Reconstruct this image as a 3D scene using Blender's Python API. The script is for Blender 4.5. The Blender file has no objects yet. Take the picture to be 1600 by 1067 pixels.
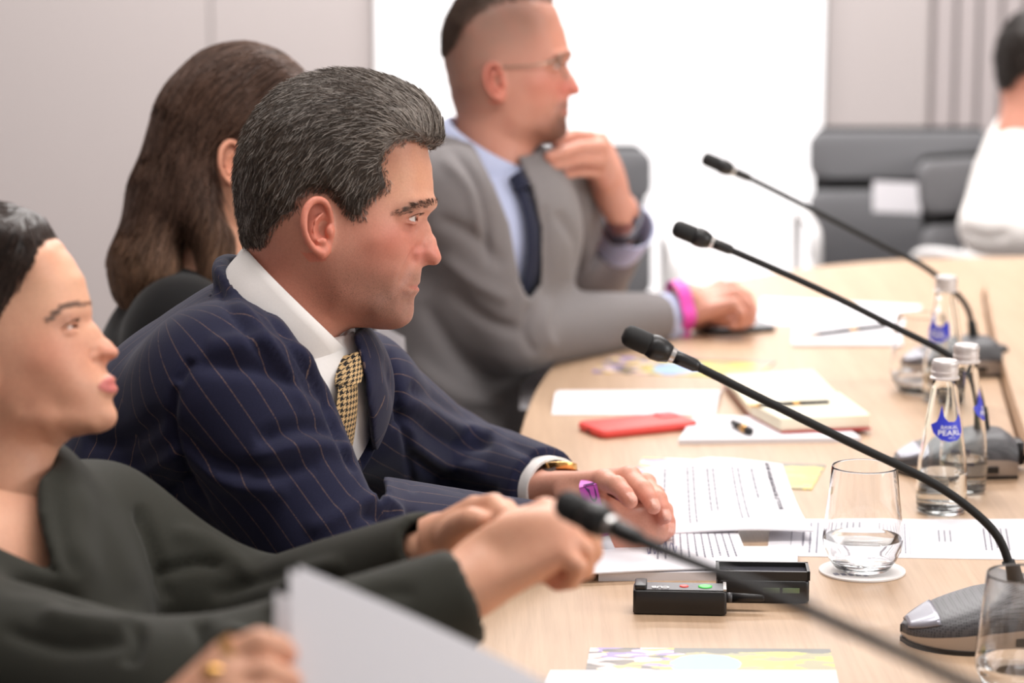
import bpy, bmesh, math, random
import numpy as np
from mathutils import Vector, Matrix

# ------------------------------------------------------------------ camera, world, light, exposure
scn = bpy.context.scene
COL = scn.collection
F_PX, CAM_Z, PITCH = 4000.0, 1.45, math.radians(10.0)
cam_data = bpy.data.cameras.new('camera')
cam = bpy.data.objects.new('camera', cam_data)
COL.objects.link(cam)
cam.location = (0, 0, CAM_Z)
cam.rotation_euler = (math.radians(90) - PITCH, 0, 0)
cam_data.sensor_width = 36.0
cam_data.lens = 36.0 * F_PX / 1600.0
cam_data.clip_start = 0.05
cam_data.clip_end = 60
cam_data.dof.use_dof = True
cam_data.dof.focus_distance = 2.60
cam_data.dof.aperture_fstop = 3.9
scn.camera = cam

world = bpy.data.worlds.new('world')
scn.world = world
world.use_nodes = True
world.node_tree.nodes['Background'].inputs[0].default_value = (1.0, 0.985, 0.975, 1)
world.node_tree.nodes['Background'].inputs[1].default_value = 0.42

def area_light(name, loc, target, sx, sy, power, col=(1, 1, 1)):
    l = bpy.data.lights.new(name, 'AREA')
    l.shape = 'RECTANGLE'
    l.size, l.size_y, l.energy, l.color = sx, sy, power, col
    o = bpy.data.objects.new(name, l)
    COL.objects.link(o)
    o.location = loc
    d = Vector(target) - Vector(loc)
    o.rotation_euler = d.to_track_quat('-Z', 'Y').to_euler()
    return o
# ceiling luminaires, an added fill for the back wall, and the daylight of a window wall on the far side of the table
area_light('ceiling_light_near', (0.3, 2.2, 2.95), (0.3, 2.2, 0), 2.4, 0.5, 38, (1, 0.97, 0.955))
area_light('ceiling_light_far', (0.3, 4.6, 2.95), (0.3, 4.6, 0), 2.4, 0.5, 70, (1, 0.97, 0.955))
area_light('added_wall_fill', (0.2, 6.4, 2.95), (0.2, 6.7, 0), 3.4, 0.5, 85, (1, 0.97, 0.95))  # fill lamp added to brighten the back wall, not a fitting of the room
area_light('window_light', (3.4, 1.6, 1.9), (-0.2, 2.7, 1.0), 2.2, 1.6, 46, (1, 0.99, 0.98))

vs = scn.view_settings
scn.display_settings.display_device = 'sRGB'
vs.view_transform = 'Standard'
vs.look = 'None'
vs.gamma = 1.0
vs.use_curve_mapping = False
vs.exposure = 0.22

# ------------------------------------------------------------------ pixel -> place
def ray(px, py):
    a, b = (px - 800.0) / F_PX, (533.5 - py) / F_PX
    cp, sp = math.cos(PITCH), math.sin(PITCH)
    return np.array((a, cp + b * sp, -sp + b * cp))
C0 = np.array((0.0, 0.0, CAM_Z))
def PY(px, py, Y):            # the place seen at a pixel, Y metres ahead of the camera
    d = ray(px, py)
    return C0 + d * (Y / d[1])
def PZ(px, py, z=0.74):       # the place seen at a pixel, on the level z (table top by default)
    d = ray(px, py)
    return C0 + d * ((z - CAM_Z) / d[2])
def project(V):
    V = np.asarray(V, float)
    cp, sp = math.cos(PITCH), math.sin(PITCH)
    q = V - C0
    dep = q[..., 1] * cp - q[..., 2] * sp
    up = q[..., 1] * sp + q[..., 2] * cp
    return 800 + F_PX * q[..., 0] / dep, 533.5 - F_PX * up / dep
def nrm(v):
    v = np.asarray(v, float)
    return v / (np.linalg.norm(v) + 1e-12)
def srgb(r, g, b):
    f = lambda c: (c / 255 / 12.92) if c <= 10 else ((c / 255 + 0.055) / 1.055) ** 2.4
    return (f(r), f(g), f(b), 1.0)

# ------------------------------------------------------------------ materials
MATS = {}
class NT:
    def __init__(s, name):
        s.m = bpy.data.materials.new(name)
        s.m.use_nodes = True
        s.t = s.m.node_tree
        s.b = s.t.nodes['Principled BSDF']
    def n(s, typ, **kw):
        o = s.t.nodes.new(typ)
        for k, v in kw.items():
            setattr(o, k, v)
        return o
    def l(s, a, b):
        s.t.links.new(a, b)
    def math(s, op, a, b=None, c=None):
        o = s.n('ShaderNodeMath', operation=op)
        for i, v in enumerate((a, b, c)):
            if v is None:
                continue
            if isinstance(v, (int, float)):
                o.inputs[i].default_value = v
            else:
                s.l(v, o.inputs[i])
        return o.outputs[0]
    def mix(s, fac, a, b):
        o = s.n('ShaderNodeMix', data_type='RGBA')
        for sock, v in ((o.inputs[0], fac), (o.inputs[6], a), (o.inputs[7], b)):
            if isinstance(v, (int, float)):
                sock.default_value = v
            elif isinstance(v, tuple):
                sock.default_value = v
            else:
                s.l(v, sock)
        return o.outputs[2]
    def noise(s, scale, detail=2.0, vec=None, rough=0.5):
        o = s.n('ShaderNodeTexNoise')
        o.inputs['Scale'].default_value = scale
        o.inputs['Detail'].default_value = detail
        o.inputs['Roughness'].default_value = rough
        if vec is not None:
            s.l(vec, o.inputs['Vector'])
        return o.outputs['Fac']
    def coord(s, which='Object', scale=(1, 1, 1), rot=(0, 0, 0)):
        c = s.n('ShaderNodeTexCoord')
        m = s.n('ShaderNodeMapping')
        m.inputs['Scale'].default_value = scale
        m.inputs['Rotation'].default_value = rot
        s.l(c.outputs[which], m.inputs['Vector'])
        return m.outputs[0]
    def attr(s, name):
        a = s.n('ShaderNodeAttribute')
        a.attribute_name = name
        return a
    def bump(s, h, strength, dist=0.001):
        b = s.n('ShaderNodeBump')
        b.inputs['Strength'].default_value = strength
        b.inputs['Distance'].default_value = dist
        s.l(h, b.inputs['Height'])
        s.l(b.outputs[0], s.b.inputs['Normal'])
    def set(s, **kw):
        for k, v in kw.items():
            s.b.inputs[k.replace('_', ' ')].default_value = v

def plain(name, col, rough=0.5, metal=0.0, spec=0.5, bump=None, emit=None, coat=0.0, sss=0.0, vary=0.0):
    if name in MATS:
        return MATS[name]
    t = NT(name)
    t.set(Base_Color=col, Roughness=rough, Metallic=metal)
    t.b.inputs['Specular IOR Level'].default_value = spec
    t.b.inputs['Coat Weight'].default_value = coat
    if vary:
        f = t.noise(vary, 3, t.coord())
        dark = tuple(c * 0.86 for c in col[:3]) + (1,)
        t.l(t.mix(f, dark, col), t.b.inputs['Base Color'])
    if bump:
        t.bump(t.noise(bump[0], 3, t.coord()), bump[1], bump[2])
    if emit:
        t.b.inputs['Emission Color'].default_value = emit[0]
        t.b.inputs['Emission Strength'].default_value = emit[1]
    MATS[name] = t.m
    return t.m

# ------------------------------------------------------------------ objects
def tag(o, label=None, cat=None, group=None, kind=None):
    if label: o['label'] = label
    if cat: o['category'] = cat
    if group: o['group'] = group
    if kind: o['kind'] = kind
    return o
def mesh_np(name, V, Fq, mat=None, parent=None, smooth=True, attrs=None):
    """V (n,3); Fq (m,4) or (m,3) int array, or list of mixed polygons"""
    me = bpy.data.meshes.new(name)
    V = np.asarray(V, np.float32)
    if isinstance(Fq, list):
        me.from_pydata([tuple(map(float, v)) for v in V], [], [tuple(map(int, f)) for f in Fq])
    else:
        Fq = np.asarray(Fq, np.int32)
        m, k = Fq.shape
        me.vertices.add(len(V))
        me.vertices.foreach_set('co', V.ravel())
        me.loops.add(m * k)
        me.loops.foreach_set('vertex_index', Fq.ravel())
        me.polygons.add(m)
        me.polygons.foreach_set('loop_start', np.arange(0, m * k, k, dtype=np.int32))
        me.update(calc_edges=True)
        me.validate()
    if smooth:
        me.polygons.foreach_set('use_smooth', np.ones(len(me.polygons), bool))
    for an, av in (attrs or {}).items():
        av = np.asarray(av, np.float32)
        if av.ndim == 2:
            if av.shape[1] == 3:
                av = np.concatenate([av, np.ones((len(av), 1), np.float32)], 1)
            a = me.attributes.new(an, 'FLOAT_COLOR', 'POINT')
            a.data.foreach_set('color', av.ravel())
        else:
            a = me.attributes.new(an, 'FLOAT', 'POINT')
            a.data.foreach_set('value', av)
    o = bpy.data.objects.new(name, me)
    COL.objects.link(o)
    if mat:
        me.materials.append(mat)
    if parent:
        o.parent = parent
    return o
def empty(name, loc=(0, 0, 0), rz=0.0):
    o = bpy.data.objects.new(name, None)
    o.empty_display_size = 0.05
    COL.objects.link(o)
    o.location = tuple(float(c) for c in loc)
    o.rotation_euler = (0, 0, rz)
    return o
def child(o, parent, world=True):
    """parent keeping the vertices (given in world space) where they are; parents are unrotated or handled by matrix"""
    o.parent = parent
    if world:
        bpy.context.view_layer.update()
        o.matrix_parent_inverse = parent.matrix_world.inverted()
    return o
def copy_tree(o, parent=None):
    c = o.copy()
    COL.objects.link(c)
    c.parent = parent
    for ch in list(o.children):
        copy_tree(ch, c)
    return c

class MB:
    """collects simple shapes and links them as one mesh"""
    def __init__(s):
        s.v, s.f = [], []
    def add(s, V, Fs):
        b = len(s.v)
        s.v += [tuple(map(float, p)) for p in V]
        s.f += [tuple(int(i) + b for i in f) for f in Fs]
        return s
    def box(s, c, d, rz=0.0, bev=0.0):
        cx, cy, cz = c
        x, y, z = d[0] / 2, d[1] / 2, d[2] / 2
        cr, sr = math.cos(rz), math.sin(rz)
        if bev <= 0:
            P = [(-x, -y, -z), (x, -y, -z), (x, y, -z), (-x, y, -z), (-x, -y, z), (x, -y, z), (x, y, z), (-x, y, z)]
            Fs = [(0, 3, 2, 1), (4, 5, 6, 7), (0, 1, 5, 4), (1, 2, 6, 5), (2, 3, 7, 6), (3, 0, 4, 7)]
        else:
            P, Fs = [], []
            n = 4
            ring = []
            for k, (sx, sy) in enumerate(((1, 1), (-1, 1), (-1, -1), (1, -1))):
                for j in range(n + 1):
                    a = math.pi / 2 * (k + j / n)
                    ring.append((sx * (x - bev) + bev * math.cos(a), sy * (y - bev) + bev * math.sin(a)))
            e = min(bev * 0.5, z * 0.6)
            lv = [(-z, e), (-z + e, 0), (z - e, 0), (z - e * 0.3, e * 0.3), (z, e)]
            m = len(ring)
            for zz, ins in lv:
                for (rx, ry) in ring:
                    P.append((rx - ins * np.sign(rx) * min(1, abs(rx) / x), ry - ins * np.sign(ry) * min(1, abs(ry) / y), zz))
            for r in range(len(lv) - 1):
                for j in range(m):
                    a, b2 = r * m + j, r * m + (j + 1) % m
                    Fs.append((a, b2, b2 + m, a + m))
            Fs.append(tuple(range(m - 1, -1, -1)))
            Fs.append(tuple(range((len(lv) - 1) * m, len(lv) * m)))
        P = [(cx + p[0] * cr - p[1] * sr, cy + p[0] * sr + p[1] * cr, cz + p[2]) for p in P]
        return s.add(P, Fs)
    def tube(s, pts, r, n=10, cap=True):
        pts = [np.asarray(p, float) for p in pts]
        rs = r if hasattr(r, '__len__') else [r] * len(pts)
        t0 = nrm(pts[1] - pts[0])
        ref = np.array((0, 0, 1.0)) if abs(t0[2]) < 0.9 else np.array((1.0, 0, 0))
        u = nrm(np.cross(t0, ref))
        V, Fs = [], []
        for i, p in enumerate(pts):
            t = nrm(pts[min(i + 1, len(pts) - 1)] - pts[max(i - 1, 0)])
            u = nrm(u - t * np.dot(u, t))
            w = np.cross(t, u)
            for j in range(n):
                a = 2 * math.pi * j / n
                V.append(p + rs[i] * (u * math.cos(a) + w * math.sin(a)))
        for i in range(len(pts) - 1):
            for j in range(n):
                a, b = i * n + j, i * n + (j + 1) % n
                Fs.append((a, b, b + n, a + n))
        if cap:
            Fs.append(tuple(range(n - 1, -1, -1)))
            Fs.append(tuple(range((len(pts) - 1) * n, len(pts) * n)))
        return s.add(V, Fs)
    def lathe(s, prof, n=40, c=(0, 0, 0), closed=False):
        V, Fs = [], []
        for (r, z) in prof:
            for j in range(n):
                a = 2 * math.pi * j / n
                V.append((c[0] + r * math.cos(a), c[1] + r * math.sin(a), c[2] + z))
        m = len(prof)
        for i in range(m - 1 + (1 if closed else 0)):
            for j in range(n):
                a, b = i * n + j, i * n + (j + 1) % n
                i2 = (i + 1) % m
                Fs.append((a, b, i2 * n + (j + 1) % n, i2 * n + j))
        if not closed:
            Fs.append(tuple(range(n - 1, -1, -1)))
            Fs.append(tuple(range((m - 1) * n, m * n)))
        return s.add(V, Fs)
    def prism(s, poly, z0, z1):
        n = len(poly)
        V = [(p[0], p[1], z0) for p in poly] + [(p[0], p[1], z1) for p in poly]
        Fs = [tuple(range(n - 1, -1, -1)), tuple(range(n, 2 * n))]
        Fs += [(i, (i + 1) % n, n + (i + 1) % n, n + i) for i in range(n)]
        return s.add(V, Fs)
    def build(s, name, mat, parent=None, smooth=False, auto=None):
        o = mesh_np(name, np.array(s.v), s.f, mat, parent, smooth)
        if auto is not None:
            o.data.polygons.foreach_set('use_smooth', np.ones(len(o.data.polygons), bool))
            o.data.set_sharp_from_angle(angle=math.radians(auto))
        return o

def catmull(pts, n=8, closed=False):
    P = np.asarray(pts, float)
    m = len(P)
    out = []
    for i in range(m if closed else m - 1):
        if closed:
            p0, p1, p2, p3 = P[(i - 1) % m], P[i], P[(i + 1) % m], P[(i + 2) % m]
        else:
            p0, p1, p2, p3 = P[max(i - 1, 0)], P[i], P[i + 1], P[min(i + 2, m - 1)]
        for k in range(n):
            t = k / n
            out.append(0.5 * (2 * p1 + (p2 - p0) * t + (2 * p0 - 5 * p1 + 4 * p2 - p3) * t * t + (3 * p1 - p0 - 3 * p2 + p3) * t ** 3))
    if not closed:
        out.append(P[-1])
    return np.array(out)

# ------------------------------------------------------------------ sculpting with distance fields
def smin(a, b, k):
    if k <= 0:
        return np.minimum(a, b)
    h = np.maximum(k - np.abs(a - b), 0) / k
    return np.minimum(a, b) - h * h * (k * 0.25)

class Field:
    def __init__(s, lo, hi, h):
        s.h = h
        s.lo = np.asarray(lo, float)
        n = np.ceil((np.asarray(hi, float) - s.lo) / h).astype(int) + 1
        s.ax = [(s.lo[i] + h * np.arange(n[i])).astype(np.float32) for i in range(3)]
        s.d = np.full(n, 0.2, np.float32)
    def reg(s, lo, hi):
        sl = []
        for i in range(3):
            a = int(np.clip(math.floor((lo[i] - s.lo[i]) / s.h), 0, s.d.shape[i]))
            b = int(np.clip(math.ceil((hi[i] - s.lo[i]) / s.h) + 1, 0, s.d.shape[i]))
            sl.append(slice(a, b))
        X = s.ax[0][sl[0]][:, None, None]
        Y = s.ax[1][sl[1]][None, :, None]
        Z = s.ax[2][sl[2]][None, None, :]
        return tuple(sl), X, Y, Z
    def op(s, prim, k=0.0, mode='u'):
        lo, hi, fn = prim
        m = max(k, 0.02) + 2 * s.h
        sl, X, Y, Z = s.reg(np.asarray(lo) - m, np.asarray(hi) + m)
        if any(q.start >= q.stop for q in sl):
            return s
        v = fn(X, Y, Z)
        if mode == 'u':
            s.d[sl] = smin(s.d[sl], v, k)
        elif mode == 's':
            s.d[sl] = -smin(-s.d[sl], v, k)
        return s
    def add(s, prim, k=0.0):
        return s.op(prim, k, 'u')
    def sub(s, prim, k=0.0):
        return s.op(prim, k, 's')
    def cut(s, p, n, k=0.0):          # keep the side that n points away from
        n = nrm(n)
        v = (s.ax[0][:, None, None] - p[0]) * n[0] + (s.ax[1][None, :, None] - p[1]) * n[1] + (s.ax[2][None, None, :] - p[2]) * n[2]
        s.d = -smin(-s.d, -v.astype(np.float32), k)
        return s
    def sample(s, P):
        P = np.asarray(P, float)
        q = (P - s.lo) / s.h
        i = np.floor(q).astype(int)
        for a in range(3):
            i[:, a] = np.clip(i[:, a], 0, s.d.shape[a] - 2)
        f = np.clip(q - i, 0, 1)
        out = 0
        for dx in (0, 1):
            for dy in (0, 1):
                for dz in (0, 1):
                    w = (f[:, 0] if dx else 1 - f[:, 0]) * (f[:, 1] if dy else 1 - f[:, 1]) * (f[:, 2] if dz else 1 - f[:, 2])
                    out = out + w * s.d[i[:, 0] + dx, i[:, 1] + dy, i[:, 2] + dz]
        return out
    def grad(s, P, e=None):
        e = e or s.h * 1.5
        g = np.stack([(s.sample(P + e * np.eye(3)[a]) - s.sample(P - e * np.eye(3)[a])) for a in range(3)], 1)
        return g / (np.linalg.norm(g, axis=1, keepdims=True) + 1e-9)
    def mesh(s):
        d = s.d
        S = d < 0
        c = np.zeros(tuple(n - 1 for n in d.shape), np.int8)
        for dx in (0, 1):
            for dy in (0, 1):
                for dz in (0, 1):
                    c += S[dx:d.shape[0] - 1 + dx, dy:d.shape[1] - 1 + dy, dz:d.shape[2] - 1 + dz]
        act = (c > 0) & (c < 8)
        ids = np.argwhere(act)
        idx = np.full(act.shape, -1, np.int32)
        idx[act] = np.arange(len(ids), dtype=np.int32)
        cor = {}
        for dx in (0, 1):
            for dy in (0, 1):
                for dz in (0, 1):
                    cor[(dx, dy, dz)] = d[ids[:, 0] + dx, ids[:, 1] + dy, ids[:, 2] + dz]
        acc = np.zeros((len(ids), 3))
        cnt = np.zeros(len(ids))
        for a in range(3):
            for o1 in (0, 1):
                for o2 in (0, 1):
                    c0 = [0, 0, 0]
                    oth = [b for b in range(3) if b != a]
                    c0[oth[0]], c0[oth[1]] = o1, o2
                    c1 = list(c0); c1[a] = 1
                    v0, v1 = cor[tuple(c0)], cor[tuple(c1)]
                    x = (v0 < 0) != (v1 < 0)
                    t = np.where(x, v0 / np.where(x, v0 - v1, 1), 0)
                    p = np.tile(np.array(c0, float), (len(ids), 1))
                    p[:, a] = t
                    acc += p * x[:, None]
                    cnt += x
        V = s.lo + (ids + acc / np.maximum(cnt, 1)[:, None]) * s.h
        quads = []
        for a in range(3):
            b, e = (a + 1) % 3, (a + 2) % 3
            s0 = [slice(None)] * 3; s1 = [slice(None)] * 3
            s0[a] = slice(0, -1); s1[a] = slice(1, None)
            A, B = S[tuple(s0)], S[tuple(s1)]
            X = A != B
            pts = np.argwhere(X)
            ok = (pts[:, b] > 0) & (pts[:, b] < d.shape[b] - 1) & (pts[:, e] > 0) & (pts[:, e] < d.shape[e] - 1)
            pts = pts[ok]
            fl = A[pts[:, 0], pts[:, 1], pts[:, 2]]
            def cell(ob, oe):
                q = pts.copy(); q[:, b] += ob; q[:, e] += oe
                return idx[q[:, 0], q[:, 1], q[:, 2]]
            Q = np.stack([cell(-1, -1), cell(0, -1), cell(0, 0), cell(-1, 0)], 1)
            Q[~fl] = Q[~fl][:, ::-1]
            quads.append(Q)
        Q = np.concatenate(quads)
        Q = Q[(Q >= 0).all(1)]
        return V, Q

def prim_cap(a, b, ra, rb):
    a, b = np.asarray(a, float), np.asarray(b, float)
    ba = b - a
    L = float(ba @ ba) + 1e-12
    def fn(X, Y, Z):
        x, y, z = X - a[0], Y - a[1], Z - a[2]
        t = np.clip((x * ba[0] + y * ba[1] + z * ba[2]) / L, 0, 1)
        return (np.sqrt((x - t * ba[0]) ** 2 + (y - t * ba[1]) ** 2 + (z - t * ba[2]) ** 2) - (ra + (rb - ra) * t)).astype(np.float32)
    r = max(ra, rb)
    return np.minimum(a, b) - r, np.maximum(a, b) + r, fn
def prim_ecap(a, b, ra, rb, side):
    """capsule with an elliptical section: ra, rb = (half width along side, half depth)"""
    a, b = np.asarray(a, float), np.asarray(b, float)
    ba = b - a
    L = float(ba @ ba) + 1e-12
    ax = nrm(ba)
    e1 = nrm(np.asarray(side, float) - ax * np.dot(side, ax))
    e2 = np.cross(ax, e1)
    def fn(X, Y, Z):
        x, y, z = X - a[0], Y - a[1], Z - a[2]
        t = np.clip((x * ba[0] + y * ba[1] + z * ba[2]) / L, 0, 1)
        x, y, z = x - t * ba[0], y - t * ba[1], z - t * ba[2]
        q1 = x * e1[0] + y * e1[1] + z * e1[2]
        q2 = x * e2[0] + y * e2[1] + z * e2[2]
        q3 = x * ax[0] + y * ax[1] + z * ax[2]
        r1 = ra[0] + (rb[0] - ra[0]) * t
        r2 = ra[1] + (rb[1] - ra[1]) * t
        rm = np.minimum(r1, r2)
        k0 = np.sqrt((q1 / r1) ** 2 + (q2 / r2) ** 2 + (q3 / rm) ** 2)
        k1 = np.sqrt((q1 / r1 ** 2) ** 2 + (q2 / r2 ** 2) ** 2 + (q3 / rm ** 2) ** 2) + 1e-9
        return (k0 * (k0 - 1) / k1).astype(np.float32)
    r = max(max(ra), max(rb))
    return np.minimum(a, b) - r, np.maximum(a, b) + r, fn
def prim_ell(c, R, rad):
    """ellipsoid: R rows are its axes"""
    c = np.asarray(c, float)
    R = np.asarray(R, float)
    def fn(X, Y, Z):
        x, y, z = X - c[0], Y - c[1], Z - c[2]
        q = [x * R[i][0] + y * R[i][1] + z * R[i][2] for i in range(3)]
        k0 = np.sqrt(sum((q[i] / rad[i]) ** 2 for i in range(3)))
        k1 = np.sqrt(sum((q[i] / rad[i] ** 2) ** 2 for i in range(3))) + 1e-9
        return (k0 * (k0 - 1) / k1).astype(np.float32)
    r = max(rad)
    return c - r, c + r, fn
def prim_box(c, R, half, rnd):
    c = np.asarray(c, float)
    R = np.asarray(R, float)
    def fn(X, Y, Z):
        x, y, z = X - c[0], Y - c[1], Z - c[2]
        q = [np.abs(x * R[i][0] + y * R[i][1] + z * R[i][2]) - (half[i] - rnd) for i in range(3)]
        o = np.sqrt(sum(np.maximum(a, 0) ** 2 for a in q))
        return (o + np.minimum(np.maximum(np.maximum(q[0], q[1]), q[2]), 0) - rnd).astype(np.float32)
    r = float(np.linalg.norm(half))
    return c - r, c + r, fn
def prim_join(prims, k=0.0):
    lo = np.min([p[0] for p in prims], 0)
    hi = np.max([p[1] for p in prims], 0)
    def fn(X, Y, Z):
        v = prims[0][2](X, Y, Z)
        for p in prims[1:]:
            v = smin(v, p[2](X, Y, Z), k)
        return v
    return lo, hi, fn
def chain(pts, rad, k=0.0):
    return prim_join([prim_cap(pts[i], pts[i + 1], rad[i], rad[i + 1]) for i in range(len(pts) - 1)], k)
def loft(secs, side, k=0.03):
    """secs: (centre, half width along side, half depth)"""
    return prim_join([prim_ecap(secs[i][0], secs[i + 1][0], secs[i][1:3], secs[i + 1][1:3], side) for i in range(len(secs) - 1)], k)

def seg_dist(P, pts):
    """distance of 2-D or 3-D points to a polyline, plus the parameter along it (0..1)"""
    P = np.asarray(P, float)
    pts = np.asarray(pts, float)
    best = np.full(len(P), 1e9)
    par = np.zeros(len(P))
    n = len(pts) - 1
    for i in range(n):
        a, ba = pts[i], pts[i + 1] - pts[i]
        t = np.clip(((P - a) @ ba) / (ba @ ba + 1e-12), 0, 1)
        d = np.linalg.norm(P - a - t[:, None] * ba, axis=1)
        m = d < best
        best = np.where(m, d, best)
        par = np.where(m, (i + t) / n, par)
    return best, par
def stroke(V, N, pts, width, depth):
    """a fold drawn over the side of a surface that faces the camera; pts in pixels of the photograph"""
    x, y = project(V)
    d, t = seg_dist(np.stack([x, y], 1), catmull(pts, 6))
    face = np.clip(((C0 - V) / np.linalg.norm(C0 - V, axis=1, keepdims=True) * N).sum(1) * 2.0, 0, 1)
    taper = np.clip(np.minimum(t, 1 - t) * 5, 0, 1) ** 0.7
    return V + N * (depth * np.exp(-(d / width) ** 2) * face * taper)[:, None]
def vnormals(V, Q):
    n = np.cross(V[Q[:, 2]] - V[Q[:, 0]], V[Q[:, 3 if Q.shape[1] > 3 else 1]] - V[Q[:, 1 if Q.shape[1] > 3 else 0]])
    N = np.zeros_like(V)
    for k in range(Q.shape[1]):
        np.add.at(N, Q[:, k], n)
    return N / (np.linalg.norm(N, axis=1, keepdims=True) + 1e-12)
def relax(V, Q, it=2, f=0.5):
    for _ in range(it):
        A = np.zeros_like(V); c = np.zeros(len(V))
        for k in range(4):
            for j in (1, 3):
                np.add.at(A, Q[:, k], V[Q[:, (k + j) % 4]])
                np.add.at(c, Q[:, k], 1)
        V = V + f * (A / np.maximum(c, 1)[:, None] - V)
    return V

def big_parts(V, Q, frac=.02):
    """drop crumbs: keep the connected pieces that hold more than a share of the vertices"""
    lab = np.arange(len(V))
    while True:
        m = lab[Q].min(1)
        new = lab.copy()
        np.minimum.at(new, Q.ravel(), np.repeat(m, Q.shape[1]))
        new = new[new]
        if (new == lab).all():
            break
        lab = new
    u, inv, c = np.unique(lab, return_inverse=True, return_counts=True)
    ok = (c > frac * len(V))[inv]
    kq = ok[Q].all(1)
    mp = np.cumsum(ok) - 1
    return V[ok], mp[Q[kq]]
# ------------------------------------------------------------------ shared materials
def wood():
    t = NT('pale_oak')
    v = t.coord('Object', (9, 0.55, 9), (0, 0, math.radians(-5)))
    n1 = t.noise(3.0, 6, v, 0.65)
    v2 = t.coord('Object', (60, 2.2, 60), (0, 0, math.radians(-5)))
    n2 = t.noise(3.0, 4, v2, 0.6)
    v3 = t.coord('Object', (2.2, 0.3, 2), (0, 0, math.radians(-5)))
    n3 = t.noise(2.0, 2, v3)
    c1 = t.mix(t.math('MULTIPLY', n1, 1.3), srgb(162, 130, 102), srgb(196, 166, 137))
    c2 = t.mix(t.math('MULTIPLY', t.math('SUBTRACT', n2, 0.42), 1.6), c1, srgb(150, 118, 90))
    c3 = t.mix(t.math('MULTIPLY', n3, 0.5), c2, srgb(198, 169, 141))
    t.l(c3, t.b.inputs['Base Color'])
    t.set(Roughness=0.42)
    t.bump(n2, 0.12, 0.0005)
    return t.m
M_WOOD = wood()
M_WALL = plain('wall_grey', srgb(188, 180, 179), 0.85, bump=(60, 0.05, 0.001))
M_SLAT = plain('slat_grey', srgb(184, 175, 175), 0.8)
M_GROOVE = plain('slat_backing', srgb(140, 130, 130), 0.9)
M_FLOOR = plain('floor_carpet', srgb(150, 142, 138), 0.95, bump=(300, 0.3, 0.002), vary=8)
M_CEIL = plain('ceiling_white', srgb(232, 230, 228), 0.9)
M_SCREEN = plain('lit_screen', srgb(245, 244, 246), 0.6, emit=((1, 0.99, 1, 1), 0.62))
M_BLACK = plain('black_plastic', srgb(26, 25, 26), 0.38)
M_BLACKM = plain('black_matt', srgb(20, 20, 21), 0.7, bump=(900, 0.25, 0.0005))
M_CHROME = plain('satin_metal', srgb(205, 202, 200), 0.28, 0.9)
M_SILVER = plain('silver_paint', srgb(178, 172, 168), 0.33, 0.6)
M_GUN = plain('gunmetal_plastic', srgb(74, 73, 75), 0.42, 0.25)
M_PAPER = plain('paper_white', srgb(228, 226, 231), 0.75)
M_INK = plain('printed_ink', srgb(140, 138, 150), 0.8)
M_GOLD = plain('gold_metal', srgb(220, 170, 100), 0.25, 0.95)
M_CHAIR = plain('chair_grey', srgb(104, 104, 107), 0.75, bump=(400, 0.2, 0.001))
M_WHITEFRAME = plain('white_frame', srgb(226, 224, 224), 0.4)

# ------------------------------------------------------------------ the room
YW = 7.4
def struct(o):
    return tag(o, kind='structure')
struct(MB().box((0.3, 3.4, -0.03), (8.2, 9.4, 0.06)).build('floor', M_FLOOR))
struct(MB().box((0.3, 3.4, 3.08), (8.2, 9.4, 0.1)).build('ceiling', M_CEIL))
wb = MB().box((0.3, YW + 0.06, 1.52), (8.2, 0.12, 3.04)).build('wall_back', M_WALL)
struct(wb)
struct(MB().box((-3.8, 3.4, 1.52), (0.12, 9.2, 3.04)).build('wall_left', M_WALL))
# wall cladding panels left of the screen, each its own board
def xw(px):
    return PY(px, 250, YW)[0]
edges = [-3.6, xw(-560), xw(-110), xw(335), xw(588)]
for a, b in zip(edges[:-1], edges[1:]):
    p = MB().box(((a + b) / 2, YW - 0.012, 1.52), (b - a - 0.006, 0.024, 2.99)).build('panel', M_WALL, wb)
a, b = xw(1284), xw(1446)
MB().box(((a + b) / 2, YW - 0.012, 1.52), (b - a - 0.006, 0.024, 2.99)).build('panel', M_WALL, wb)
x0, pitch = xw(1450), xw(1485) - xw(1450)
back = MB().box((x0 + 1.3, YW - 0.004, 1.52), (2.6, 0.008, 2.99)).build('slat_backing', M_GROOVE, wb)
sl0 = None
for k in range(40):
    if sl0 is None:
        sl0 = MB().box((0, 0, 0), (pitch * 0.8, 0.03, 2.99)).build('slat', M_SLAT, wb)
        o = sl0
    else:
        o = sl0.copy(); COL.objects.link(o); o.parent = wb
    o.location = (x0 + pitch * (k + 0.5), YW - 0.022, 1.52)
sw = (xw(590), xw(1281))
scr = empty('display_screen', ((sw[0] + sw[1]) / 2, YW - 0.03, 0.1))
tag(scr, 'tall glowing white display screen on the grey back wall', 'screen')
w_ = sw[1] - sw[0]
MB().box((0, 0, 1.42), (w_, 0.05, 2.8)).build('housing', M_WHITEFRAME, scr)
MB().box((0, -0.027, 1.42), (w_ - 0.012, 0.004, 2.79)).build('display_face', M_SCREEN, scr)

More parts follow.
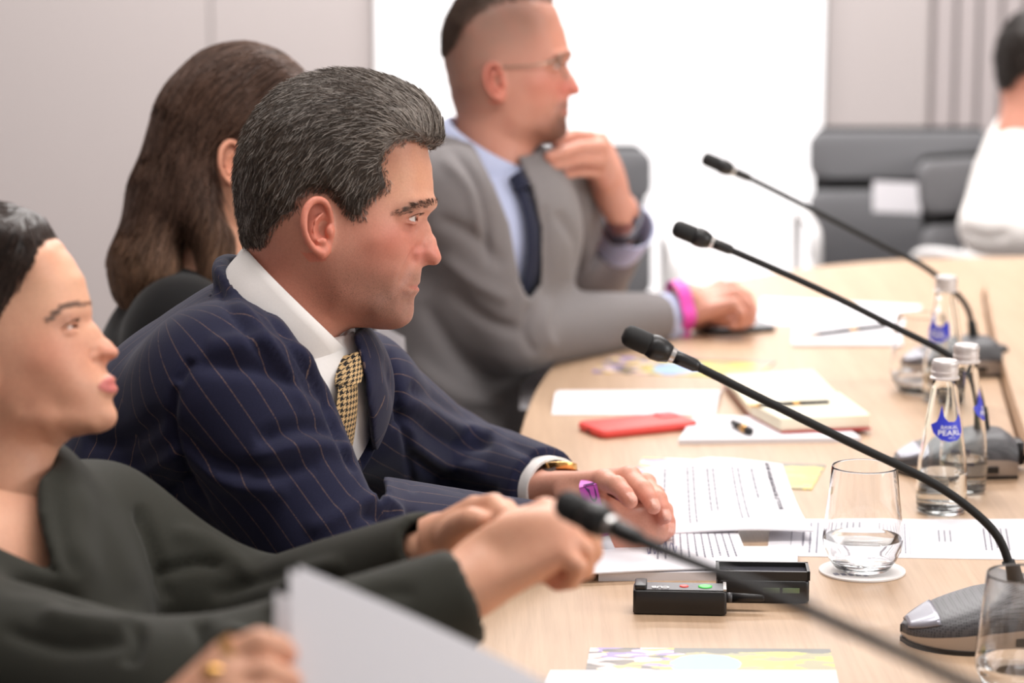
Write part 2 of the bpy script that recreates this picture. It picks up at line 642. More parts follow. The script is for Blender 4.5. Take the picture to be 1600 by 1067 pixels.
# ------------------------------------------------------------------ the table
TZ = 0.74
edge_px = [(745, 990), (783, 800), (820, 652), (846, 596), (880, 556), (930, 516), (990, 478), (1060, 452), (1160, 434), (1272, 417), (1400, 406), (1500, 402.5), (1600, 401)]
left = [tuple(PZ(x, y)[:2]) for x, y in edge_px]
near = [(left[0][0] - 0.010 * k, left[0][1] - 0.35 * k) for k in range(5, 0, -1)]
outer = near + left
xe, ye = left[-1]
outer += [(xe + 0.5, ye + 0.03), (xe + 1.1, ye - 0.02)]
outer = [tuple(p) for p in catmull(outer, 4)]
inner_px = [(1600, 722), (1581, 662), (1560, 587), (1545, 520), (1536, 456)]
inner = [tuple(PZ(x, y)[:2]) for x, y in inner_px]
inner = [(inner[0][0] - 0.055 * k, inner[0][1] - 0.45 * k) for k in (5, 4, 3, 2, 1)] + inner
far_i = inner[-1]
inner += [(far_i[0] + 0.05, far_i[1] + 0.12)]
inner = [tuple(p) for p in catmull(inner, 4)]
table = empty('conference_table', (0.35, 2.6, 0))
tag(table, 'large curved pale oak conference table', 'table')
def tchild(o):
    o.location = (-0.35, -2.6, 0)
    o.parent = table
    return o
poly = outer + [(inner[-1][0] + 0.6, inner[-1][1] + 0.02)] + inner[::-1]
top = MB().prism(poly, TZ - 0.028, TZ)
o = tchild(top.build('table_top', M_WOOD))
bv = o.modifiers.new('b', 'BEVEL'); bv.width = 0.0015; bv.limit_method = 'ANGLE'; bv.angle_limit = 1.0; bv.segments = 2
strip = inner + [(inner[-1][0] + 0.6, inner[-1][1] + 0.02), (2.2, inner[-1][1] - 0.3), (2.0, 0.9)]
strip = [(p[0] + 0.004, p[1]) for p in strip]
cs = MB().prism([(p[0] - 1.2, p[1] - 2.6) for p in strip], 0, 0.058).build('centre_cover', M_WOOD)
cs.location = (1.2, 2.6, TZ - 0.028)
tag(cs, 'raised pale oak centre cover along the right side of the table', 'table cover')
for (x, y, rz) in ((0.18, 1.3, 0.0), (0.24, 3.3, 0.05), (0.75, 4.7, 0.5)):
    tchild(MB().box((x, y, 0.356), (0.05, 0.55, 0.712), rz).build('leg_panel', M_WHITEFRAME))
tchild(MB().box((0.35, 2.2, 0.42), (0.02, 2.4, 0.4)).build('modesty_panel', M_WHITEFRAME))

# ------------------------------------------------------------------ chairs
def make_chair():
    r = empty('conference_chair')
    def rr(cx, cz, w, h, bev, th, x, lean):
        # a padded rounded rectangle standing in y-z, leaning back
        n = 6
        ring = []
        for k, (sx, sy) in enumerate(((1, 1), (-1, 1), (-1, -1), (1, -1))):
            for j in range(n + 1):
                a = math.pi / 2 * (k + j / n)
                ring.append((sx * (w / 2 - bev) + bev * math.cos(a), sy * (h / 2 - bev) + bev * math.sin(a)))
        V, Fs = [], []
        m = len(ring)
        lv = [(-th / 2, 0.90), (-th / 2 + 0.008, 0.985), (0, 1.0), (th / 2 - 0.008, 0.985), (th / 2, 0.90)]
        for dx, sc in lv:
            for (yy, zz) in ring:
                z = cz + zz * sc
                V.append((x + dx - lean * (z - 0.45) + 0.25 * (yy * sc) ** 2, yy * sc, z))
        for q in range(len(lv) - 1):
            for j in range(m):
                a, b = q * m + j, q * m + (j + 1) % m
                Fs.append((a, a + m, b + m, b))
        Fs.append(tuple(range(m)))
        Fs.append(tuple(range(5 * m - 1, 4 * m - 1, -1)))
        return V, Fs
    for nm, cz, h in (('backrest_upper', 0.79, 0.12), ('backrest_lower', 0.605, 0.20)):
        b = MB(); b.add(*rr(0, cz, 0.47, h, 0.035, 0.035, -0.21, 0.16)); b.build(nm, M_CHAIR, r, auto=50)
    b = MB(); b.add(*rr(0, 0.69, 0.44, 0.34, 0.03, 0.012, -0.228, 0.16)); b.build('back_frame', M_BLACKM, r, auto=50)
    MB().box((0.02, 0, 0.445), (0.47, 0.47, 0.06), 0, 0.05).build('seat', M_CHAIR, r, auto=40)
    for sy in (-1, 1):
        y = sy * 0.265
        pts = catmull([(-0.2, y, 0.40), (-0.22, y, 0.6), (-0.17, y, 0.655), (0.12, y, 0.655), (0.2, y, 0.62), (0.2, y, 0.42)], 6)
        MB().tube(pts, 0.013, 8).build('armrest', M_WHITEFRAME, r, smooth=True)
        for sx in (-1, 1):
            MB().tube([(sx * 0.19, y, 0.43), (sx * 0.22, y * 1.02, 0.0)], [0.013, 0.011], 8).build('leg', M_CHROME, r, smooth=True)
        MB().tube([(-0.19, y, 0.41), (0.19, y, 0.41)], 0.011, 8).build('seat_rail', M_CHROME, r, smooth=True)
    return r
chair0 = make_chair()
chair_used = []
def place_chair(x, y, rz, label, group=None):
    c = chair0 if not chair_used else copy_tree(chair0)
    chair_used.append(c)
    c.location = (float(x), float(y), 0)
    c.rotation_euler = (0, 0, rz)
    tag(c, label, 'chair')
    c['group'] = 'grey conference chairs'
    return c
c = PY(1432, 300, 6.2)
place_chair(c[0], 6.2, -math.pi / 2, 'empty grey chair by the slatted wall with a white paper on its back')
c = PY(872, 300, 5.75)
place_chair(c[0] - 0.01, 5.75, -math.pi / 2, 'grey chair in front of the lit screen behind the chin-resting man')
place_chair(-0.47, 2.62, 0.2, 'grey chair under the man in the navy pinstripe suit')
place_chair(-0.80, 2.0, 0.1, 'grey chair under the woman in the dark olive blouse')
place_chair(-0.52, 3.38, 0.0, 'grey chair under the long-haired woman in black')
place_chair(-0.22, 4.02, -0.1, 'grey chair under the man in the grey suit')
c = PY(1590, 300, 5.55)
place_chair(c[0] + 0.14, 5.62, -math.pi / 2 + 0.5, 'grey chair under the person in the white shirt')
# ------------------------------------------------------------------ papers
def sheet(name, label, cat, C, thick=0.0006, mat=None, bend=None, n=14, group=None, parent=None):
    """C = corners as the reader sees them: top-left, top-right, bottom-right, bottom-left, on the surface below; returns object and S(u, v)"""
    C = [np.asarray(c, float) for c in C]
    def S(u, v, lift=0.0):
        p = (1 - v) * ((1 - u) * C[0] + u * C[1]) + v * ((1 - u) * C[3] + u * C[2])
        return p + np.array((0, 0, thick + lift + (bend(u, v) if bend else 0.0)))
    V, Fs = [], []
    for lay in (0, 1):
        for j in range(n + 1):
            for i in range(n + 1):
                p = S(i / n, j / n)
                V.append(p - np.array((0, 0, thick if lay else 0)))
    m = n + 1
    up = np.cross(C[1] - C[0], C[3] - C[0])[2] < 0
    L = m * m
    for j in range(n):
        for i in range(n):
            a = j * m + i
            f = (a, a + m, a + m + 1, a + 1)
            f = f if up else f[::-1]
            Fs.append(f)
            Fs.append(tuple(q + L for q in f[::-1]))
    rim = [i for i in range(m)] + [j * m + n for j in range(1, m)] + [n * m + i for i in range(n - 1, -1, -1)] + [j * m for j in range(n - 1, 0, -1)]
    for k in range(len(rim)):
        a, b = rim[k], rim[(k + 1) % len(rim)]
        f = (a, b, b + L, a + L)
        Fs.append(f if up else f[::-1])
    base = sum(C) / 4
    o = mesh_np(name, np.array(V) - base, Fs, mat or M_PAPER, parent, False)
    o.data.polygons.foreach_set('use_smooth', np.ones(len(o.data.polygons), bool))
    o.data.set_sharp_from_angle(angle=math.radians(40))
    o.location = base
    if label:
        tag(o, label, cat, group)
    return o, S, base
def pseudo_print(o, S, base, blocks, seed=1, mat=None, name='printed_text'):
    """rows of word-sized dashes; blocks: (u0, u1, v0, v1, rows, row height as a share of pitch)"""
    rnd = random.Random(seed)
    V, Fs = [], []
    for (u0, u1, v0, v1, rows, hh) in blocks:
        for r in range(rows):
            va = v0 + (v1 - v0) * r / rows
            vb = va + (v1 - v0) / rows * hh * .72
            u = u0
            ue = u1 - (rnd.random() * 0.3 * (u1 - u0) if r % 3 == 2 else 0)
            while u < ue:
                w = rnd.uniform(0.018, 0.06)
                e = min(u + w, ue)
                b = len(V)
                for (a, c) in ((u, va), (e, va), (e, vb), (u, vb)):
                    V.append(S(a, c, 0.0003) - base)
                Fs.append((b, b + 3, b + 2, b + 1))
                u = e + rnd.uniform(0.006, 0.011)
    t = mesh_np(name, np.array(V), Fs, mat or M_INK, o, False)
    t['kind'] = 'stuff'
    # face upwards
    t.data.update()
    if t.data.polygons[0].normal.z < 0:
        t.data.flip_normals()
    return t
def text_on(o, S, base, s, u, v, size, mat, name='lettering', du=None, bold=0.0, aspect=1.0):
    """real lettering: baseline starts at (u, v); size in metres"""
    cu = bpy.data.curves.new('t', 'FONT')
    cu.body = s
    cu.size = size
    cu.offset = bold
    to = bpy.data.objects.new('t', cu)
    COL.objects.link(to)
    dg = bpy.context.evaluated_depsgraph_get()
    me = bpy.data.meshes.new_from_object(to.evaluated_get(dg))
    bpy.data.objects.remove(to)
    V = np.zeros(len(me.vertices) * 3)
    me.vertices.foreach_get('co', V)
    V = V.reshape(-1, 3)
    lu, lv = np.linalg.norm(S(u + 0.01, v) - S(u, v)) * 100, np.linalg.norm(S(u, v + 0.01) - S(u, v)) * 100
    W = np.array([S(u + a[0] * aspect / lu, v - a[1] / lv, 0.0006) - base for a in V])
    Fs = [tuple(p.vertices) for p in me.polygons]
    t = mesh_np(name, W, Fs, mat, o, False)
    t.data.update()
    if len(t.data.polygons) and t.data.polygons[0].normal.z < 0:
        t.data.flip_normals()
    return t

def leaflet_mat(name, seed):
    """a glossy printed cover: flowers at one end, yellow title field, pale blue window"""
    t = NT(name)
    uv = t.attr('uvp').outputs['Vector']
    sep = t.n('ShaderNodeSeparateXYZ'); t.l(uv, sep.inputs[0])
    u, v = sep.outputs[0], sep.outputs[1]
    vor = t.n('ShaderNodeTexVoronoi'); vor.inputs['Scale'].default_value = 13
    mp = t.n('ShaderNodeMapping'); mp.inputs['Location'].default_value = (seed, seed * 2.3, 0); t.l(uv, mp.inputs[0])
    t.l(mp.outputs[0], vor.inputs['Vector'])
    ramp = t.n('ShaderNodeValToRGB'); ramp.color_ramp.interpolation = 'CONSTANT'
    cr = ramp.color_ramp
    cols = [srgb(96, 92, 88), srgb(240, 222, 222), srgb(150, 130, 190), srgb(226, 196, 110), srgb(120, 110, 100), srgb(236, 206, 200)]
    while len(cr.elements) < len(cols):
        cr.elements.new(0.5)
    for i, c in enumerate(cols):
        cr.elements[i].position = i / len(cols); cr.elements[i].color = c
    rs = t.n('ShaderNodeSeparateColor'); t.l(vor.outputs['Color'], rs.inputs[0]); t.l(rs.outputs[0], ramp.inputs[0])
    flowers = ramp.outputs[0]
    n = t.noise(5, 3, mp.outputs[0])
    yellow = t.mix(t.math('GREATER_THAN', n, 0.52), srgb(214, 200, 92), srgb(168, 160, 120))
    e = t.math('ADD', t.math('POWER', t.math('MULTIPLY', t.math('SUBTRACT', u, 0.48), 6.5), 2.0), t.math('POWER', t.math('MULTIPLY', t.math('SUBTRACT', v, 0.62), 2.4), 2.0))
    blue = t.math('LESS_THAN', t.math('ADD', e, t.math('MULTIPLY', n, 0.7)), 1.2)
    body = t.mix(blue, yellow, srgb(150, 186, 226))
    leafy = t.math('GREATER_THAN', t.math('ADD', t.math('MULTIPLY', u, -1.0), t.math('MULTIPLY', n, 0.5)), -0.06)
    colr = t.mix(leafy, body, flowers)
    dark = t.math('GREATER_THAN', t.math('ADD', v, t.math('MULTIPLY', n, 0.12)), 0.98)
    top = t.math('LESS_THAN', v, t.math('MULTIPLY', n, 0.32))
    colr = t.mix(t.math('MULTIPLY', top, t.math('GREATER_THAN', u, 0.35)), colr, srgb(110, 108, 100))
    t.l(colr, t.b.inputs['Base Color'])
    t.set(Roughness=0.3)
    return t.m
def leaflet(label, C, seed, thick=0.0015):
    o, S, b = sheet('leaflet', label, 'leaflet', C, thick, leaflet_mat('leaflet_print_%d' % seed, seed), None, 10)
    n = 10
    uv = []
    for lay in (0, 1):
        for j in range(n + 1):
            for i in range(n + 1):
                uv.append((i / n, j / n, 0.0))
    a = o.data.attributes.new('uvp', 'FLOAT_VECTOR', 'POINT')
    a.data.foreach_set('vector', np.array(uv, np.float32).ravel())
    return o, S, b
T = lambda x, y, dz=0.0: PZ(x, y, TZ + dz)
R4 = lambda *p, dz=0.0: [T(x, y, dz) for x, y in p]

# leaflets (u runs from the flowers to the right in the picture)
leaflet('flower-printed leaflet lying alone near the bottom edge of the table', R4((922, 1014), (1297, 1016), (1308, 1056), (914, 1056)), 1)
leaflet('flower-printed leaflet half hidden under the curled text page', R4((1004, 716), (1290, 728), (1268, 766), (985, 752)), 2)
leaflet('flower-printed leaflet beside the grey-suited forearm', R4((955, 558), (1212, 566), (1180, 590), (925, 582)), 3)
sheet('paper', 'blank white paper at the bottom edge, overlapping the nearest leaflet', 'paper', R4((860, 1050), (1306, 1050), (1318, 1110), (830, 1110), dz=0.002), 0.002)

# the man's pages: reading direction runs towards the camera
o, S, b = sheet('paper', 'printed timetable page lying under the water glass', 'paper', [T(1640, 812), T(1655, 876), T(1198, 869), T(1205, 812)], 0.0008, n=8)
pseudo_print(o, S, b, [(0.25, 0.8, 0.16, 0.26, 5, 0.45), (0.3, 0.6, 0.36, 0.42, 3, 0.4), (0.12, 0.9, 0.52, 0.62, 6, 0.4), (0.1, 0.92, 0.68, 0.9, 9, 0.4)], 3)
ln = MB()
for v in (0.505, 0.64, 0.665, 0.92):
    a, c, d, e = S(0.08, v, .0004) - b, S(0.94, v, .0004) - b, S(0.94, v + .0022, .0004) - b, S(0.08, v + .0022, .0004) - b
    ln.add([a, c, d, e], [(0, 1, 2, 3)])
ln.build('table_ruling', M_INK, o)
o, S, b = sheet('booklet', 'thick white booklet at the bottom of the pinstripe man\'s paper stack', 'booklet', [T(1246, 866), T(1246, 906), T(935, 908), T(950, 866)], 0.009, n=8)
red = plain('brown_ink', srgb(120, 60, 60), 0.8)
pseudo_print(o, S, b, [(0.55, 0.8, 0.62, 0.68, 1, 0.9)], 5, red)
o, S, b = sheet('paper', 'signed letter under the clasped hands', 'paper', [T(1150, 826, .0095), T(1175, 888, .0095), T(895, 899, .0095), T(925, 832, .0095)], 0.0015,
                bend=lambda u, v: 0.001 * math.sin(3 * v), n=14)
pseudo_print(o, S, b, [(0.15, 0.75, 0.06, 0.62, 12, 0.35)], 7)
sg = MB()
pts = [S(0.5 + 0.14 * math.sin(k * 1.9), 0.6 - k * 0.012, 0.0008) - b for k in range(16)]
sg.tube(catmull(pts, 5), 0.00035, 4)
sg.build('signature', plain('blue_ink', srgb(70, 70, 140), 0.6), o)
cb = lambda u, v: 0.0005 + 0.042 * max(0, 1 - u * 1.25) ** 1.6 * (1 - 0.35 * abs(v - 0.55)) + 0.003 * math.sin(v * 4)
o, S, b = sheet('paper', 'curled page of printed text right of the clasped hands', 'paper', [T(1222, 772, .011), T(1272, 832, .011), T(1000, 836, .011), T(1010, 776, .011)], 0.002, bend=cb, n=24)
pseudo_print(o, S, b, [(0.12, 0.62, 0.52, 0.60, 2, 0.35), (0.1, 0.75, 0.34, 0.42, 2, 0.35), (0.1, 0.45, 0.24, 0.27, 1, 0.6), (0.08, 0.8, 0.66, 0.74, 2, 0.35), (0.06, 0.5, 0.86, 0.89, 1, 0.5)], 11)
text_on(o, S, b, 'ной национальной детской', 0.02, 0.135, 0.0085, plain('title_ink', srgb(60, 56, 70), 0.8), bold=0.0001, aspect=1.0)

# second place setting
sheet('notepad', 'white notepad under the red notebook and the red phone', 'notepad', R4((1085, 655), (1300, 660), (1345, 690), (1060, 694)), 0.006)
o, S, b = sheet('paper', 'long white paper behind the pen at the far place setting', 'paper', R4((1190, 466), (1440, 478), (1420, 512), (1180, 507)), 0.001)
sheet('paper', 'white card under the black and gold pen', 'paper', R4((1240, 506), (1388, 506), (1402, 540), (1237, 540), dz=0.0012), 0.003)

# name card: folded tent with both slopes
p0, p1, p2, p3 = T(872, 611), T(1128, 611), T(1118, 648), T(862, 648)
tc = MB()
h = np.array((0, 0, 0.012))
V = [p0, p1, p1 * .5 + p2 * .5 + h, p0 * .5 + p3 * .5 + h, p2, p3]
base = sum(V[:2] + V[4:]) / 4
tk = np.array((0, 0, -0.0008))
VV = [v - base + np.array((0, 0, .001)) for v in V] + [v - base + np.array((0, 0, .001)) + tk for v in V]
tc.add(VV, [(0, 3, 2, 1), (3, 5, 4, 2), (6, 7, 8, 9), (9, 8, 10, 11), (0, 1, 7, 6), (5, 11, 10, 4), (1, 2, 8, 7), (2, 4, 10, 8), (3, 0, 6, 9), (5, 3, 9, 11)])
o = tc.build('name_card', M_PAPER)
o.location = base
tag(o, 'white folded name card lying on the table left of the open notebook', 'name card')
Sc = lambda u, v, lift=0: (1 - v) * ((1 - u) * V[3] + u * V[2]) + v * ((1 - u) * V[5] + u * V[4]) + np.array((0, 0, 0.0012 + lift))
pseudo_print(o, Sc, base, [(0.25, 0.85, 0.2, 0.75, 2, 0.55)], 21, plain('faint_ink', srgb(196, 194, 204), 0.8))

# open notebook with red cover
nb = empty('notebook', T(1240, 648, 0.006))
tag(nb, 'open cream-paged notebook with red cover on the white notepad', 'notebook')
M_RED = plain('red_cover', srgb(176, 44, 50), 0.45)
M_CREAM = plain('cream_page', srgb(240, 232, 208), 0.8)
bl = np.array(nb.location)
def quadbox(name, C, th, mat, z0=0.0):
    m = MB()
    C = [np.asarray(c) - bl for c in C]
    lo = [c + np.array((0, 0, z0)) for c in C]
    hi = [c + np.array((0, 0, z0 + th)) for c in C]
    m.add(lo + hi, [(0, 3, 2, 1), (4, 5, 6, 7), (0, 1, 5, 4), (1, 2, 6, 5), (2, 3, 7, 6), (3, 0, 4, 7)] if np.cross(C[1] - C[0], C[3] - C[0])[2] > 0 else
          [(0, 1, 2, 3), (4, 7, 6, 5), (0, 4, 5, 1), (1, 5, 6, 2), (2, 6, 7, 3), (3, 7, 4, 0)])
    o = m.build(name, mat, nb)
    bv = o.modifiers.new('b', 'BEVEL'); bv.width = 0.0012; bv.segments = 2
    return o
z6 = 0.006
spA, spB = T(1170, 650, z6), T(1310, 634, z6)            # spine, near-left to far-right
n1, n2 = T(1222, 678, z6), T(1362, 672, z6)              # near cover, outer edge
f1, f2 = T(1128, 598, z6), T(1268, 590, z6)              # far cover, outer edge
quadbox('cover', [spA, n1, n2, spB], 0.0025, M_RED)
quadbox('cover', [f1, spA, spB, f2], 0.0025, M_RED)
mid = lambda a, b, t: a + (b - a) * t
quadbox('page_block', [mid(spA, n1, .02), mid(spA, n1, .95), mid(spB, n2, .95), mid(spB, n2, .02)], 0.017, M_CREAM, 0.0025)
quadbox('page_block', [mid(spA, f1, .95), mid(spA, f1, .02), mid(spB, f2, .02), mid(spB, f2, .95)], 0.012, M_CREAM, 0.0025)
# black pen resting in the notebook fold
def pen(label, a, b, r=0.0045):
    a, b = np.asarray(a), np.asarray(b)
    e = empty('pen', (a + b) / 2)
    tag(e, label, 'pen')
    bb = (a + b) / 2
    L = lambda t: a + (b - a) * t - bb
    MB().tube([L(0.16), L(0.55)], [r * .9, r], 10).build('barrel', M_BLACK, e, smooth=True)
    MB().tube([L(0), L(0.03), L(0.16)], [r * .2, r * .45, r * .85], 10).build('nib', M_GOLD, e, smooth=True)
    MB().tube([L(0.55), L(0.63)], [r * 1.12, r * 1.12], 10).build('ring', M_GOLD, e, smooth=True)
    MB().tube([L(0.63), L(0.97), L(1.0)], [r * 1.05, r, r * .7], 10).build('cap', M_BLACK, e, smooth=True)
    return e
pen('black pen lying across the open notebook', T(1168, 634, 0.0275), T(1296, 628, 0.0275), 0.0035)
pen('black and gold pen on the white card at the far place', T(1258, 524, 0.0082), T(1385, 508, 0.0082), 0.004)
ca, cbp = T(1145, 660, 0.0115), T(1172, 674, 0.0115)
e = empty('pen', (ca + cbp) / 2)
tag(e, 'short black pen with gold band, pointing at the camera, left of the notebook', 'pen')
bb = (ca + cbp) / 2
MB().tube([ca - bb, mid(ca, cbp, .55) - bb], [0.0042, 0.0055], 12).build('cap_body', M_BLACK, e, smooth=True)
MB().tube([mid(ca, cbp, .55) - bb, mid(ca, cbp, .82) - bb], 0.0057, 12).build('gold_band', M_GOLD, e, smooth=True)
MB().tube([mid(ca, cbp, .82) - bb, cbp - bb], 0.0054, 12).build('cap_mouth', M_BLACK, e, smooth=True)

# phones
def phone(label, C, th, mat, cam=True):
    C = [np.asarray(c) for c in C]
    base = sum(C) / 4
    u = (C[1] - C[0]); w = np.linalg.norm(u); h = np.linalg.norm(C[3] - C[0])
    e = empty('phone', base, math.atan2(u[1], u[0]))
    tag(e, label, 'phone')
    MB().box((0, 0, th / 2), (w, h, th), 0, 0.011).build('phone_case', mat, e, auto=50)
    return e, w, h
M_REDCASE = plain('red_silicone', srgb(238, 82, 76), 0.5)
c0, c1 = T(950, 686), T(1122, 668)
dirp = nrm(c1 - c0); per = np.array((-dirp[1], dirp[0], 0))
e, w, h = phone('red phone lying face down on the table', [c0 - dirp * .01, c0 - dirp * .01 + dirp * 0.149, c0 - dirp * .01 + dirp * 0.149 + per * 0.073, c0 - dirp * .01 + per * 0.073], 0.012, M_REDCASE)
MB().box((w / 2 - 0.022, h / 2 - 0.02, 0.0125), (0.03, 0.028, 0.002), 0, 0.006).build('camera_bump', plain('dark_red', srgb(170, 40, 44), 0.4), e, auto=50)
MB().box((-w / 2 - 0.0002, 0, 0.005), (0.001, 0.009, 0.003)).build('charging_port', M_BLACK, e)
e, w, h = phone('black phone under the grey-suited man\'s hand', R4((1080, 524), (1194, 519), (1190, 500), (1085, 503)), 0.009, M_BLACK)
MB().box((0, 0, 0.0093), (w * .93, h * .85, 0.0008)).build('phone_screen', plain('dark_glass', srgb(30, 30, 34), 0.12), e)

# ------------------------------------------------------------------ translation receivers
rb = T(1062, 960)
e = empty('voice_receiver', rb, math.radians(-4))
tag(e, 'small black receiver with red and green buttons and a stub antenna', 'receiver')
MB().box((0, 0.012, 0.0125), (0.093, 0.032, 0.025), 0, 0.004).build('receiver_body', M_BLACK, e, auto=50)
MB().box((0.004, 0.012, 0.0253), (0.078, 0.027, 0.001)).build('face_plate', plain('plate_dark', srgb(52, 52, 56), 0.35), e)
MB().box((-0.039, 0.012, 0.027), (0.012, 0.028, 0.006), 0, 0.0025).build('clip_bump', M_BLACK, e, auto=50)
MB().box((0.0445, 0.012, 0.0262), (0.003, 0.028, 0.002)).build('edge_bar', M_SILVER, e)
MB().lathe([(0.0045, 0.0255), (0.0045, 0.0264), (0.003, 0.0268)], 18, (0.004, 0.012, 0)).build('red_button', plain('red_glow', srgb(220, 70, 64), 0.4, emit=(srgb(230, 60, 50), 0.3)), e, smooth=True)
MB().lathe([(0.0070, 0.0255), (0.0070, 0.0264), (0.005, 0.0268)], 20, (0.025, 0.012, 0)).build('green_button', plain('green_glow', srgb(70, 190, 80), 0.4, emit=(srgb(60, 210, 70), 0.3)), e, smooth=True)
MB().tube([(0.046, 0.016, 0.014), (0.052, 0.016, 0.014)], 0.0052, 12).build('antenna_collar', M_GUN, e, smooth=True)
MB().tube([(0.052, 0.016, 0.014), (0.082, 0.016, 0.014), (0.084, 0.016, 0.014)], [0.005, 0.0035, 0.0025], 12).build('antenna', M_BLACK, e, smooth=True)
Sx = lambda u, v, lift=0: np.array((-0.030 + u * 0.02, 0.0235 - v * 0.02, 0.0262 + lift))
t = text_on(e, lambda u, v, l=0: np.array((-0.0105 - u * 0.02, 0.0075 + v * 0.02, 0.0262 + l)), np.zeros(3), 'CUB', 0, 0, 0.009, plain('white_print', srgb(225, 225, 225), 0.6), bold=0.0002)
kb = T(1192, 942)
e = empty('receiver_case', kb, math.radians(-3))
tag(e, 'black open charging case with grey glass lid behind the receiver', 'case')
MB().box((0, 0.018, 0.012), (0.093, 0.040, 0.024), 0, 0.005).build('case_body', M_BLACK, e, auto=50)
for (x, y, dx, dy) in ((0, 0.0005, 0.094, 0.003), (0, 0.0375, 0.094, 0.003), (-0.0455, 0.019, 0.003, 0.04), (0.0455, 0.019, 0.003, 0.04)):
    MB().box((x, y, 0.0285), (dx, dy, 0.009)).build('rim', M_BLACK, e)
MB().box((0, 0.019, 0.0262), (0.088, 0.034, 0.004)).build('glass_lid', plain('grey_glass', srgb(70, 70, 78), 0.12, coat=0.6), e)
lg = MB(); lg.tube([(-0.033 + 0.005 * math.cos(a), 0.017 + 0.005 * math.sin(a), 0.0286) for a in np.linspace(0, 6.28, 24)], 0.0006, 6, False)
lg.tube(catmull([(-0.030, 0.020, 0.0286), (-0.034, 0.0205, 0.0286), (-0.033, 0.017, 0.0286), (-0.032, 0.0135, 0.0286), (-0.036, 0.014, 0.0286)], 5), 0.0007, 6)
lg.build('logo', M_BLACKM, e)
for x0 in (-0.008, 0.012):
    MB().box((x0 + 0.016, -0.0022, 0.014), (0.017, 0.002, 0.005)).build('display_window', plain('lcd_green', srgb(110, 132, 96), 0.3), e)

# ------------------------------------------------------------------ glassware
def glass_mat(name, col=(1, 1, 1, 1), ior=1.45, rough=0.0):
    t = NT(name)
    t.set(Base_Color=col, Roughness=rough, IOR=ior)
    t.b.inputs['Transmission Weight'].default_value = 1.0
    return t.m
M_GLASS = glass_mat('clear_glass')
M_GLASSB = glass_mat('bottle_glass', (0.97, 0.985, 0.98, 1), 1.3)
M_WATER = glass_mat('water', (0.99, 1, 1, 1), 1.25)
M_COASTER = plain('coaster_card', srgb(236, 232, 230), 0.8)
def coaster(c, label):
    e = empty('coaster', c)
    tag(e, label, 'coaster')
    MB().lathe([(0.044, 0), (0.0455, 0.0004), (0.0455, 0.0022), (0.0445, 0.0026)], 48).build('disc', M_COASTER, e, auto=40)
    m = MB()
    for k in range(5):
        m.box((-0.030 + 0.0075 * k, -0.020 - 0.0012 * k, 0.0028), (0.005, 0.008, 0.0004), 0.25)
    m.build('printed_mark', M_INK, e)
    return e
def tumbler(c, label, water=0.035, h=0.112):
    e = empty('water_glass', c)
    tag(e, label, 'glass')
    out = [(0.0, 0.0), (0.024, 0.0), (0.029, 0.002), (0.036, 0.012), (0.0415, 0.024), (0.0425, 0.034), (0.0405, 0.055), (0.037, 0.085), (0.0345, h - 0.001), (0.0342, h)]
    inn = [(0.0332, h), (0.0333, h - 0.002), (0.0358, 0.085), (0.0392, 0.055), (0.0412, 0.034), (0.0400, 0.025), (0.034, 0.0145), (0.026, 0.010), (0.0, 0.009)]
    V = MB()
    V.lathe([(max(r, 1e-5), z) for r, z in out + inn], 56)
    V.f = [f for f in V.f if len(f) == 4]
    V.build('glass_wall', M_GLASS, e, smooth=True)
    wp = [(1e-5, 0.0088), (0.0262, 0.0098), (0.0342, 0.0143), (0.0402, 0.0248), (0.0413, water - 0.0005), (0.0411, water), (1e-5, water)]
    W = MB().lathe(wp, 56); W.f = [f for f in W.f if len(f) == 4]
    W.build('water', M_WATER, e, auto=50)
    return e
cc = T(1347, 893)
coaster(cc, 'round white card coaster under the water glass')
tumbler(cc + np.array((0, 0, 0.0027)), 'stemless tumbler with a little water on the coaster')
g2 = PZ(1596, 1085)
tumbler(g2 * 1.0, 'blurred water glass cut off by the lower right corner', 0.03)

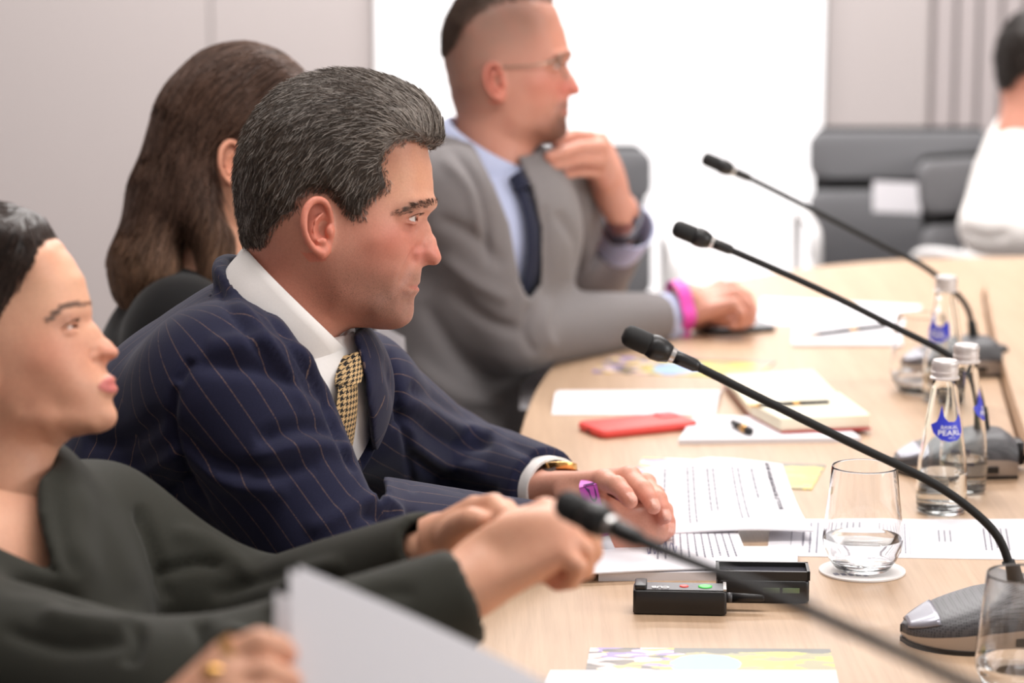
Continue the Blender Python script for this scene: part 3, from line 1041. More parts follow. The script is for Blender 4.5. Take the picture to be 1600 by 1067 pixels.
tumbler(T(1436, 612), 'blurred far water glass left of the farther bottle', 0.02)
M_CAP = plain('bottle_cap', srgb(214, 208, 206), 0.4, 0.45)
M_BLUE = plain('label_blue', srgb(52, 62, 196), 0.45)
M_WPRINT = plain('label_white', srgb(238, 238, 244), 0.6)
BH = 0.196
bprof = [(0.0, 0.0), (0.020, 0.0), (0.0265, 0.002), (0.0285, 0.006), (0.0290, 0.02), (0.0290, 0.048), (0.0275, 0.07), (0.0235, 0.10), (0.0185, 0.135), (0.0150, 0.16), (0.0135, 0.175), (0.0130, 0.182)]
def b_r(z):
    return float(np.interp(z, [p[1] for p in bprof[3:]], [p[0] for p in bprof[3:]]))
def bottle(c, label, rz, water=0.05):
    e = empty('water_bottle', c, rz)
    tag(e, label, 'bottle', 'small glass water bottles')
    e.scale = (1, 1, 0.915)
    prof = [(max(r, 1e-5), z) for r, z in bprof]
    zs = [0.012, 0.02, 0.048, 0.07, 0.10, 0.135, 0.16, 0.182]
    inn = [(b_r(z) - 0.0022, z) for z in zs[::-1]] + [(0.018, 0.008), (1e-5, 0.0085)]
    b = MB().lathe(prof + inn, 48); b.f = [f for f in b.f if len(f) == 4]
    b.build('bottle_glass', M_GLASSB, e, smooth=True)
    wp = [(1e-5, 0.0083), (0.018, 0.0078), (0.0267, 0.012), (0.0269, 0.02), (b_r(water) - 0.0021, water), (1e-5, water)]
    W = MB().lathe(wp, 48); W.f = [f for f in W.f if len(f) == 4]
    W.build('water', M_WATER, e, auto=50)
    cp = [(0.0150, 0.172), (0.0168, 0.1725), (0.0170, 0.1745), (0.0150, 0.1760), (0.0148, 0.180), (0.0155, 0.1805), (0.0155, 0.182), (0.0149, 0.1825), (0.0149, 0.193), (0.0138, 0.1955), (0.0132, 0.196)]
    cm = MB().lathe(cp, 40)
    for k in range(40):
        a = 2 * math.pi * k / 40
        cm.box((0.0149 * math.cos(a), 0.0149 * math.sin(a), 0.1905), (0.0012, 0.0012, 0.004), a)
    cm.build('cap', M_CAP, e, auto=35)
    # blue wave label printed round the shoulder, facing -Y of the bottle
    def onb(s, z, lift=0.0004):
        r = b_r(z) + lift
        a = -math.pi / 2 + s / 0.0215
        return (r * math.cos(a), r * math.sin(a), z)
    topf = lambda s: float(np.interp(s, [-0.021, -0.014, -0.012, -0.0085, -0.005, 0.0, 0.008, 0.013, 0.016, 0.019], [0.117, 0.121, 0.126, 0.143, 0.1275, 0.1215, 0.121, 0.126, 0.131, 0.123]))
    botf = lambda s: float(np.interp(s, [-0.021, -0.017, -0.008, 0.0, 0.010, 0.016, 0.019], [0.116, 0.107, 0.099, 0.0965, 0.098, 0.103, 0.108]))
    V, Fs = [], []
    ns, nz = 36, 6
    for i in range(ns + 1):
        s = -0.021 + 0.040 * i / ns
        for j in range(nz + 1):
            V.append(onb(s, botf(s) + (topf(s) - botf(s)) * j / nz))
    for i in range(ns):
        for j in range(nz):
            a = i * (nz + 1) + j
            Fs.append((a, a + nz + 1, a + nz + 2, a + 1))
    lab = mesh_np('label', np.array(V), Fs, M_BLUE, e, True)
    def wrap(body, s0, z0, size, name, bold=0.0, mat=M_WPRINT, vert=False, par=None):
        cu = bpy.data.curves.new('t', 'FONT'); cu.body = body; cu.size = size; cu.align_x = 'CENTER'; cu.offset = bold
        to = bpy.data.objects.new('t', cu); COL.objects.link(to)
        me = bpy.data.meshes.new_from_object(to.evaluated_get(bpy.context.evaluated_depsgraph_get()))
        bpy.data.objects.remove(to)
        W = []
        for v in me.vertices:
            x, y = (v.co.x, v.co.y) if not vert else (-v.co.y, v.co.x)
            W.append(onb(s0 + x, z0 + y, 0.0009))
        mesh_np(name, np.array(W), [tuple(p.vertices) for p in me.polygons], mat, par or e, False)
    wrap('BAIKAL', 0.0015, 0.1125, 0.0062, 'lettering', 0.0, par=lab)
    wrap('PEARL', 0.0015, 0.1045, 0.0095, 'lettering', 0.00008, par=lab)
    wrap('430 m', 0.0035, 0.1005, 0.0030, 'lettering', par=lab)
    wrap('BAIKAL430', 0.012, 0.055, 0.0105, 'embossed_lettering', mat=M_GLASSB, vert=True)
    m = MB()
    for k in range(14):
        s = 0.030 + k * 0.0011
        w = 0.0006 if k % 3 else 0.0009
        m.add([onb(s, 0.03), onb(s + w, 0.03), onb(s + w, 0.05), onb(s, 0.05)], [(0, 1, 2, 3)])
    m.build('barcode', plain('barcode_blue', srgb(70, 70, 130), 0.6), e)
    return e
bb1 = T(1470, 800)
bottle(bb1, 'near glass bottle with blue BAIKAL PEARL label facing the camera', 0.10, 0.053)
bb2 = T(1503, 768)
bottle(bb2, 'glass bottle directly behind the front blue-labelled bottle', 1.3, 0.045)
bb3 = T(1473, 628)
bottle(bb3, 'blurred farther glass bottle with blue label edge turned left', -0.75, 0.05)

# ------------------------------------------------------------------ gooseneck microphones
def dots_mat():
    t = NT('speaker_grille')
    v = t.n('ShaderNodeTexVoronoi'); v.inputs['Scale'].default_value = 420; v.inputs['Randomness'].default_value = 0.0
    t.l(t.coord(), v.inputs['Vector'])
    f = t.math('LESS_THAN', v.outputs['Distance'], 0.36)
    t.l(t.mix(f, srgb(84, 83, 86), srgb(38, 38, 40)), t.b.inputs['Base Color'])
    t.set(Roughness=0.45)
    return t.m
M_DOTS = dots_mat()
def microphone(label, base_c, neck_px, Y, rz=0.0):
    """base_c: foot of the neck on the table; neck_px: pixels of the neck from foot to capsule end, at depth Y"""
    e = empty('gooseneck_microphone', base_c)
    tag(e, label, 'microphone', 'gooseneck table microphones')
    # base: tear-shaped wedge, low nose towards the speaker (-x), high square end at +x
    cr, sr = math.cos(rz), math.sin(rz)
    rot = lambda p: (p[0] * cr - p[1] * sr, p[0] * sr + p[1] * cr, p[2])
    xs = np.linspace(-0.112, 0.036, 30)
    def hw(x):
        t = (x + 0.112) / 0.148
        return 0.054 * (1 - (1 - min(1, t * 2.2)) ** 2.2) ** 0.6 * (1 - 0.12 * max(0, t - 0.6) / 0.4) + 1e-4
    def ht(x):
        t = (x + 0.112) / 0.148
        return float(np.interp(t, [0, 0.08, 0.25, 0.5, 0.75, 0.92, 1.0], [0.016, 0.022, 0.034, 0.047, 0.054, 0.052, 0.044]))
    def shell(z0f, z1f, inset, n=18):
        V, Fs = [], []
        for x in xs:
            w, zt = hw(x) - inset, z1f(x)
            zb = z0f(x)
            for j in range(n + 1):
                a = math.pi * j / n
                ca, sa = math.cos(a), math.sin(a)
                y = w * np.sign(ca) * abs(ca) ** 0.62
                z = zb + (zt - zb) * abs(sa) ** 0.7
                V.append(rot((x, y, z)))
        m = n + 1
        for i in range(len(xs) - 1):
            for j in range(n):
                a = i * m + j
                Fs.append((a, a + 1, a + m + 1, a + m))
            Fs.append((i * m, i * m + m, i * m + m + n, i * m + n))
        Fs.append(tuple(range(m)))
        Fs.append(tuple(range(len(xs) * m - 1, (len(xs) - 1) * m - 1, -1)))
        return V, Fs
    sk = MB()
    V, Fs = [], []
    n = 20
    rim = [(x, -hw(x)) for x in xs] + [(x, hw(x)) for x in xs[::-1]]
    sk.prism([rot((p[0], p[1], 0))[:2] for p in rim], 0.0, 0.004)
    sk.build('foot_plate', M_BLACK, e, auto=30)
    sk = MB()
    lo = [rot((p[0] * 0.985, p[1] * 0.97, 0.004)) for p in rim]
    hi = [rot((p[0], p[1], 0.4 * ht(p[0]) + 0.003)) for p in rim]
    m_ = len(rim)
    sk.add(lo + hi, [(i, (i + 1) % m_, m_ + (i + 1) % m_, m_ + i) for i in range(m_)])
    sk.build('silver_skirt', M_SILVER, e, auto=50)
    d = MB(); d.add(*shell(lambda x: 0.4 * ht(x) + 0.002, lambda x: ht(x), 0.0015)); d.build('top_shell', M_DOTS, e, auto=50)
    Vb, Fb = [], []
    for i in range(9):
        x = -0.1065 + 0.027 * i / 8
        w, zt, zb = hw(x) - 0.0015, ht(x), 0.4 * ht(x) + 0.002
        for j in range(13):
            y = w * 0.9 * (2 * j / 12 - 1)
            ca = min(1.0, (abs(y) / w) ** (1 / 0.62))
            Vb.append(rot((x, y, zb + (zt - zb) * max(0.0, 1 - ca * ca) ** 0.35 + 0.0012)))
    for i in range(8):
        for j in range(12):
            k = i * 13 + j
            Fb.append((k, k + 13, k + 14, k + 1))
    o = mesh_np('talk_button', np.array(Vb), Fb, plain('button_grey', srgb(150, 150, 160), 0.22, 0.3), e, True)
    sm = o.modifiers.new('s', 'SOLIDIFY'); sm.thickness = 0.0016; sm.offset = 0
    MB().box(rot((0.0, -0.0515, 0.012)), (0.022, 0.003, 0.008), rz).build('socket', M_BLACK, e)
    MB().box(rot((0.043, 0.01, 0.022)), (0.018, 0.03, 0.03), rz, 0.004).build('plug', M_BLACK, e, auto=40)
    MB().tube([rot((0.05, 0.01, 0.014)), rot((0.075, 0.012, 0.014)), rot((0.086, 0.015, 0.014))], 0.004, 8).build('cable', M_BLACK, e, smooth=True)
    # neck
    P = np.array([PY(p[0], p[1], p[2] if len(p) > 2 else Y) for p in neck_px]) - np.asarray(base_c)
    P = np.concatenate([[[0, 0, 0.045]], P])
    C = catmull(P, 10)
    L = np.concatenate([[0], np.cumsum(np.linalg.norm(np.diff(C, axis=0), axis=1))])
    tot = L[-1]
    def at(s):
        return np.array([np.interp(s, L, C[:, i]) for i in range(3)])
    end = tot - 0.072
    MB().tube([at(s) for s in np.linspace(0, 0.035, 5)], [0.0095, 0.0085, 0.0072, 0.0066, 0.0062], 14).build('neck_boot', M_BLACKM, e, smooth=True)
    MB().tube([at(s) for s in np.linspace(0.02, end + 0.005, 60)], 0.0042, 12).build('gooseneck', M_BLACKM, e, smooth=True)
    dirn = nrm(at(tot) - at(end))
    p0 = at(end)
    q = lambda s: p0 + dirn * s
    MB().tube([q(-0.004), q(0), q(0.014), q(0.022)], [0.0045, 0.0062, 0.0066, 0.0066], 16).build('capsule_collar', M_BLACK, e, smooth=True)
    MB().tube([q(0.0215), q(0.0265)], [0.0072, 0.0078], 16).build('silver_ring', M_CHROME, e, auto=30)
    MB().tube([q(0.026), q(0.034), q(0.042), q(0.048)], [0.0085, 0.0115, 0.0122, 0.0108], 18).build('capsule_body', M_BLACK, e, smooth=True)
    MB().tube([q(0.047), q(0.05), q(0.068), q(0.072), q(0.0745)], [0.0104, 0.0108, 0.0106, 0.009, 0.005], 18).build('capsule_grille', M_BLACKM, e, smooth=True)
    return e
m1 = T(1588, 1000)
microphone('near sharp gooseneck microphone, its base in the lower right', m1, [(1582, 900), (1560, 840), (1510, 790), (1440, 745), (1330, 692), (1180, 618), (1084, 570), (978, 522)], m1[1])
m2 = T(1534, 735)
microphone('gooseneck microphone whose base sits behind the glass bottles', m2, [(1535, 640), (1520, 590), (1478, 552), (1400, 512), (1280, 452), (1140, 390), (1055, 356)], m2[1])
m3 = T(1520, 580)
microphone('farthest gooseneck microphone, rising highest in front of the grey chair', m3, [(1522, 530), (1508, 475), (1452, 422), (1380, 384), (1280, 333), (1170, 278), (1100, 247)], m3[1])
m0 = PY(1830, 1500, 1.20); m0[2] = TZ
microphone('blurred nearest gooseneck microphone in front of the clasped hands', m0, [(1800, 1330, 1.20), (1740, 1215, 1.20), (1620, 1125, 1.23), (1440, 1035, 1.30), (1240, 943, 1.43), (1100, 885, 1.57), (1010, 848, 1.67), (880, 786, 1.73)], 1.5)

# white paper on the far chair
cch = chair_used[0]
pc = PY(1432, 308, 6.2)
o, S, b = sheet('paper', 'white paper sign on the empty far chair', 'paper', [PY(1364, 284, 5.99), PY(1504, 290, 5.99), PY(1504, 337, 5.97), PY(1364, 331, 5.97)], 0.002)

sheet('paper', 'white paper on the lap of the man in the grey suit', 'paper', [PY(815, 560, 3.98), PY(890, 556, 4.02), PY(875, 640, 3.82), PY(812, 640, 3.78)], .001, n=4)
# ------------------------------------------------------------------ skin, hair and cloth materials
def skin_mat():
    t = NT('skin')
    a = t.attr('col')
    n = t.noise(420, 3, t.coord(), 0.6)
    n2 = t.noise(45, 3, t.coord(), 0.6)
    c = t.mix(t.math('MULTIPLY', t.math('SUBTRACT', n, 0.35), 0.35), a.outputs['Color'], srgb(120, 66, 52))
    c = t.mix(t.math('MULTIPLY', t.math('SUBTRACT', n2, 0.4), 0.5), c, srgb(196, 112, 92))
    t.l(c, t.b.inputs['Base Color'])
    t.set(Roughness=0.47)
    t.b.inputs['Specular IOR Level'].default_value = 0.4
    t.b.inputs['Subsurface Weight'].default_value = 0.12
    t.b.inputs['Subsurface Radius'].default_value = (0.010, 0.004, 0.002)
    t.b.inputs['Subsurface Scale'].default_value = 0.6
    t.bump(n, 0.22, 0.0006)
    # eyes are smooth and wet (values above 0); stubble where the value is below 0
    e = t.attr('wet').outputs['Fac']
    t.l(t.math('SUBTRACT', 0.47, t.math('MULTIPLY', t.math('MAXIMUM', e, 0.0), 0.40)), t.b.inputs['Roughness'])
    dots = t.math('GREATER_THAN', t.noise(1300, 1, t.coord()), 0.56)
    st = t.math('MULTIPLY', t.math('MULTIPLY', t.math('MAXIMUM', t.math('MULTIPLY', e, -1.0), 0.0), dots), 0.5)
    c = t.mix(st, c, srgb(70, 52, 46))
    t.l(c, t.b.inputs['Base Color'])
    return t.m
M_SKIN = skin_mat()
def hair_mat(name, rough=0.42):
    t = NT(name)
    t.l(t.attr('col').outputs['Color'], t.b.inputs['Base Color'])
    t.set(Roughness=rough)
    t.b.inputs['Specular IOR Level'].default_value = 0.32
    return t.m
M_HAIR = hair_mat('hair')
def cloth_mat(name, col, weave=1400, rough=0.85, col2=None, bump=0.35, sheen=0.15, scale2=500):
    t = NT(name)
    n = t.noise(scale2, 3, t.coord(), 0.6)
    c2 = col2 or tuple(c * 0.72 for c in col[:3]) + (1,)
    t.l(t.mix(n, c2, col), t.b.inputs['Base Color'])
    t.set(Roughness=rough)
    t.b.inputs['Specular IOR Level'].default_value = 0.2
    t.b.inputs['Sheen Weight'].default_value = sheen
    t.bump(t.noise(weave, 2, t.coord()), bump, 0.0006)
    return t.m

# ------------------------------------------------------------------ heads
def tps_fit(P, val, lam=1e-6):
    n = len(P)
    d = np.linalg.norm(P[:, None] - P[None], axis=2)
    K = np.where(d > 0, d * d * np.log(d + 1e-12), 0)
    A = np.zeros((n + 3, n + 3))
    A[:n, :n] = K + lam * np.eye(n)
    A[:n, n] = 1; A[:n, n + 1:] = P
    A[n, :n] = 1; A[n + 1:, :n] = P.T
    w = np.linalg.solve(A, np.concatenate([val, np.zeros(3)]))
    def f(Q):
        out = np.zeros(len(Q))
        for s in range(0, len(Q), 20000):
            q = Q[s:s + 20000]
            d = np.linalg.norm(q[:, None] - P[None], axis=2)
            out[s:s + 20000] = np.where(d > 0, d * d * np.log(d + 1e-12), 0) @ w[:n] + w[n] + q @ w[n + 1:]
        return out
    return f
def poly_sd(Q, poly):
    """signed distance in the plane, positive inside"""
    poly = np.asarray(poly, float)
    d, _ = seg_dist(Q, np.concatenate([poly, poly[:1]]))
    ins = np.zeros(len(Q), bool)
    j = len(poly) - 1
    for i in range(len(poly)):
        a, b = poly[i], poly[j]
        c = ((a[1] > Q[:, 1]) != (b[1] > Q[:, 1])) & (Q[:, 0] < (b[0] - a[0]) * (Q[:, 1] - a[1]) / (b[1] - a[1] + 1e-12) + a[0])
        ins ^= c
        j = i
    return np.where(ins, d, -d)
MS = 3561.0
def mc(x, y):      # head sketch units -> metres, origin at the ear canal
    return np.array(((x - 390) / MS, (610 - y) / MS))
MALE_OUT = [(752, 340, .045), (764, 390, .05), (768, 440, .05), (770, 490, .04), (771, 512, .03), (763, 535, .02), (750, 562, .012), (754, 590, .009), (766, 625, .008), (782, 665, .009), (793, 695, .010),
            (797, 712, .011), (790, 728, .010), (768, 738, .010), (738, 741, .010), (727, 748, .012), (724, 770, .018), (721, 792, .02), (720, 803, .02), (713, 812, .02), (719, 824, .02), (711, 838, .018), (702, 852, .018),
            (699, 875, .02), (698, 902, .022), (690, 932, .025), (667, 954, .028), (635, 966, .03), (595, 968, .035), (540, 962, .04), (470, 945, .045), (400, 915, .05), (320, 870, .05), (230, 800, .05), (150, 735, .045),
            (108, 670, .045), (100, 600, .05), (95, 520, .055), (90, 440, .06), (100, 370, .065), (130, 285, .065), (180, 205, .065), (245, 140, .065), (320, 105, .065), (410, 85, .065), (500, 90, .065), (590, 118, .06),
            (670, 170, .055), (720, 230, .05), (743, 290, .045)]
MALE_W = [(390, 600, .073), (350, 300, .076), (300, 400, .077), (450, 250, .072), (550, 330, .066), (150, 500, .055), (420, 800, .062), (480, 880, .050), (560, 900, .043), (620, 905, .033), (670, 910, .018),
          (672, 812, .029), (650, 820, .036), (620, 800, .043), (560, 760, .056), (500, 740, .0635), (720, 705, .0172), (690, 700, .033), (660, 680, .045), (640, 650, .0525), (735, 640, .013), (745, 592, .0085),
          (708, 790, .014), (690, 795, .022), (705, 826, .014), (690, 840, .022), (600, 640, .0618), (500, 600, .070), (560, 480, .065), (640, 450, .057), (700, 420, .045), (745, 420, .024),
          (700, 300, .043), (640, 230, .054), (560, 170, .055), (450, 150, .057), (330, 170, .060), (220, 260, .062), (150, 380, .052), (130, 600, .045), (200, 650, .055), (250, 720, .052),
          (745, 520, .024), (700, 532, .043), (650, 545, .054), (722, 562, .017), (703, 568, .031), (682, 572, .040), (660, 578, .0475), (640, 590, .0535), (700, 612, .030), (670, 622, .044),
          (760, 650, .0105), (745, 690, .0150), (775, 708, .0105), (712, 725, .0165), (700, 660, .027), (675, 900, .018), (650, 930, .022), (640, 880, .031), (610, 720, .052), (560, 650, .0668), (520, 700, .065),
          (460, 700, .069), (450, 800, .061), (520, 830, .053), (580, 830, .0455), (420, 870, .052), (640, 760, .044)]
FEM_OUT = [(730, 300, .045), (752, 380, .05), (757, 440, .05), (754, 490, .04), (750, 520, .03), (741, 550, .016), (742, 572, .010), (754, 605, .008), (771, 645, .008), (784, 675, .008), (790, 690, .009), (784, 705, .009), (765, 712, .009),
           (738, 722, .010), (730, 732, .014), (731, 755, .018), (736, 772, .02), (737, 785, .02), (727, 796, .02), (734, 808, .02), (732, 822, .018), (716, 842, .018), (713, 862, .02), (716, 885, .022), (708, 915, .024), (686, 934, .026),
           (650, 940, .03), (600, 930, .035), (540, 920, .04), (470, 905, .045), (400, 880, .05), (320, 840, .05), (230, 780, .05), (160, 720, .045), (118, 660, .045), (100, 600, .05), (92, 520, .055), (88, 440, .06),
           (98, 360, .065), (128, 280, .065), (180, 205, .065), (245, 145, .065), (320, 108, .065), (410, 90, .065), (500, 98, .065), (590, 135, .06), (665, 190, .055), (706, 245, .05)]
FEM_W = [(x, y, w * (0.93 if y < 620 else 0.91)) for x, y, w in MALE_W if y < 715 and not (x > 735 and y > 500) and not (x > 685 and y > 670)] + \
        [(735, 640, .011), (745, 690, .013), (716, 690, .0165), (770, 690, .0095), (712, 706, .014), (692, 694, .0275), (733, 780, .0120), (716, 784, .0195), (700, 794, .0250), (728, 812, .012), (710, 818, .0185),
         (672, 795, .0325), (640, 790, .0400), (600, 780, .0465), (560, 760, .0515), (500, 740, .0575), (655, 735, .0400), (690, 740, .0275), (712, 750, .0185), (690, 842, .0225), (660, 850, .0305), (620, 850, .0375),
         (695, 888, .0155), (668, 905, .0200), (640, 912, .0250), (600, 895, .0335), (560, 885, .0385), (500, 875, .0450), (450, 840, .0515), (420, 800, .0555), (560, 820, .0465), (250, 720, .048), (460, 790, .056)]
HEADS = {}
def head_map(kind):
    if kind in HEADS:
        return HEADS[kind]
    out, wid = (MALE_OUT, MALE_W) if kind == 'male' else (FEM_OUT, FEM_W)
    O = np.array([mc(x, y) for x, y, r in out])
    Rr = np.array([r for _, _, r in out])
    tang = np.roll(O, -1, 0) - np.roll(O, 1, 0)
    nor = np.stack([tang[:, 1], -tang[:, 0]], 1)
    nor /= np.linalg.norm(nor, axis=1, keepdims=True)
    cen = O.mean(0)
    if ((O - cen) * nor).sum() < 0:
        nor = -nor
    dl = 0.006
    P = np.concatenate([O, O + nor * dl, np.array([mc(x, y) for x, y, w in wid])])
    val = np.concatenate([np.zeros(len(O)), -2 * Rr * dl, np.array([w * w for _, _, w in wid])])
    f = tps_fit(P, val, 1e-7)
    HEADS[kind] = f
    return f
LO, HI = np.array((-0.135, 0.0, -0.165)), np.array((0.135, 0.105, 0.165))

def build_head(kind, h, neck=None, paint=None, gaze=0.0, ear=True, lid=0.0, seed=0):
    """returns local mesh arrays (V, Q, colour, wet) plus the field without ears for the hair"""
    f2 = head_map(kind)
    F = Field(LO, HI, h)
    U, Vv = np.meshgrid(F.ax[0], F.ax[2], indexing='ij')
    W2 = f2(np.stack([U.ravel(), Vv.ravel()], 1)).reshape(U.shape)
    gu, gv = np.gradient(W2, h)
    y = F.ax[1][None, :, None]
    g = y ** 2 - W2[:, None, :]
    grd = np.sqrt(4 * y ** 2 + (gu ** 2 + gv ** 2)[:, None, :]) + 0.004
    F.d = (g / grd).astype(np.float32)
    def surf(cx, cy, lift=0.0):
        u, v = mc(cx, cy)
        w2 = f2(np.array([[u, v]]))[0]
        return np.array((u, math.sqrt(max(w2, 1e-8)) + lift, v))
    def line(pts, r, k, mode, lift=0.0):
        P = [surf(x, yy, lift) for x, yy in pts]
        rr = r if hasattr(r, '__len__') else [r] * len(P)
        F.op(chain(P, rr), k, mode)
    fem = kind != 'male'
    dy = -16 if fem else 0
    # creases and forms of the face
    if not fem:
        line([(728, 668), (708, 676), (699, 698), (704, 722)], [.0012, .002, .0022, .0015], .006, 's', 0.001)
        line([(696, 716), (680, 752), (664, 790), (656, 818)], [.003, .0045, .004, .002], .014, 's', 0.0042)
        line([(716, 812), (698, 813), (678, 812), (667, 815)], [.0008, .0009, .0009, .0006], .0025, 's', 0.0002)
        line([(692, 866), (674, 862)], [.005, .004], .014, 's', 0.0046)
        line([(664, 608), (690, 616), (706, 610)], [.002, .002, .001], .008, 's', 0.0026)
        line([(765, 520), (728, 516), (690, 524), (650, 545)], [.003, .0045, .005, .003], .012, 'u', -0.0022)
        F.sub(prim_ell(np.array((mc(757, 737)[0], .0075, mc(757, 737)[1])), np.eye(3), (.0055, .0032, .003)), .002)
    else:
        line([(735, 668), (716, 672), (704, 690), (708, 706)], [.001, .0016, .0016, .001], .005, 's', 0.001)
        line([(736, 797), (716, 797), (699, 794)], [.001, .0011, .0008], .003, 's', 0.0005)
        line([(738, 778), (720, 783), (704, 791)], [.003, .0026, .001], .006, 'u', -0.0022)
        line([(735, 812), (718, 809), (703, 798)], [.0034, .003, .001], .006, 'u', -0.0024)
        F.sub(prim_ell(np.array((mc(757, 712)[0], .0068, mc(757, 712)[1])), np.eye(3), (.0045, .0026, .0025)), .002)
    # eye
    ec = np.array((mc(703 if not fem else 690, 0)[0] - .012, .0315 if not fem else .0300, mc(0, 571)[1]))
    eye_o = ec + np.array((-.002, .0165, -.0015))
    eye_m = ec + np.array((.0085, .0115, .0))
    eye_f = ec + np.array((.0135, .002, .0005))
    eye_i = ec + np.array((.010, -.0125, -.0015))
    op = .0036 - lid
    F.sub(chain([eye_o, eye_m, eye_f, eye_i], [.0016, op, op, .0018]), .0015)
    upl = [eye_o + (-.001, .0, .001), eye_m + (0.0005, .0, .0052), eye_f + (0.0004, 0, .0054), eye_i + (0, 0, .003)]
    F.add(chain([np.array(p) for p in upl], [.0012, .0022, .0022, .001]), .003)
    lol = [eye_o + (-.001, 0, -.001), eye_m + (-.0008, -.0005, -.0050), eye_f + (-.0012, 0, -.0050), eye_i + (0, 0, -.003)]
    F.add(chain([np.array(p) for p in lol], [.001, .0017, .0017, .001]), .003)
    noeye = F.d.copy()
    F.add(prim_ell(ec, np.eye(3), (.0121, .0121, .0121)), 0)
    base = F.d.copy()
    if ear:
        def ep(cx, cy, out):
            cx, cy = 397 + (cx - 397) * .90, 602 + (cy - 600) * .89
            u, v = mc(cx, cy)
            return np.array((u, .0715 * (0.94 if fem else 1) + out, v))
        hel = [ep(402, 600, .001), ep(398, 545, .006), ep(378, 502, .011), ep(340, 494, .015), ep(308, 528, .0185), ep(299, 585, .020), ep(310, 640, .018), ep(335, 682, .0135), ep(368, 702, .008)]
        hel = catmull(hel, 4)
        F.add(prim_ell(ep(362, 595, .0025), [(0.93, -0.36, 0), (0.36, 0.93, 0), (0, 0, 1)], (.0150, .0050, .0265)), .006)
        F.add(prim_ell(ep(366, 690, .006), [(0.93, -0.36, 0), (0.36, 0.93, 0), (0, 0, 1)], (.0085, .0045, .0085)), .004)
        F.add(chain(hel, list(np.interp(np.arange(len(hel)), [0, 8, 20, len(hel) - 1], [.0022, .0036, .0038, .0036]))), .002)
        F.add(chain([ep(372, 545, .010), ep(345, 575, .0135), ep(338, 615, .0135), ep(352, 650, .0115)], [.0016, .0024, .0026, .002]), .003)
        F.sub(chain([ep(352, 522, .0155), ep(325, 552, .0185), ep(317, 605, .0185), ep(330, 648, .0160)], [.0018, .0026, .0026, .0016]), .001)
        F.sub(prim_ell(ep(374, 610, .0100), [(0.93, -0.36, 0), (0.36, 0.93, 0), (0, 0, 1)], (.0098, .0085, .0130)), .002)
        F.sub(prim_ell(ep(380, 545, .014), [(0.93, -0.36, 0), (0.36, 0.93, 0), (0, 0, 1)], (.0065, .0042, .0055)), .0015)
        F.add(prim_ell(ep(397, 615, .005), np.eye(3), (.0042, .0042, .0065)), .003)
        F.add(prim_ell(ep(368, 655, .0085), np.eye(3), (.005, .0035, .004)), .003)
    ye = F.ax[1]
    def mirror(d):
        return np.concatenate([d[:, :0:-1, :], d], 1)
    G = Field(LO, LO + 0.01, h)
    G.lo = np.array((LO[0], -F.ax[1][-1], LO[2]))
    G.ax = [F.ax[0], np.concatenate([-F.ax[1][:0:-1], F.ax[1]]), F.ax[2]]
    G.d = mirror(F.d)
    if neck:
        for prim, k in neck:
            G.add(prim, k)
    H = Field(LO, LO + 0.01, h)
    H.lo, H.ax, H.d = G.lo, G.ax, mirror(base)
    V, Q = big_parts(*G.mesh(), .004)
    V = relax(V, Q, 1, 0.5)
    # colours
    uv = np.stack([V[:, 0], V[:, 2]], 1)
    c = np.tile(np.array(paint['skin'][:3]), (len(V), 1))
    def blot(cx, cy, sx, sy, col, amt):
        nonlocal c
        p = mc(cx, cy)
        m = amt * np.exp(-((uv[:, 0] - p[0]) / sx) ** 2 - ((uv[:, 1] - p[1]) / sy) ** 2)
        c = c * (1 - m[:, None]) + np.array(col[:3]) * m[:, None]
    for b in paint.get('blots', ()):
        blot(*b)
    # lips
    lp = [(722, 804), (700, 806), (676, 812), (690, 821), (708, 827), (722, 825)] if not fem else [(748, 768), (735, 766), (716, 776), (697, 794), (712, 815), (728, 826), (745, 824)]
    sd = poly_sd(uv, [mc(x, yy) for x, yy in lp])
    m = np.clip(0.5 + sd / .002, 0, 1) * paint.get('lip_amt', .8) * (np.abs(V[:, 1]) < .034)
    c = c * (1 - m[:, None]) + np.array(paint['lips'][:3]) * m[:, None]
    # ear
    e = (np.abs(uv[:, 0] + .012) < .022) & (uv[:, 1] < .038) & (uv[:, 1] > -.031) & (np.abs(V[:, 1]) > .066) & (H.sample(V) > .0015)
    c[e] = c[e] * 0.45 + np.array(paint['ear'][:3]) * 0.55
    # eyes
    wet = np.zeros(len(V))
    Va = V.copy(); Va[:, 1] = np.abs(Va[:, 1])
    q = Va - ec
    r = np.linalg.norm(q, axis=1)
    on = (np.abs(r - .0121) < .0009) & (H.sample(V) > -0.0012) & (Field_sample_like(H, mirror(noeye), V) > 0.0004)
    on &= (q[:, 2] > -.0052) & (q[:, 2] < .0058)
    gz = nrm((1, gaze, -0.03))
    qs = V - np.stack([np.full(len(V), ec[0]), np.sign(V[:, 1]) * ec[1], np.full(len(V), ec[2])], 1)
    ca = (qs / (np.linalg.norm(qs, axis=1, keepdims=True) + 1e-9)) @ gz
    c[on] = srgb(226, 218, 212)[:3]
    c[on & (ca > math.cos(math.radians(31)))] = paint['iris'][:3]
    c[on & (ca > math.cos(math.radians(15)))] = srgb(14, 12, 12)[:3]
    for (cx, cy, sx, sy, amt) in paint.get('stubble', ()):
        p = mc(cx, cy)
        wet = np.minimum(wet, -amt * np.exp(-((uv[:, 0] - p[0]) / sx) ** 2 - ((uv[:, 1] - p[1]) / sy) ** 2))
    wet[on] = 1
    return dict(V=V, Q=Q, col=c, wet=wet, F=H, surf=surf, ec=ec, upl=upl, kind=kind)
def Field_sample_like(H, d, P):
    old = H.d
    H.d = d
    o = H.sample(P)
    H.d = old
    return o

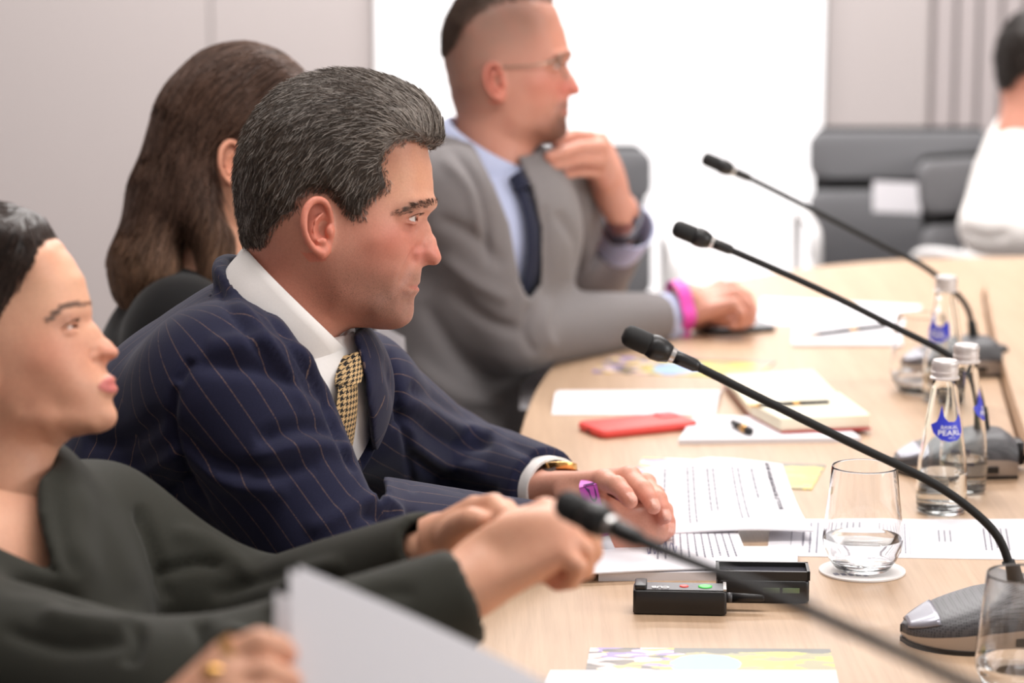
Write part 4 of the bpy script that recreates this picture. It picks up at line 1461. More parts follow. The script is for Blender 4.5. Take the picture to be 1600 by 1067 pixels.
class Frame:
    def __init__(s, o, f, l, u):
        s.o, s.M = np.asarray(o, float), np.stack([f, l, u], 1)
    def scaled(s, k):
        s.M = s.M * k
        return s
    def to(s, P):
        return np.asarray(P) @ s.M.T + s.o
    def vec(s, v):
        return np.asarray(v) @ s.M.T
    def inv(s, P):
        return (np.asarray(P) - s.o) @ s.M / (s.M[:, 0] @ s.M[:, 0])
def head_frame(px, py, Y, yaw=0.0, pitch=0.0, roll=0.0):
    """profile to the camera, facing right in the picture; yaw > 0 turns the face towards the camera, pitch > 0 lifts the chin, roll > 0 tips the crown towards the camera"""
    o = PY(px, py, Y)
    l = nrm(o - C0)
    f = nrm(np.array((1.0, 0, 0)) - l * l[0])
    u = np.cross(f, l)
    def rot(v, ax, a):
        return v * math.cos(a) + np.cross(ax, v) * math.sin(a) + ax * (ax @ v) * (1 - math.cos(a))
    a = -math.radians(yaw)
    f, l = rot(f, u, a), rot(l, u, a)
    a = -math.radians(pitch)
    f, u = rot(f, l, a), rot(u, l, a)
    a = math.radians(roll)
    l, u = rot(l, f, a), rot(u, f, a)
    return Frame(o, f, l, u)

# ------------------------------------------------------------------ hair
def tri_tubes(P, rad, col):
    """P (n, s, 3) strands; rad (s,) profile or (n, s); three-sided tapering tubes"""
    n, s, _ = P.shape
    T = np.gradient(P, axis=1)
    T /= np.linalg.norm(T, axis=2, keepdims=True) + 1e-9
    ref = np.zeros_like(T); ref[..., 2] = 1.0
    ref[np.abs(T[..., 2]) > 0.9] = (1, 0, 0)
    A = np.cross(T, ref); A /= np.linalg.norm(A, axis=2, keepdims=True) + 1e-9
    B = np.cross(T, A)
    R = np.broadcast_to(rad, (n, s))[..., None]
    ring = [P + R * (A * math.cos(a) + B * math.sin(a)) for a in (0, 2.094, 4.189)]
    V = np.stack(ring, 2).reshape(-1, 3)
    i = np.arange(n)[:, None, None] * s * 3 + np.arange(s - 1)[None, :, None] * 3
    j = np.arange(3)[None, None, :]
    a = i + j
    b = i + (j + 1) % 3
    Q = np.stack([a, b, b + 3, a + 3], -1).reshape(-1, 4)
    C = np.repeat(col, s * 3, axis=0)
    return V, Q, C
def flow_fn(pts):
    P = np.array([mc(p[0], p[1]) for p in pts])
    D = np.array([p[2] for p in pts], float)
    def f(L):
        q = np.stack([L[:, 0], L[:, 2]], 1)
        w = 1 / (((q[:, None] - P[None]) ** 2).sum(2) + 1e-5) ** 1.5
        d = (w @ D) / w.sum(1, keepdims=True)
        return d
    return f
def comb(Fd, roots, flow, steps, seglen, lift, rng, wob=0.12, drop=0.0):
    """grow strands over a field's surface; flow(P) -> direction (n,3)"""
    P = roots.copy()
    out = [P - Fd.grad(P) * 0.001]
    jit = rng.normal(0, wob, (len(P), 3))
    for k in range(steps):
        n = Fd.grad(P)
        d = flow(P) + jit
        d = d - n * (d * n).sum(1, keepdims=True)
        d /= np.linalg.norm(d, axis=1, keepdims=True) + 1e-9
        P = P + d * (seglen[:, None] if hasattr(seglen, '__len__') else seglen)
        off = np.clip(Fd.sample(P), -.004, .004)
        tgt = lift * (k + 1) / steps
        P = P - n * (off - tgt)[:, None]
        out.append(P.copy())
    return np.stack(out, 1)
def surf_points(V, Q, n, rng, keep=None):
    a = np.linalg.norm(np.cross(V[Q[:, 2]] - V[Q[:, 0]], V[Q[:, 3]] - V[Q[:, 1]]), axis=1)
    if keep is not None:
        a = a * keep
    i = rng.choice(len(Q), n, p=a / a.sum())
    s, t = rng.random((2, n, 1))
    return (V[Q[i, 0]] * (1 - s) + V[Q[i, 1]] * s) * (1 - t) + (V[Q[i, 3]] * (1 - s) + V[Q[i, 2]] * s) * t

def make_hair(hd, fr, poly, th_pts, flow, colfn, capfn, n, rng, seg=(.0026, .0012), rad=.00026, lift=.0022, fly=.0032, wob=.2, hole=None, feather=.011, steps=5, frontlong=0.0, tmax=.021):
    """short hair: a thin cap that follows the skull plus strands combed over it; returns world arrays"""
    Hd = hd['F']
    U, Vv = np.meshgrid(Hd.ax[0], Hd.ax[2], indexing='ij')
    uv = np.stack([U.ravel(), Vv.ravel()], 1)
    pm = [mc(x, y) for x, y in poly]
    sdp = poly_sd(uv, pm)
    tf = tps_fit(np.array([mc(x, y) for x, y, _ in th_pts]), np.array([t for _, _, t in th_pts]), 1e-5)
    t = np.clip(tf(uv), .0008, tmax)
    sm_ = np.clip(sdp / feather, 0, 1); sm_ = sm_ * sm_ * (3 - 2 * sm_)
    t = np.where(sdp > -.001, t * (.12 + .88 * sm_), -.004).reshape(U.shape)
    HF = Field(Hd.lo, Hd.lo + .01, Hd.h); HF.lo, HF.ax = Hd.lo, Hd.ax
    HF.d = (Hd.d - t[:, None, :]).astype(np.float32)
    Vh, Qh = HF.mesh()
    sdv = poly_sd(np.stack([Vh[:, 0], Vh[:, 2]], 1), pm)
    kc, ks = (sdv > .0048)[Qh].all(1), (sdv > -.0005)[Qh].all(1)
    V2 = relax(Vh, Qh, 2)
    roots = surf_points(V2, Qh, n, rng, ks.astype(float))
    sdr = np.clip(poly_sd(np.stack([roots[:, 0], roots[:, 2]], 1), pm) / .012, .25, 1)
    front = np.clip((roots[:, 0] - .02) / .06, 0, 1) * np.clip(roots[:, 2] / .08, 0, 1)
    sl = (seg[0] + frontlong * front * rng.random(n) + seg[1] * rng.random(n)) * sdr
    st = comb(HF, roots, flow, steps, sl, lift, rng, wob)
    up = rng.random(n) ** 3
    st = st + HF.grad(roots)[:, None, :] * (np.linspace(0, 1, steps + 1)[None, :, None] ** 1.5) * (up * fly)[:, None, None]
    rp = rad * np.interp(np.linspace(0, 1, steps + 1), [0, .4, .8, 1], [1, 1, .75, .25])
    Vs, Qs, Cs = tri_tubes(fr.to(st.reshape(-1, 3)).reshape(st.shape), rp, colfn(roots, rng))
    used = np.unique(Qh[kc]); mp = np.full(len(Vh), -1); mp[used] = np.arange(len(used))
    Vc, Qc = V2[used], mp[Qh[kc]]
    return [(fr.to(Vc), Qc, capfn(Vc)), (Vs, Qs, Cs)], HF
def brow_lash(hd, fr, rng, spots, col, ln=.0017, lash=.0024, rad=.00024, dens=1.0, spread=1.0):
    r, d, b = [], [], []
    for s_ in (-1, 1):
        for x, y, n_ in spots:
            for _ in range(int(n_ * dens)):
                p = hd['surf'](x + rng.uniform(-14, 14), y + rng.uniform(-6, 7) * spread, .0018)
                r.append(p * (1, s_, 1)); b.append(True)
                d.append(nrm((-.8 + rng.normal(0, .12), s_ * .5, .35 + rng.normal(0, .15) - (.75 if x < 690 else 0))))
        up = catmull(hd['upl'], 10)
        for p in up[5:-5]:
            for _ in range(2):
                r.append((p + (0.001, .001, -.0015)) * (1, s_, 1)); d.append(nrm((1.0, s_ * .7, .2))); b.append(False)
    r, d, b = np.array(r), np.array(d), np.array(b)
    Hd = hd['F']
    for _ in range(2):
        r[b] = r[b] - Hd.grad(r[b]) * (Hd.sample(r[b]) - .0002)[:, None]
    g = Hd.grad(r[b]); e = d[b]; e = e - g * ((e * g).sum(1, keepdims=True)); e /= np.linalg.norm(e, axis=1, keepdims=True); d[b] = e + g * .12
    ll = np.where(b, ln, lash)[:, None]
    st = np.stack([r + d * ll * k for k in range(4)], 1)
    cc = np.tile(np.array(col[:3]), (len(r), 1)) * (.7 + .6 * rng.random((len(r), 1)))
    return tri_tubes(fr.to(st.reshape(-1, 3)).reshape(st.shape), np.array([1, 1, .7, .3]) * rad, cc)
def hair_part(pieces, parent, name='hair'):
    Vs, Qs, Cs, n = [], [], [], 0
    for V, Q, C in pieces:
        Vs.append(V); Qs.append(Q + n); Cs.append(C); n += len(V)
    o = mesh_np(name, np.concatenate(Vs), np.concatenate(Qs), M_HAIR, None, True, {'col': np.concatenate(Cs)})
    return child(o, parent)
def view_cut(F, poly, y0, y1, k=.004, s=1570.0):
    """cut an opening whose outline is drawn on the picture, between two depths"""
    P = np.array(poly, float)
    P3 = np.array([PY(x, y, yy) for x, y in poly for yy in (y0, y1)])
    lo, hi = P3.min(0), P3.max(0)
    sl, X, Y, Z = F.reg(lo - .02, hi + .02)
    G = np.stack(np.broadcast_arrays(X, Y, Z), -1).reshape(-1, 3)
    px, py = project(G)
    sd = -poly_sd(np.stack([px, py], 1), P) / s
    v = np.maximum(sd, np.maximum(y0 - G[:, 1], G[:, 1] - y1)).reshape(F.d[sl].shape).astype(np.float32)
    F.d[sl] = -smin(-F.d[sl], v, k)
def clip_inside(F, other, gap):
    """keep F below the surface of another field"""
    for i in range(F.d.shape[0]):
        X, Y, Z = F.ax[0][i], F.ax[1][:, None], F.ax[2][None, :]
        G = np.stack(np.broadcast_arrays(X, Y, Z), -1).reshape(-1, 3).astype(float)
        F.d[i] = np.maximum(F.d[i], (other.sample(G) + gap).reshape(F.d.shape[1:]))
# ------------------------------------------------------------------ bodies
def tones(name):
    return dict(
        ruddy=dict(skin=srgb(216, 148, 116), lips=srgb(186, 104, 92), lip_amt=.7, ear=srgb(222, 120, 98), iris=srgb(70, 52, 40)),
        pink=dict(skin=srgb(208, 150, 130), lips=srgb(186, 100, 92), lip_amt=.7, ear=srgb(216, 116, 98), iris=srgb(80, 70, 60)),
        fair=dict(skin=srgb(228, 172, 142), lips=srgb(206, 112, 108), lip_amt=.95, ear=srgb(226, 150, 122), iris=srgb(72, 56, 46)))[name]
def hand(F, wrist, knuckles, fingers, thumb, r=1.0, k=0.012, fk=0.0025):
    """everything as world points; knuckles and fingers run index .. little"""
    w = np.asarray(wrist, float)
    side = nrm(np.asarray(knuckles[0]) - np.asarray(knuckles[3]))
    pr = []
    for i, kn in enumerate(knuckles):
        b = w + side * (0.5 - i / 3) * 0.034 * r
        pr.append(prim_cap(b, kn, .0145 * r, (.0118, .0118, .011, .0098)[i] * r))
    F.add(prim_join(pr, .014), k)
    R0 = (.0098, .0098, .0092, .0080)
    for i, fp in enumerate(fingers):
        pts = [knuckles[i]] + list(fp)
        rad = [R0[i] * r * q for q in (1.08, .98, .90, .78)][:len(pts)]
        # knuckle bumps
        F.add(chain(pts, rad), fk if i else fk)
    tp = [np.asarray(p) for p in thumb]
    F.add(chain(tp, [x * r for x in (.0150, .0125, .0108, .0085)][:len(tp)]), .006)
def seated_legs(parent, hip, f, name, mat, shoe, gap=0.1, reach=0.42, spread=0.02):
    """trousers from the hip to the floor; f = facing direction"""
    f = nrm((f[0], f[1], 0)); s = np.array((-f[1], f[0], 0))
    hip = np.asarray(hip, float)
    F = Field(hip + (-.75, -.75, -hip[2] - .02), hip + (.75, .75, .2), .012)
    F.add(prim_ecap(hip - s * .08, hip + s * .08, (.12, .12), (.12, .12), f), .02)
    feet = []
    for q in (-1, 1):
        a = hip + s * q * gap
        kn = a + f * reach + s * q * spread + np.array((0, 0, -.03))
        an = np.array((kn[0], kn[1], .10)) - f * .04
        F.add(chain([a, kn, an], [.092, .068, .048]), .03)
        feet.append((an, f))
    V, Q = F.mesh()
    o = mesh_np(name, V, Q, mat); child(o, parent)
    for an, ff in feet:
        G = Field(an + (-.3, -.3, -.12), an + (.3, .3, .08), .008)
        t = an + ff * .16; t[2] = .034
        hl = an - ff * .05; hl[2] = .04
        G.add(prim_cap(hl, t, .039, .033), .01)
        G.add(prim_cap(np.array((an[0], an[1], .08)), hl, .042, .039), .03)
        G.cut((0, 0, .002), (0, 0, -1))
        V, Q = G.mesh()
        o = mesh_np('shoe', V, Q, shoe); child(o, parent)
def stripes_attr(V, bones, torso_a, torso_b, fr, dsl, dto):
    """cloth coordinates: sleeve and body stripe positions and which of the two applies"""
    best = np.full(len(V), 1e9); sl = np.zeros(len(V))
    for (a, b, ref, r) in bones:
        ax = nrm(b - a)
        t = np.clip(((V - a) @ (b - a)) / ((b - a) @ (b - a)), 0, 1)
        q = V - a - t[:, None] * (b - a)
        d = np.linalg.norm(q, axis=1)
        e1 = nrm(ref - ax * (ref @ ax)); e2 = np.cross(ax, e1)
        ang = np.arctan2(q @ e2, q @ e1)
        m = d < best
        best = np.where(m, d, best); sl = np.where(m, ang * r, sl)
    ax = nrm(torso_b - torso_a)
    e1 = nrm(fr - ax * (fr @ ax)); e2 = np.cross(ax, e1)
    q = V - torso_a
    bd = np.arctan2(q @ e2, q @ -e1) * 0.17
    mask = np.clip(0.5 + (dto - dsl) / .006, 0, 1)
    return sl, bd, mask
def eval_prim(prim, V):
    return prim[2](V[:, 0], V[:, 1], V[:, 2])
def join_meshes(parts):
    Vs, Qs, Cs, Ws, n = [], [], [], [], 0
    for V, Q, C, W in parts:
        Vs.append(V); Qs.append(Q + n); Cs.append(C); Ws.append(W); n += len(V)
    return np.concatenate(Vs), np.concatenate(Qs), np.concatenate(Cs), np.concatenate(Ws)
def person(parts, label, base):
    V, Q, C, W = join_meshes(parts)
    base = np.asarray(base, float)
    o = mesh_np('person', V - base, Q, M_SKIN, None, True, {'col': C, 'wet': W})
    o.location = base
    tag(o, label, 'person')
    bpy.context.view_layer.update()
    return o
def part_mesh(name, V, Q, mat, parent, attrs=None):
    o = mesh_np(name, V, Q, mat, None, True, attrs)
    return child(o, parent)
def skin_patch(F, tone, blots=(), relax_it=1):
    V, Q = big_parts(*F.mesh(), .004)
    V = relax(V, Q, relax_it, .5)
    c = np.tile(np.array(tone['skin'][:3]), (len(V), 1))
    for (p, r, col, amt) in blots:
        m = amt * np.exp(-(np.linalg.norm(V - p, axis=1) / r) ** 2)
        c = c * (1 - m[:, None]) + np.array(col[:3]) * m[:, None]
    return V, Q, c, np.zeros(len(V))
def ring_band(name, a, b, r, w, mat, parent, th=0.0012, ell=1.0, side=None, n=40):
    """a band round a limb: from centre a along axis b"""
    ax = nrm(b)
    side = nrm(np.asarray(side if side is not None else (0, 0, 1.0)) - ax * (np.dot(side if side is not None else (0, 0, 1.0), ax)))
    e2 = np.cross(ax, side)
    m = MB(); V, Fs = [], []
    for rr in (r, r + th):
        for t in (-w / 2, w / 2):
            for j in range(n):
                g = 2 * math.pi * j / n
                V.append(np.asarray(a) + ax * t + side * rr * math.cos(g) + e2 * rr * ell * math.sin(g))
    for j in range(n):
        k = (j + 1) % n
        Fs += [(j, k, n + k, n + j)[::-1], (2 * n + j, 2 * n + k, 3 * n + k, 3 * n + j), (j, k, 2 * n + k, 2 * n + j), (n + j, n + k, 3 * n + k, 3 * n + j)[::-1]]
    m.add(V, Fs)
    o = m.build(name, mat, None, auto=40)
    return child(o, parent)

def conform_band(name, F, c, ax, w, mat, parent, lift=.0008, th=.0006, n=56, a0=0.0, a1=2 * math.pi, side=(0, -.35, 1.0), rmax=.06, skew=0.0):
    """a band that lies on the surface of a field round the axis ax through c"""
    ax = nrm(ax); e1 = nrm(np.asarray(side) - ax * np.dot(side, ax)); e2 = np.cross(ax, e1)
    full = abs(a1 - a0) > 6.2
    A = np.linspace(a0, a1, n + 1)
    rs = np.arange(.012, rmax, .0008)
    rows = []
    for t in (-w / 2, 0, w / 2):
        row = []
        for a in A:
            d = e1 * math.cos(a) + e2 * math.sin(a)
            cc = np.asarray(c) + ax * (t + skew * math.cos(a))
            v = F.sample(cc + rs[:, None] * d)
            ins = np.where(v < 0)[0]
            row.append(rs[ins[-1]] if len(ins) else .02)
        rows.append(row)
    R = np.max(np.array(rows), 0)
    for _ in range(2):
        R = np.maximum(R, (np.roll(R, 1) + np.roll(R, -1)) / 2) if full else np.maximum(R, np.convolve(np.pad(R, 1, 'edge'), [.5, 0, .5], 'valid'))
    V, Fs = [], []
    for ex in (lift, lift + th):
        for t in (-w / 2, w / 2):
            for i, a in enumerate(A):
                d = e1 * math.cos(a) + e2 * math.sin(a)
                V.append(np.asarray(c) + ax * (t + skew * math.cos(a)) + d * (R[i] + ex))
    m = n + 1
    for i in range(n):
        j = i + 1
        Fs += [(i, j, m + j, m + i)[::-1], (2 * m + i, 2 * m + j, 3 * m + j, 3 * m + i), (i, j, 2 * m + j, 2 * m + i), (m + i, m + j, 3 * m + j, 3 * m + i)[::-1]]
    mb = MB(); mb.add(V, Fs)
    o = child(mb.build(name, mat, None, auto=40), parent)
    def on(a, t, ex=.0003):
        d = e1 * math.cos(a) + e2 * math.sin(a)
        return np.asarray(c) + ax * (t + skew * math.cos(a)) + d * (np.interp(a, A, R) + lift + th + ex)
    return o, on, e2
# ------------------------------------------------------------------ the man in the navy pinstripe suit
def pinstripe_mat():
    t = NT('navy_pinstripe')
    mk = t.math('GREATER_THAN', t.attr('sleeve').outputs['Fac'], 0.5)
    s = t.math('ADD', t.math('MULTIPLY', mk, t.attr('s_arm').outputs['Fac']), t.math('MULTIPLY', t.math('SUBTRACT', 1.0, mk), t.attr('s_body').outputs['Fac']))
    d = t.math('ABSOLUTE', t.math('SUBTRACT', t.math('FRACT', t.math('DIVIDE', s, 0.0205)), 0.5))
    line = t.math('LESS_THAN', d, 0.019)
    dots = t.math('GREATER_THAN', t.noise(1500, 1, t.coord()), 0.46)
    n = t.noise(900, 3, t.coord(), 0.7)
    base = t.mix(n, srgb(14, 15, 33), srgb(36, 38, 68))
    c = t.mix(t.math('MULTIPLY', t.math('MULTIPLY', line, dots), 0.40), base, srgb(176, 140, 112))
    t.l(c, t.b.inputs['Base Color'])
    t.set(Roughness=0.82)
    t.b.inputs['Specular IOR Level'].default_value = 0.22
    t.b.inputs['Sheen Weight'].default_value = 0.08
    t.b.inputs['Sheen Roughness'].default_value = 0.5
    t.bump(t.noise(1300, 2, t.coord()), 0.4, 0.0005)
    return t.m
M_PIN = pinstripe_mat()
M_SHIRT = cloth_mat('white_shirt', srgb(238, 234, 230), 1800, 0.8, srgb(228, 224, 222), 0.15)
M_NAVY = cloth_mat('navy_trousers', srgb(32, 34, 54))
M_SHOE = plain('black_leather', srgb(24, 22, 22), 0.3)
def houndstooth():
    t = NT('houndstooth')
    sep = t.n('ShaderNodeSeparateXYZ'); t.l(t.attr('uvp').outputs['Vector'], sep.inputs[0])
    x = t.math('FLOOR', t.math('MULTIPLY', sep.outputs[0], 1400.0))
    y = t.math('FLOOR', t.math('MULTIPLY', sep.outputs[1], 1400.0))
    fm = lambda v, m: t.math('FLOORED_MODULO', v, m) if True else None
    tw = t.math('LESS_THAN', fm(t.math('ADD', x, y), 4.0), 2.0)
    wx = t.math('LESS_THAN', fm(x, 8.0), 4.0)
    wy = t.math('LESS_THAN', fm(y, 8.0), 4.0)
    f = t.math('ADD', t.math('MULTIPLY', tw, wx), t.math('MULTIPLY', t.math('SUBTRACT', 1.0, tw), wy))
    c = t.mix(f, srgb(214, 180, 130), srgb(30, 25, 24))
    wx2 = t.math('LESS_THAN', fm(t.math('ADD', x, 8), 64.0), 4.0)
    c = t.mix(t.math('MULTIPLY', t.math('MULTIPLY', wx2, tw), t.math('SUBTRACT', 1.0, f)), c, srgb(190, 96, 60))
    t.l(c, t.b.inputs['Base Color'])
    t.set(Roughness=0.85)
    t.bump(t.noise(1500, 2, t.coord()), 0.5, 0.0005)
    return t.m
M_TIE = houndstooth()

def make_man():
    rng = np.random.default_rng(5)
    HY = 2.55
    fr = head_frame(340 + 390 / 2.27, 90 + 610 / 2.27, HY)
    tone = tones('ruddy')
    red = srgb(200, 104, 88); stub = srgb(112, 82, 70)
    tone['skin'] = srgb(216, 158, 136)
    tone['stubble'] = [(470, 820, .045, .030, .9), (580, 870, .045, .030, 1.0), (650, 890, .03, .03, .9), (560, 770, .03, .02, .5), (704, 778, .014, .008, .8), (480, 700, .016, .02, .5)]
    tone['blots'] = [(640, 640, .030, .020, red, .5), (560, 720, .03, .03, red, .38), (715, 700, .012, .012, srgb(210, 112, 100), .55), (780, 700, .012, .012, srgb(216, 122, 108), .5),
                     (690, 430, .035, .03, srgb(220, 164, 126), .6), (440, 830, .045, .030, stub, .62), (560, 890, .040, .025, stub, .62), (640, 900, .03, .028, stub, .45), (490, 760, .022, .022, stub, .25), (702, 780, .012, .008, stub, .40),
                     (600, 830, .02, .02, stub, .2), (300, 870, .06, .05, srgb(204, 126, 102), .5), (150, 760, .03, .03, red, .35), (735, 516, .012, .004, srgb(120, 84, 68), .55), (700, 522, .012, .004, srgb(120, 84, 68), .55), (665, 537, .010, .004, srgb(130, 92, 74), .5), (690, 596, .012, .006, srgb(180, 106, 94), .4), (500, 560, .02, .02, srgb(198, 130, 106), .4)]
    nl = lambda cx, cy: np.array((mc(cx, cy)[0], 0, mc(cx, cy)[1]))
    neck = [(prim_ecap(nl(350, 750), nl(105, 1045), (.058, .058), (.062, .063), (0, 1, 0)), .022)]
    hd = build_head('male', 0.0015, neck, tone, gaze=0.0, lid=.0004)
    parts = [(fr.to(hd['V']), hd['Q'], hd['col'], hd['wet'])]
    # ---- hands: left over right, on the papers
    F = Field((PY(820, 880, 2.7)[0], 2.60, .735), (PY(1075, 800, 2.7)[0], 2.92, .86), .0018)
    W_L = PY(862, 764, 2.80)
    kn = [PY(944, 752, 2.705), PY(984, 747, 2.725), PY(1008, 757, 2.748), PY(1022, 774, 2.770)]
    fg = [[PY(964, 759, 2.680), PY(977, 772, 2.664), PY(985, 783, 2.656)],
          [PY(1006, 766, 2.690), PY(1016, 780, 2.676), PY(1021, 792, 2.669)],
          [PY(1028, 780, 2.708), PY(1036, 796, 2.696), PY(1039, 808, 2.690)],
          [PY(1038, 798, 2.735), PY(1045, 815, 2.722), PY(1046, 828, 2.716)]]
    th = [PY(888, 772, 2.745), PY(915, 778, 2.715), PY(938, 786, 2.71), PY(955, 792, 2.72)]
    hand(F, W_L, kn, fg, th, 1.08)
    F.add(prim_ecap(W_L, PY(800, 770, 2.86), (.030, .022), (.032, .026), (0, 1, 0)), .012)
    for (a, b) in zip(kn, fg):
        F.add(prim_ell(a + (0, 0, .003), np.eye(3), (.011, .010, .009)), .006)
        F.add(prim_ell(b[0] + (0, 0, .001), np.eye(3), (.0098, .0098, .0095)), .004)
    # nails, slightly raised plates on the last joints
    nails = []
    for i, f in enumerate(fg):
        d = nrm(f[2] - f[1]); up = nrm(np.array((0.15, -0.35, 1.0)) - d * np.dot((0.15, -.35, 1.0), d)); sd = np.cross(d, up)
        c = f[2] + up * .0062 + d * .001
        nails.append((c, d, up, sd))
        F.add(prim_ell(c, [d, sd, up], (.0068, .0054, .0026)), .0006)
    W_R = PY(915, 838, 2.71)
    kr = [PY(992, 806, 2.735), PY(1010, 815, 2.718), PY(1019, 829, 2.705), PY(1018, 844, 2.696)]
    fr_ = [[PY(1014, 812, 2.765), PY(1006, 832, 2.775), PY(992, 838, 2.77)], [PY(1026, 826, 2.742), PY(1012, 842, 2.755), PY(996, 846, 2.755)],
           [PY(1028, 840, 2.722), PY(1010, 853, 2.735), PY(994, 853, 2.735)], [PY(1020, 853, 2.708), PY(1004, 858, 2.72), PY(992, 858, 2.725)]]
    tr = [PY(950, 815, 2.75), PY(980, 810, 2.78), PY(1000, 815, 2.80), PY(1015, 824, 2.80)]
    hand(F, W_R, kr, fr_, tr, 1.12)
    F.add(prim_ell(PY(968, 828, 2.712), [nrm(PY(1020, 822, 2.70) - PY(930, 832, 2.71)), (0, -.4, .9), (0, .9, .4)], (.046, .022, .020)), .018)
    F.add(prim_ecap(W_R, PY(850, 842, 2.68), (.029, .024), (.033, .028), (0, .3, 1)), .015)
    tt = tone.copy()
    V, Q, c, w = skin_patch(F, tt, [(p, .014, srgb(206, 118, 98), .45) for f in fg for p in f[1:]] + [(k, .012, srgb(206, 122, 100), .4) for k in kn])
    for (cc, d, up, sd) in nails:
        q = V - cc
        m = (np.abs(q @ d) < .0062) & (np.abs(q @ sd) < .0047) & (q @ up > -.0010)
        c[m] = c[m] * .3 + np.array(srgb(238, 186, 170)[:3]) * .7
        w[m] = .45
    parts.append((V, Q, c, w))
    # ---- torso
    sd = np.array((.44, .90, 0)); ft = np.array((.90, -.44, 0))
    TY = 2.62
    S = [(PY(235, 1190, TY), .185, .135), (PY(245, 960, TY), .185, .130), (PY(292, 790, TY), .195, .125), (PY(352, 660, TY), .195, .115), (PY(402, 575, TY), .150, .088), (PY(425, 525, 2.60), .085, .065)]
    shR, shL = PY(352, 622, 2.455), PY(546, 630, 2.79)
    elR, wrR = PY(512, 846, 2.42), PY(862, 845, 2.69)
    elL, wrL = PY(690, 728, 3.0), PY(852, 764, 2.815)
    core = Field(PY(60, 1250, 2.3) + (0, -.1, 0), (0.12, 3.1, 1.25), .012)
    core.add(loft([(c_, a - .03, b - .03) for c_, a, b in S], sd, .03))
    core.add(chain([shR, elR, wrR], [.045, .04, .026]), .03)
    core.add(chain([shL, elL, wrL], [.045, .04, .026]), .03)
    core.add(prim_cap(PY(455, 468, 2.55), PY(410, 560, 2.60), .05, .06), .03)
    parts.append(skin_patch(core, tone))
    me = person(parts, 'grey-haired man in a navy pinstripe suit, hands clasped on the papers', PY(235, 1190, TY) * (1, 1, 0))
    # ---- jacket
    torso = loft(S, sd, .04)
    armR = prim_join([chain([shR, elR], [.088, .072]), chain([elR, elR + (wrR - elR) * .5, wrR], [.072, .056, .041])], .02)
    armL = prim_join([chain([shL, elL], [.080, .068]), chain([elL, elL + (wrL - elL) * .55, wrL], [.066, .058, .048])], .02)
    J = Field((-.50, 2.25, .50), (.10, 3.12, 1.24), .0042)
    J.add(torso)
    J.add(prim_cap(PY(410, 572, 2.58), shR + (0, 0, .010), .050, .078), .05)
    J.add(prim_cap(PY(425, 578, 2.64), shL + (0, 0, .006), .042, .070), .04)
    J.add(prim_ell(PY(438, 668, 2.555), [nrm(ft + (0, 0, -.35)), sd, nrm(np.cross(ft, sd))], (.098, .132, .12)), .05)
    J.add(armR, .03); J.add(armL, .03)
    # collar roll round the neck
    nk_c, nax = PY(452, 478, 2.552), nrm((.62, -.10, .78))
    ck_c = nk_c + nax * .012
    bk = nrm(np.array((-.76, 0, .65)))
    sy = np.cross(nax, bk)
    col = [nk_c - nax * (.012 + .016 * (1 - math.cos(a)) / 2) + (bk * math.cos(a) * .078 + sy * math.sin(a) * .076) for a in np.linspace(-2.0, 2.0, 24)]
    J.add(chain(col, [.010] * len(col)), .022)
    # neck hole and the V of the front
    solid_d = J.d.copy()
    J.sub(prim_ecap(nk_c + nax * .12, nk_c - nax * .03, (.088, .074), (.078, .066), sy), .006)
    a_, b_ = PY(545, 520, 2.60), PY(592, 775, 2.50)
    vax = nrm(b_ - a_)
    vn = nrm(np.cross(sd, vax)); vn = vn if vn @ ft > 0 else -vn
    vs = np.cross(vax, vn)
    def wedge(X, Y, Z):
        q = [X - a_[0], Y - a_[1], Z - a_[2]]
        t = q[0] * vax[0] + q[1] * vax[1] + q[2] * vax[2]
        s_ = np.abs(q[0] * vs[0] + q[1] * vs[1] + q[2] * vs[2] + .020)
        n_ = q[0] * vn[0] + q[1] * vn[1] + q[2] * vn[2]
        L = np.linalg.norm(b_ - a_)
        half = .078 * (1 - t / L) + .020
        return np.maximum(np.maximum(s_ - half, -n_ - .055), np.maximum(-t - .04, t - L * 1.25)).astype(np.float32)
    solid = Field(J.lo, J.lo + .01, J.h); solid.ax, solid.d = J.ax, solid_d
    view_cut(J, [(366, 385), (384, 412), (430, 480), (476, 548), (514, 606), (566, 738), (590, 792), (604, 770), (580, 690), (572, 600), (558, 545), (540, 500), (480, 380)], 2.30, 2.60, .004)
    # open cuffs
    for w_, e_ in ((wrR, elR), (wrL, elL)):
        ax = nrm(w_ - e_)
        J.cut(w_ + ax * .006, ax, .002) if False else J.sub((w_ + ax * .03 - .08, w_ + ax * .03 + .08, (lambda p, n_: (lambda X, Y, Z: np.maximum(-((X - p[0]) * n_[0] + (Y - p[1]) * n_[1] + (Z - p[2]) * n_[2]), np.sqrt((X - p[0]) ** 2 + (Y - p[1]) ** 2 + (Z - p[2]) ** 2) - .085).astype(np.float32)))(w_ + ax * .002, ax)), .003)
        J.sub(prim_cap(w_ - ax * .03, w_ + ax * .05, .033, .036), .003)
    V, Q = big_parts(*J.mesh())
    V = relax(V, Q, 2, .5)
    N = vnormals(V, Q)
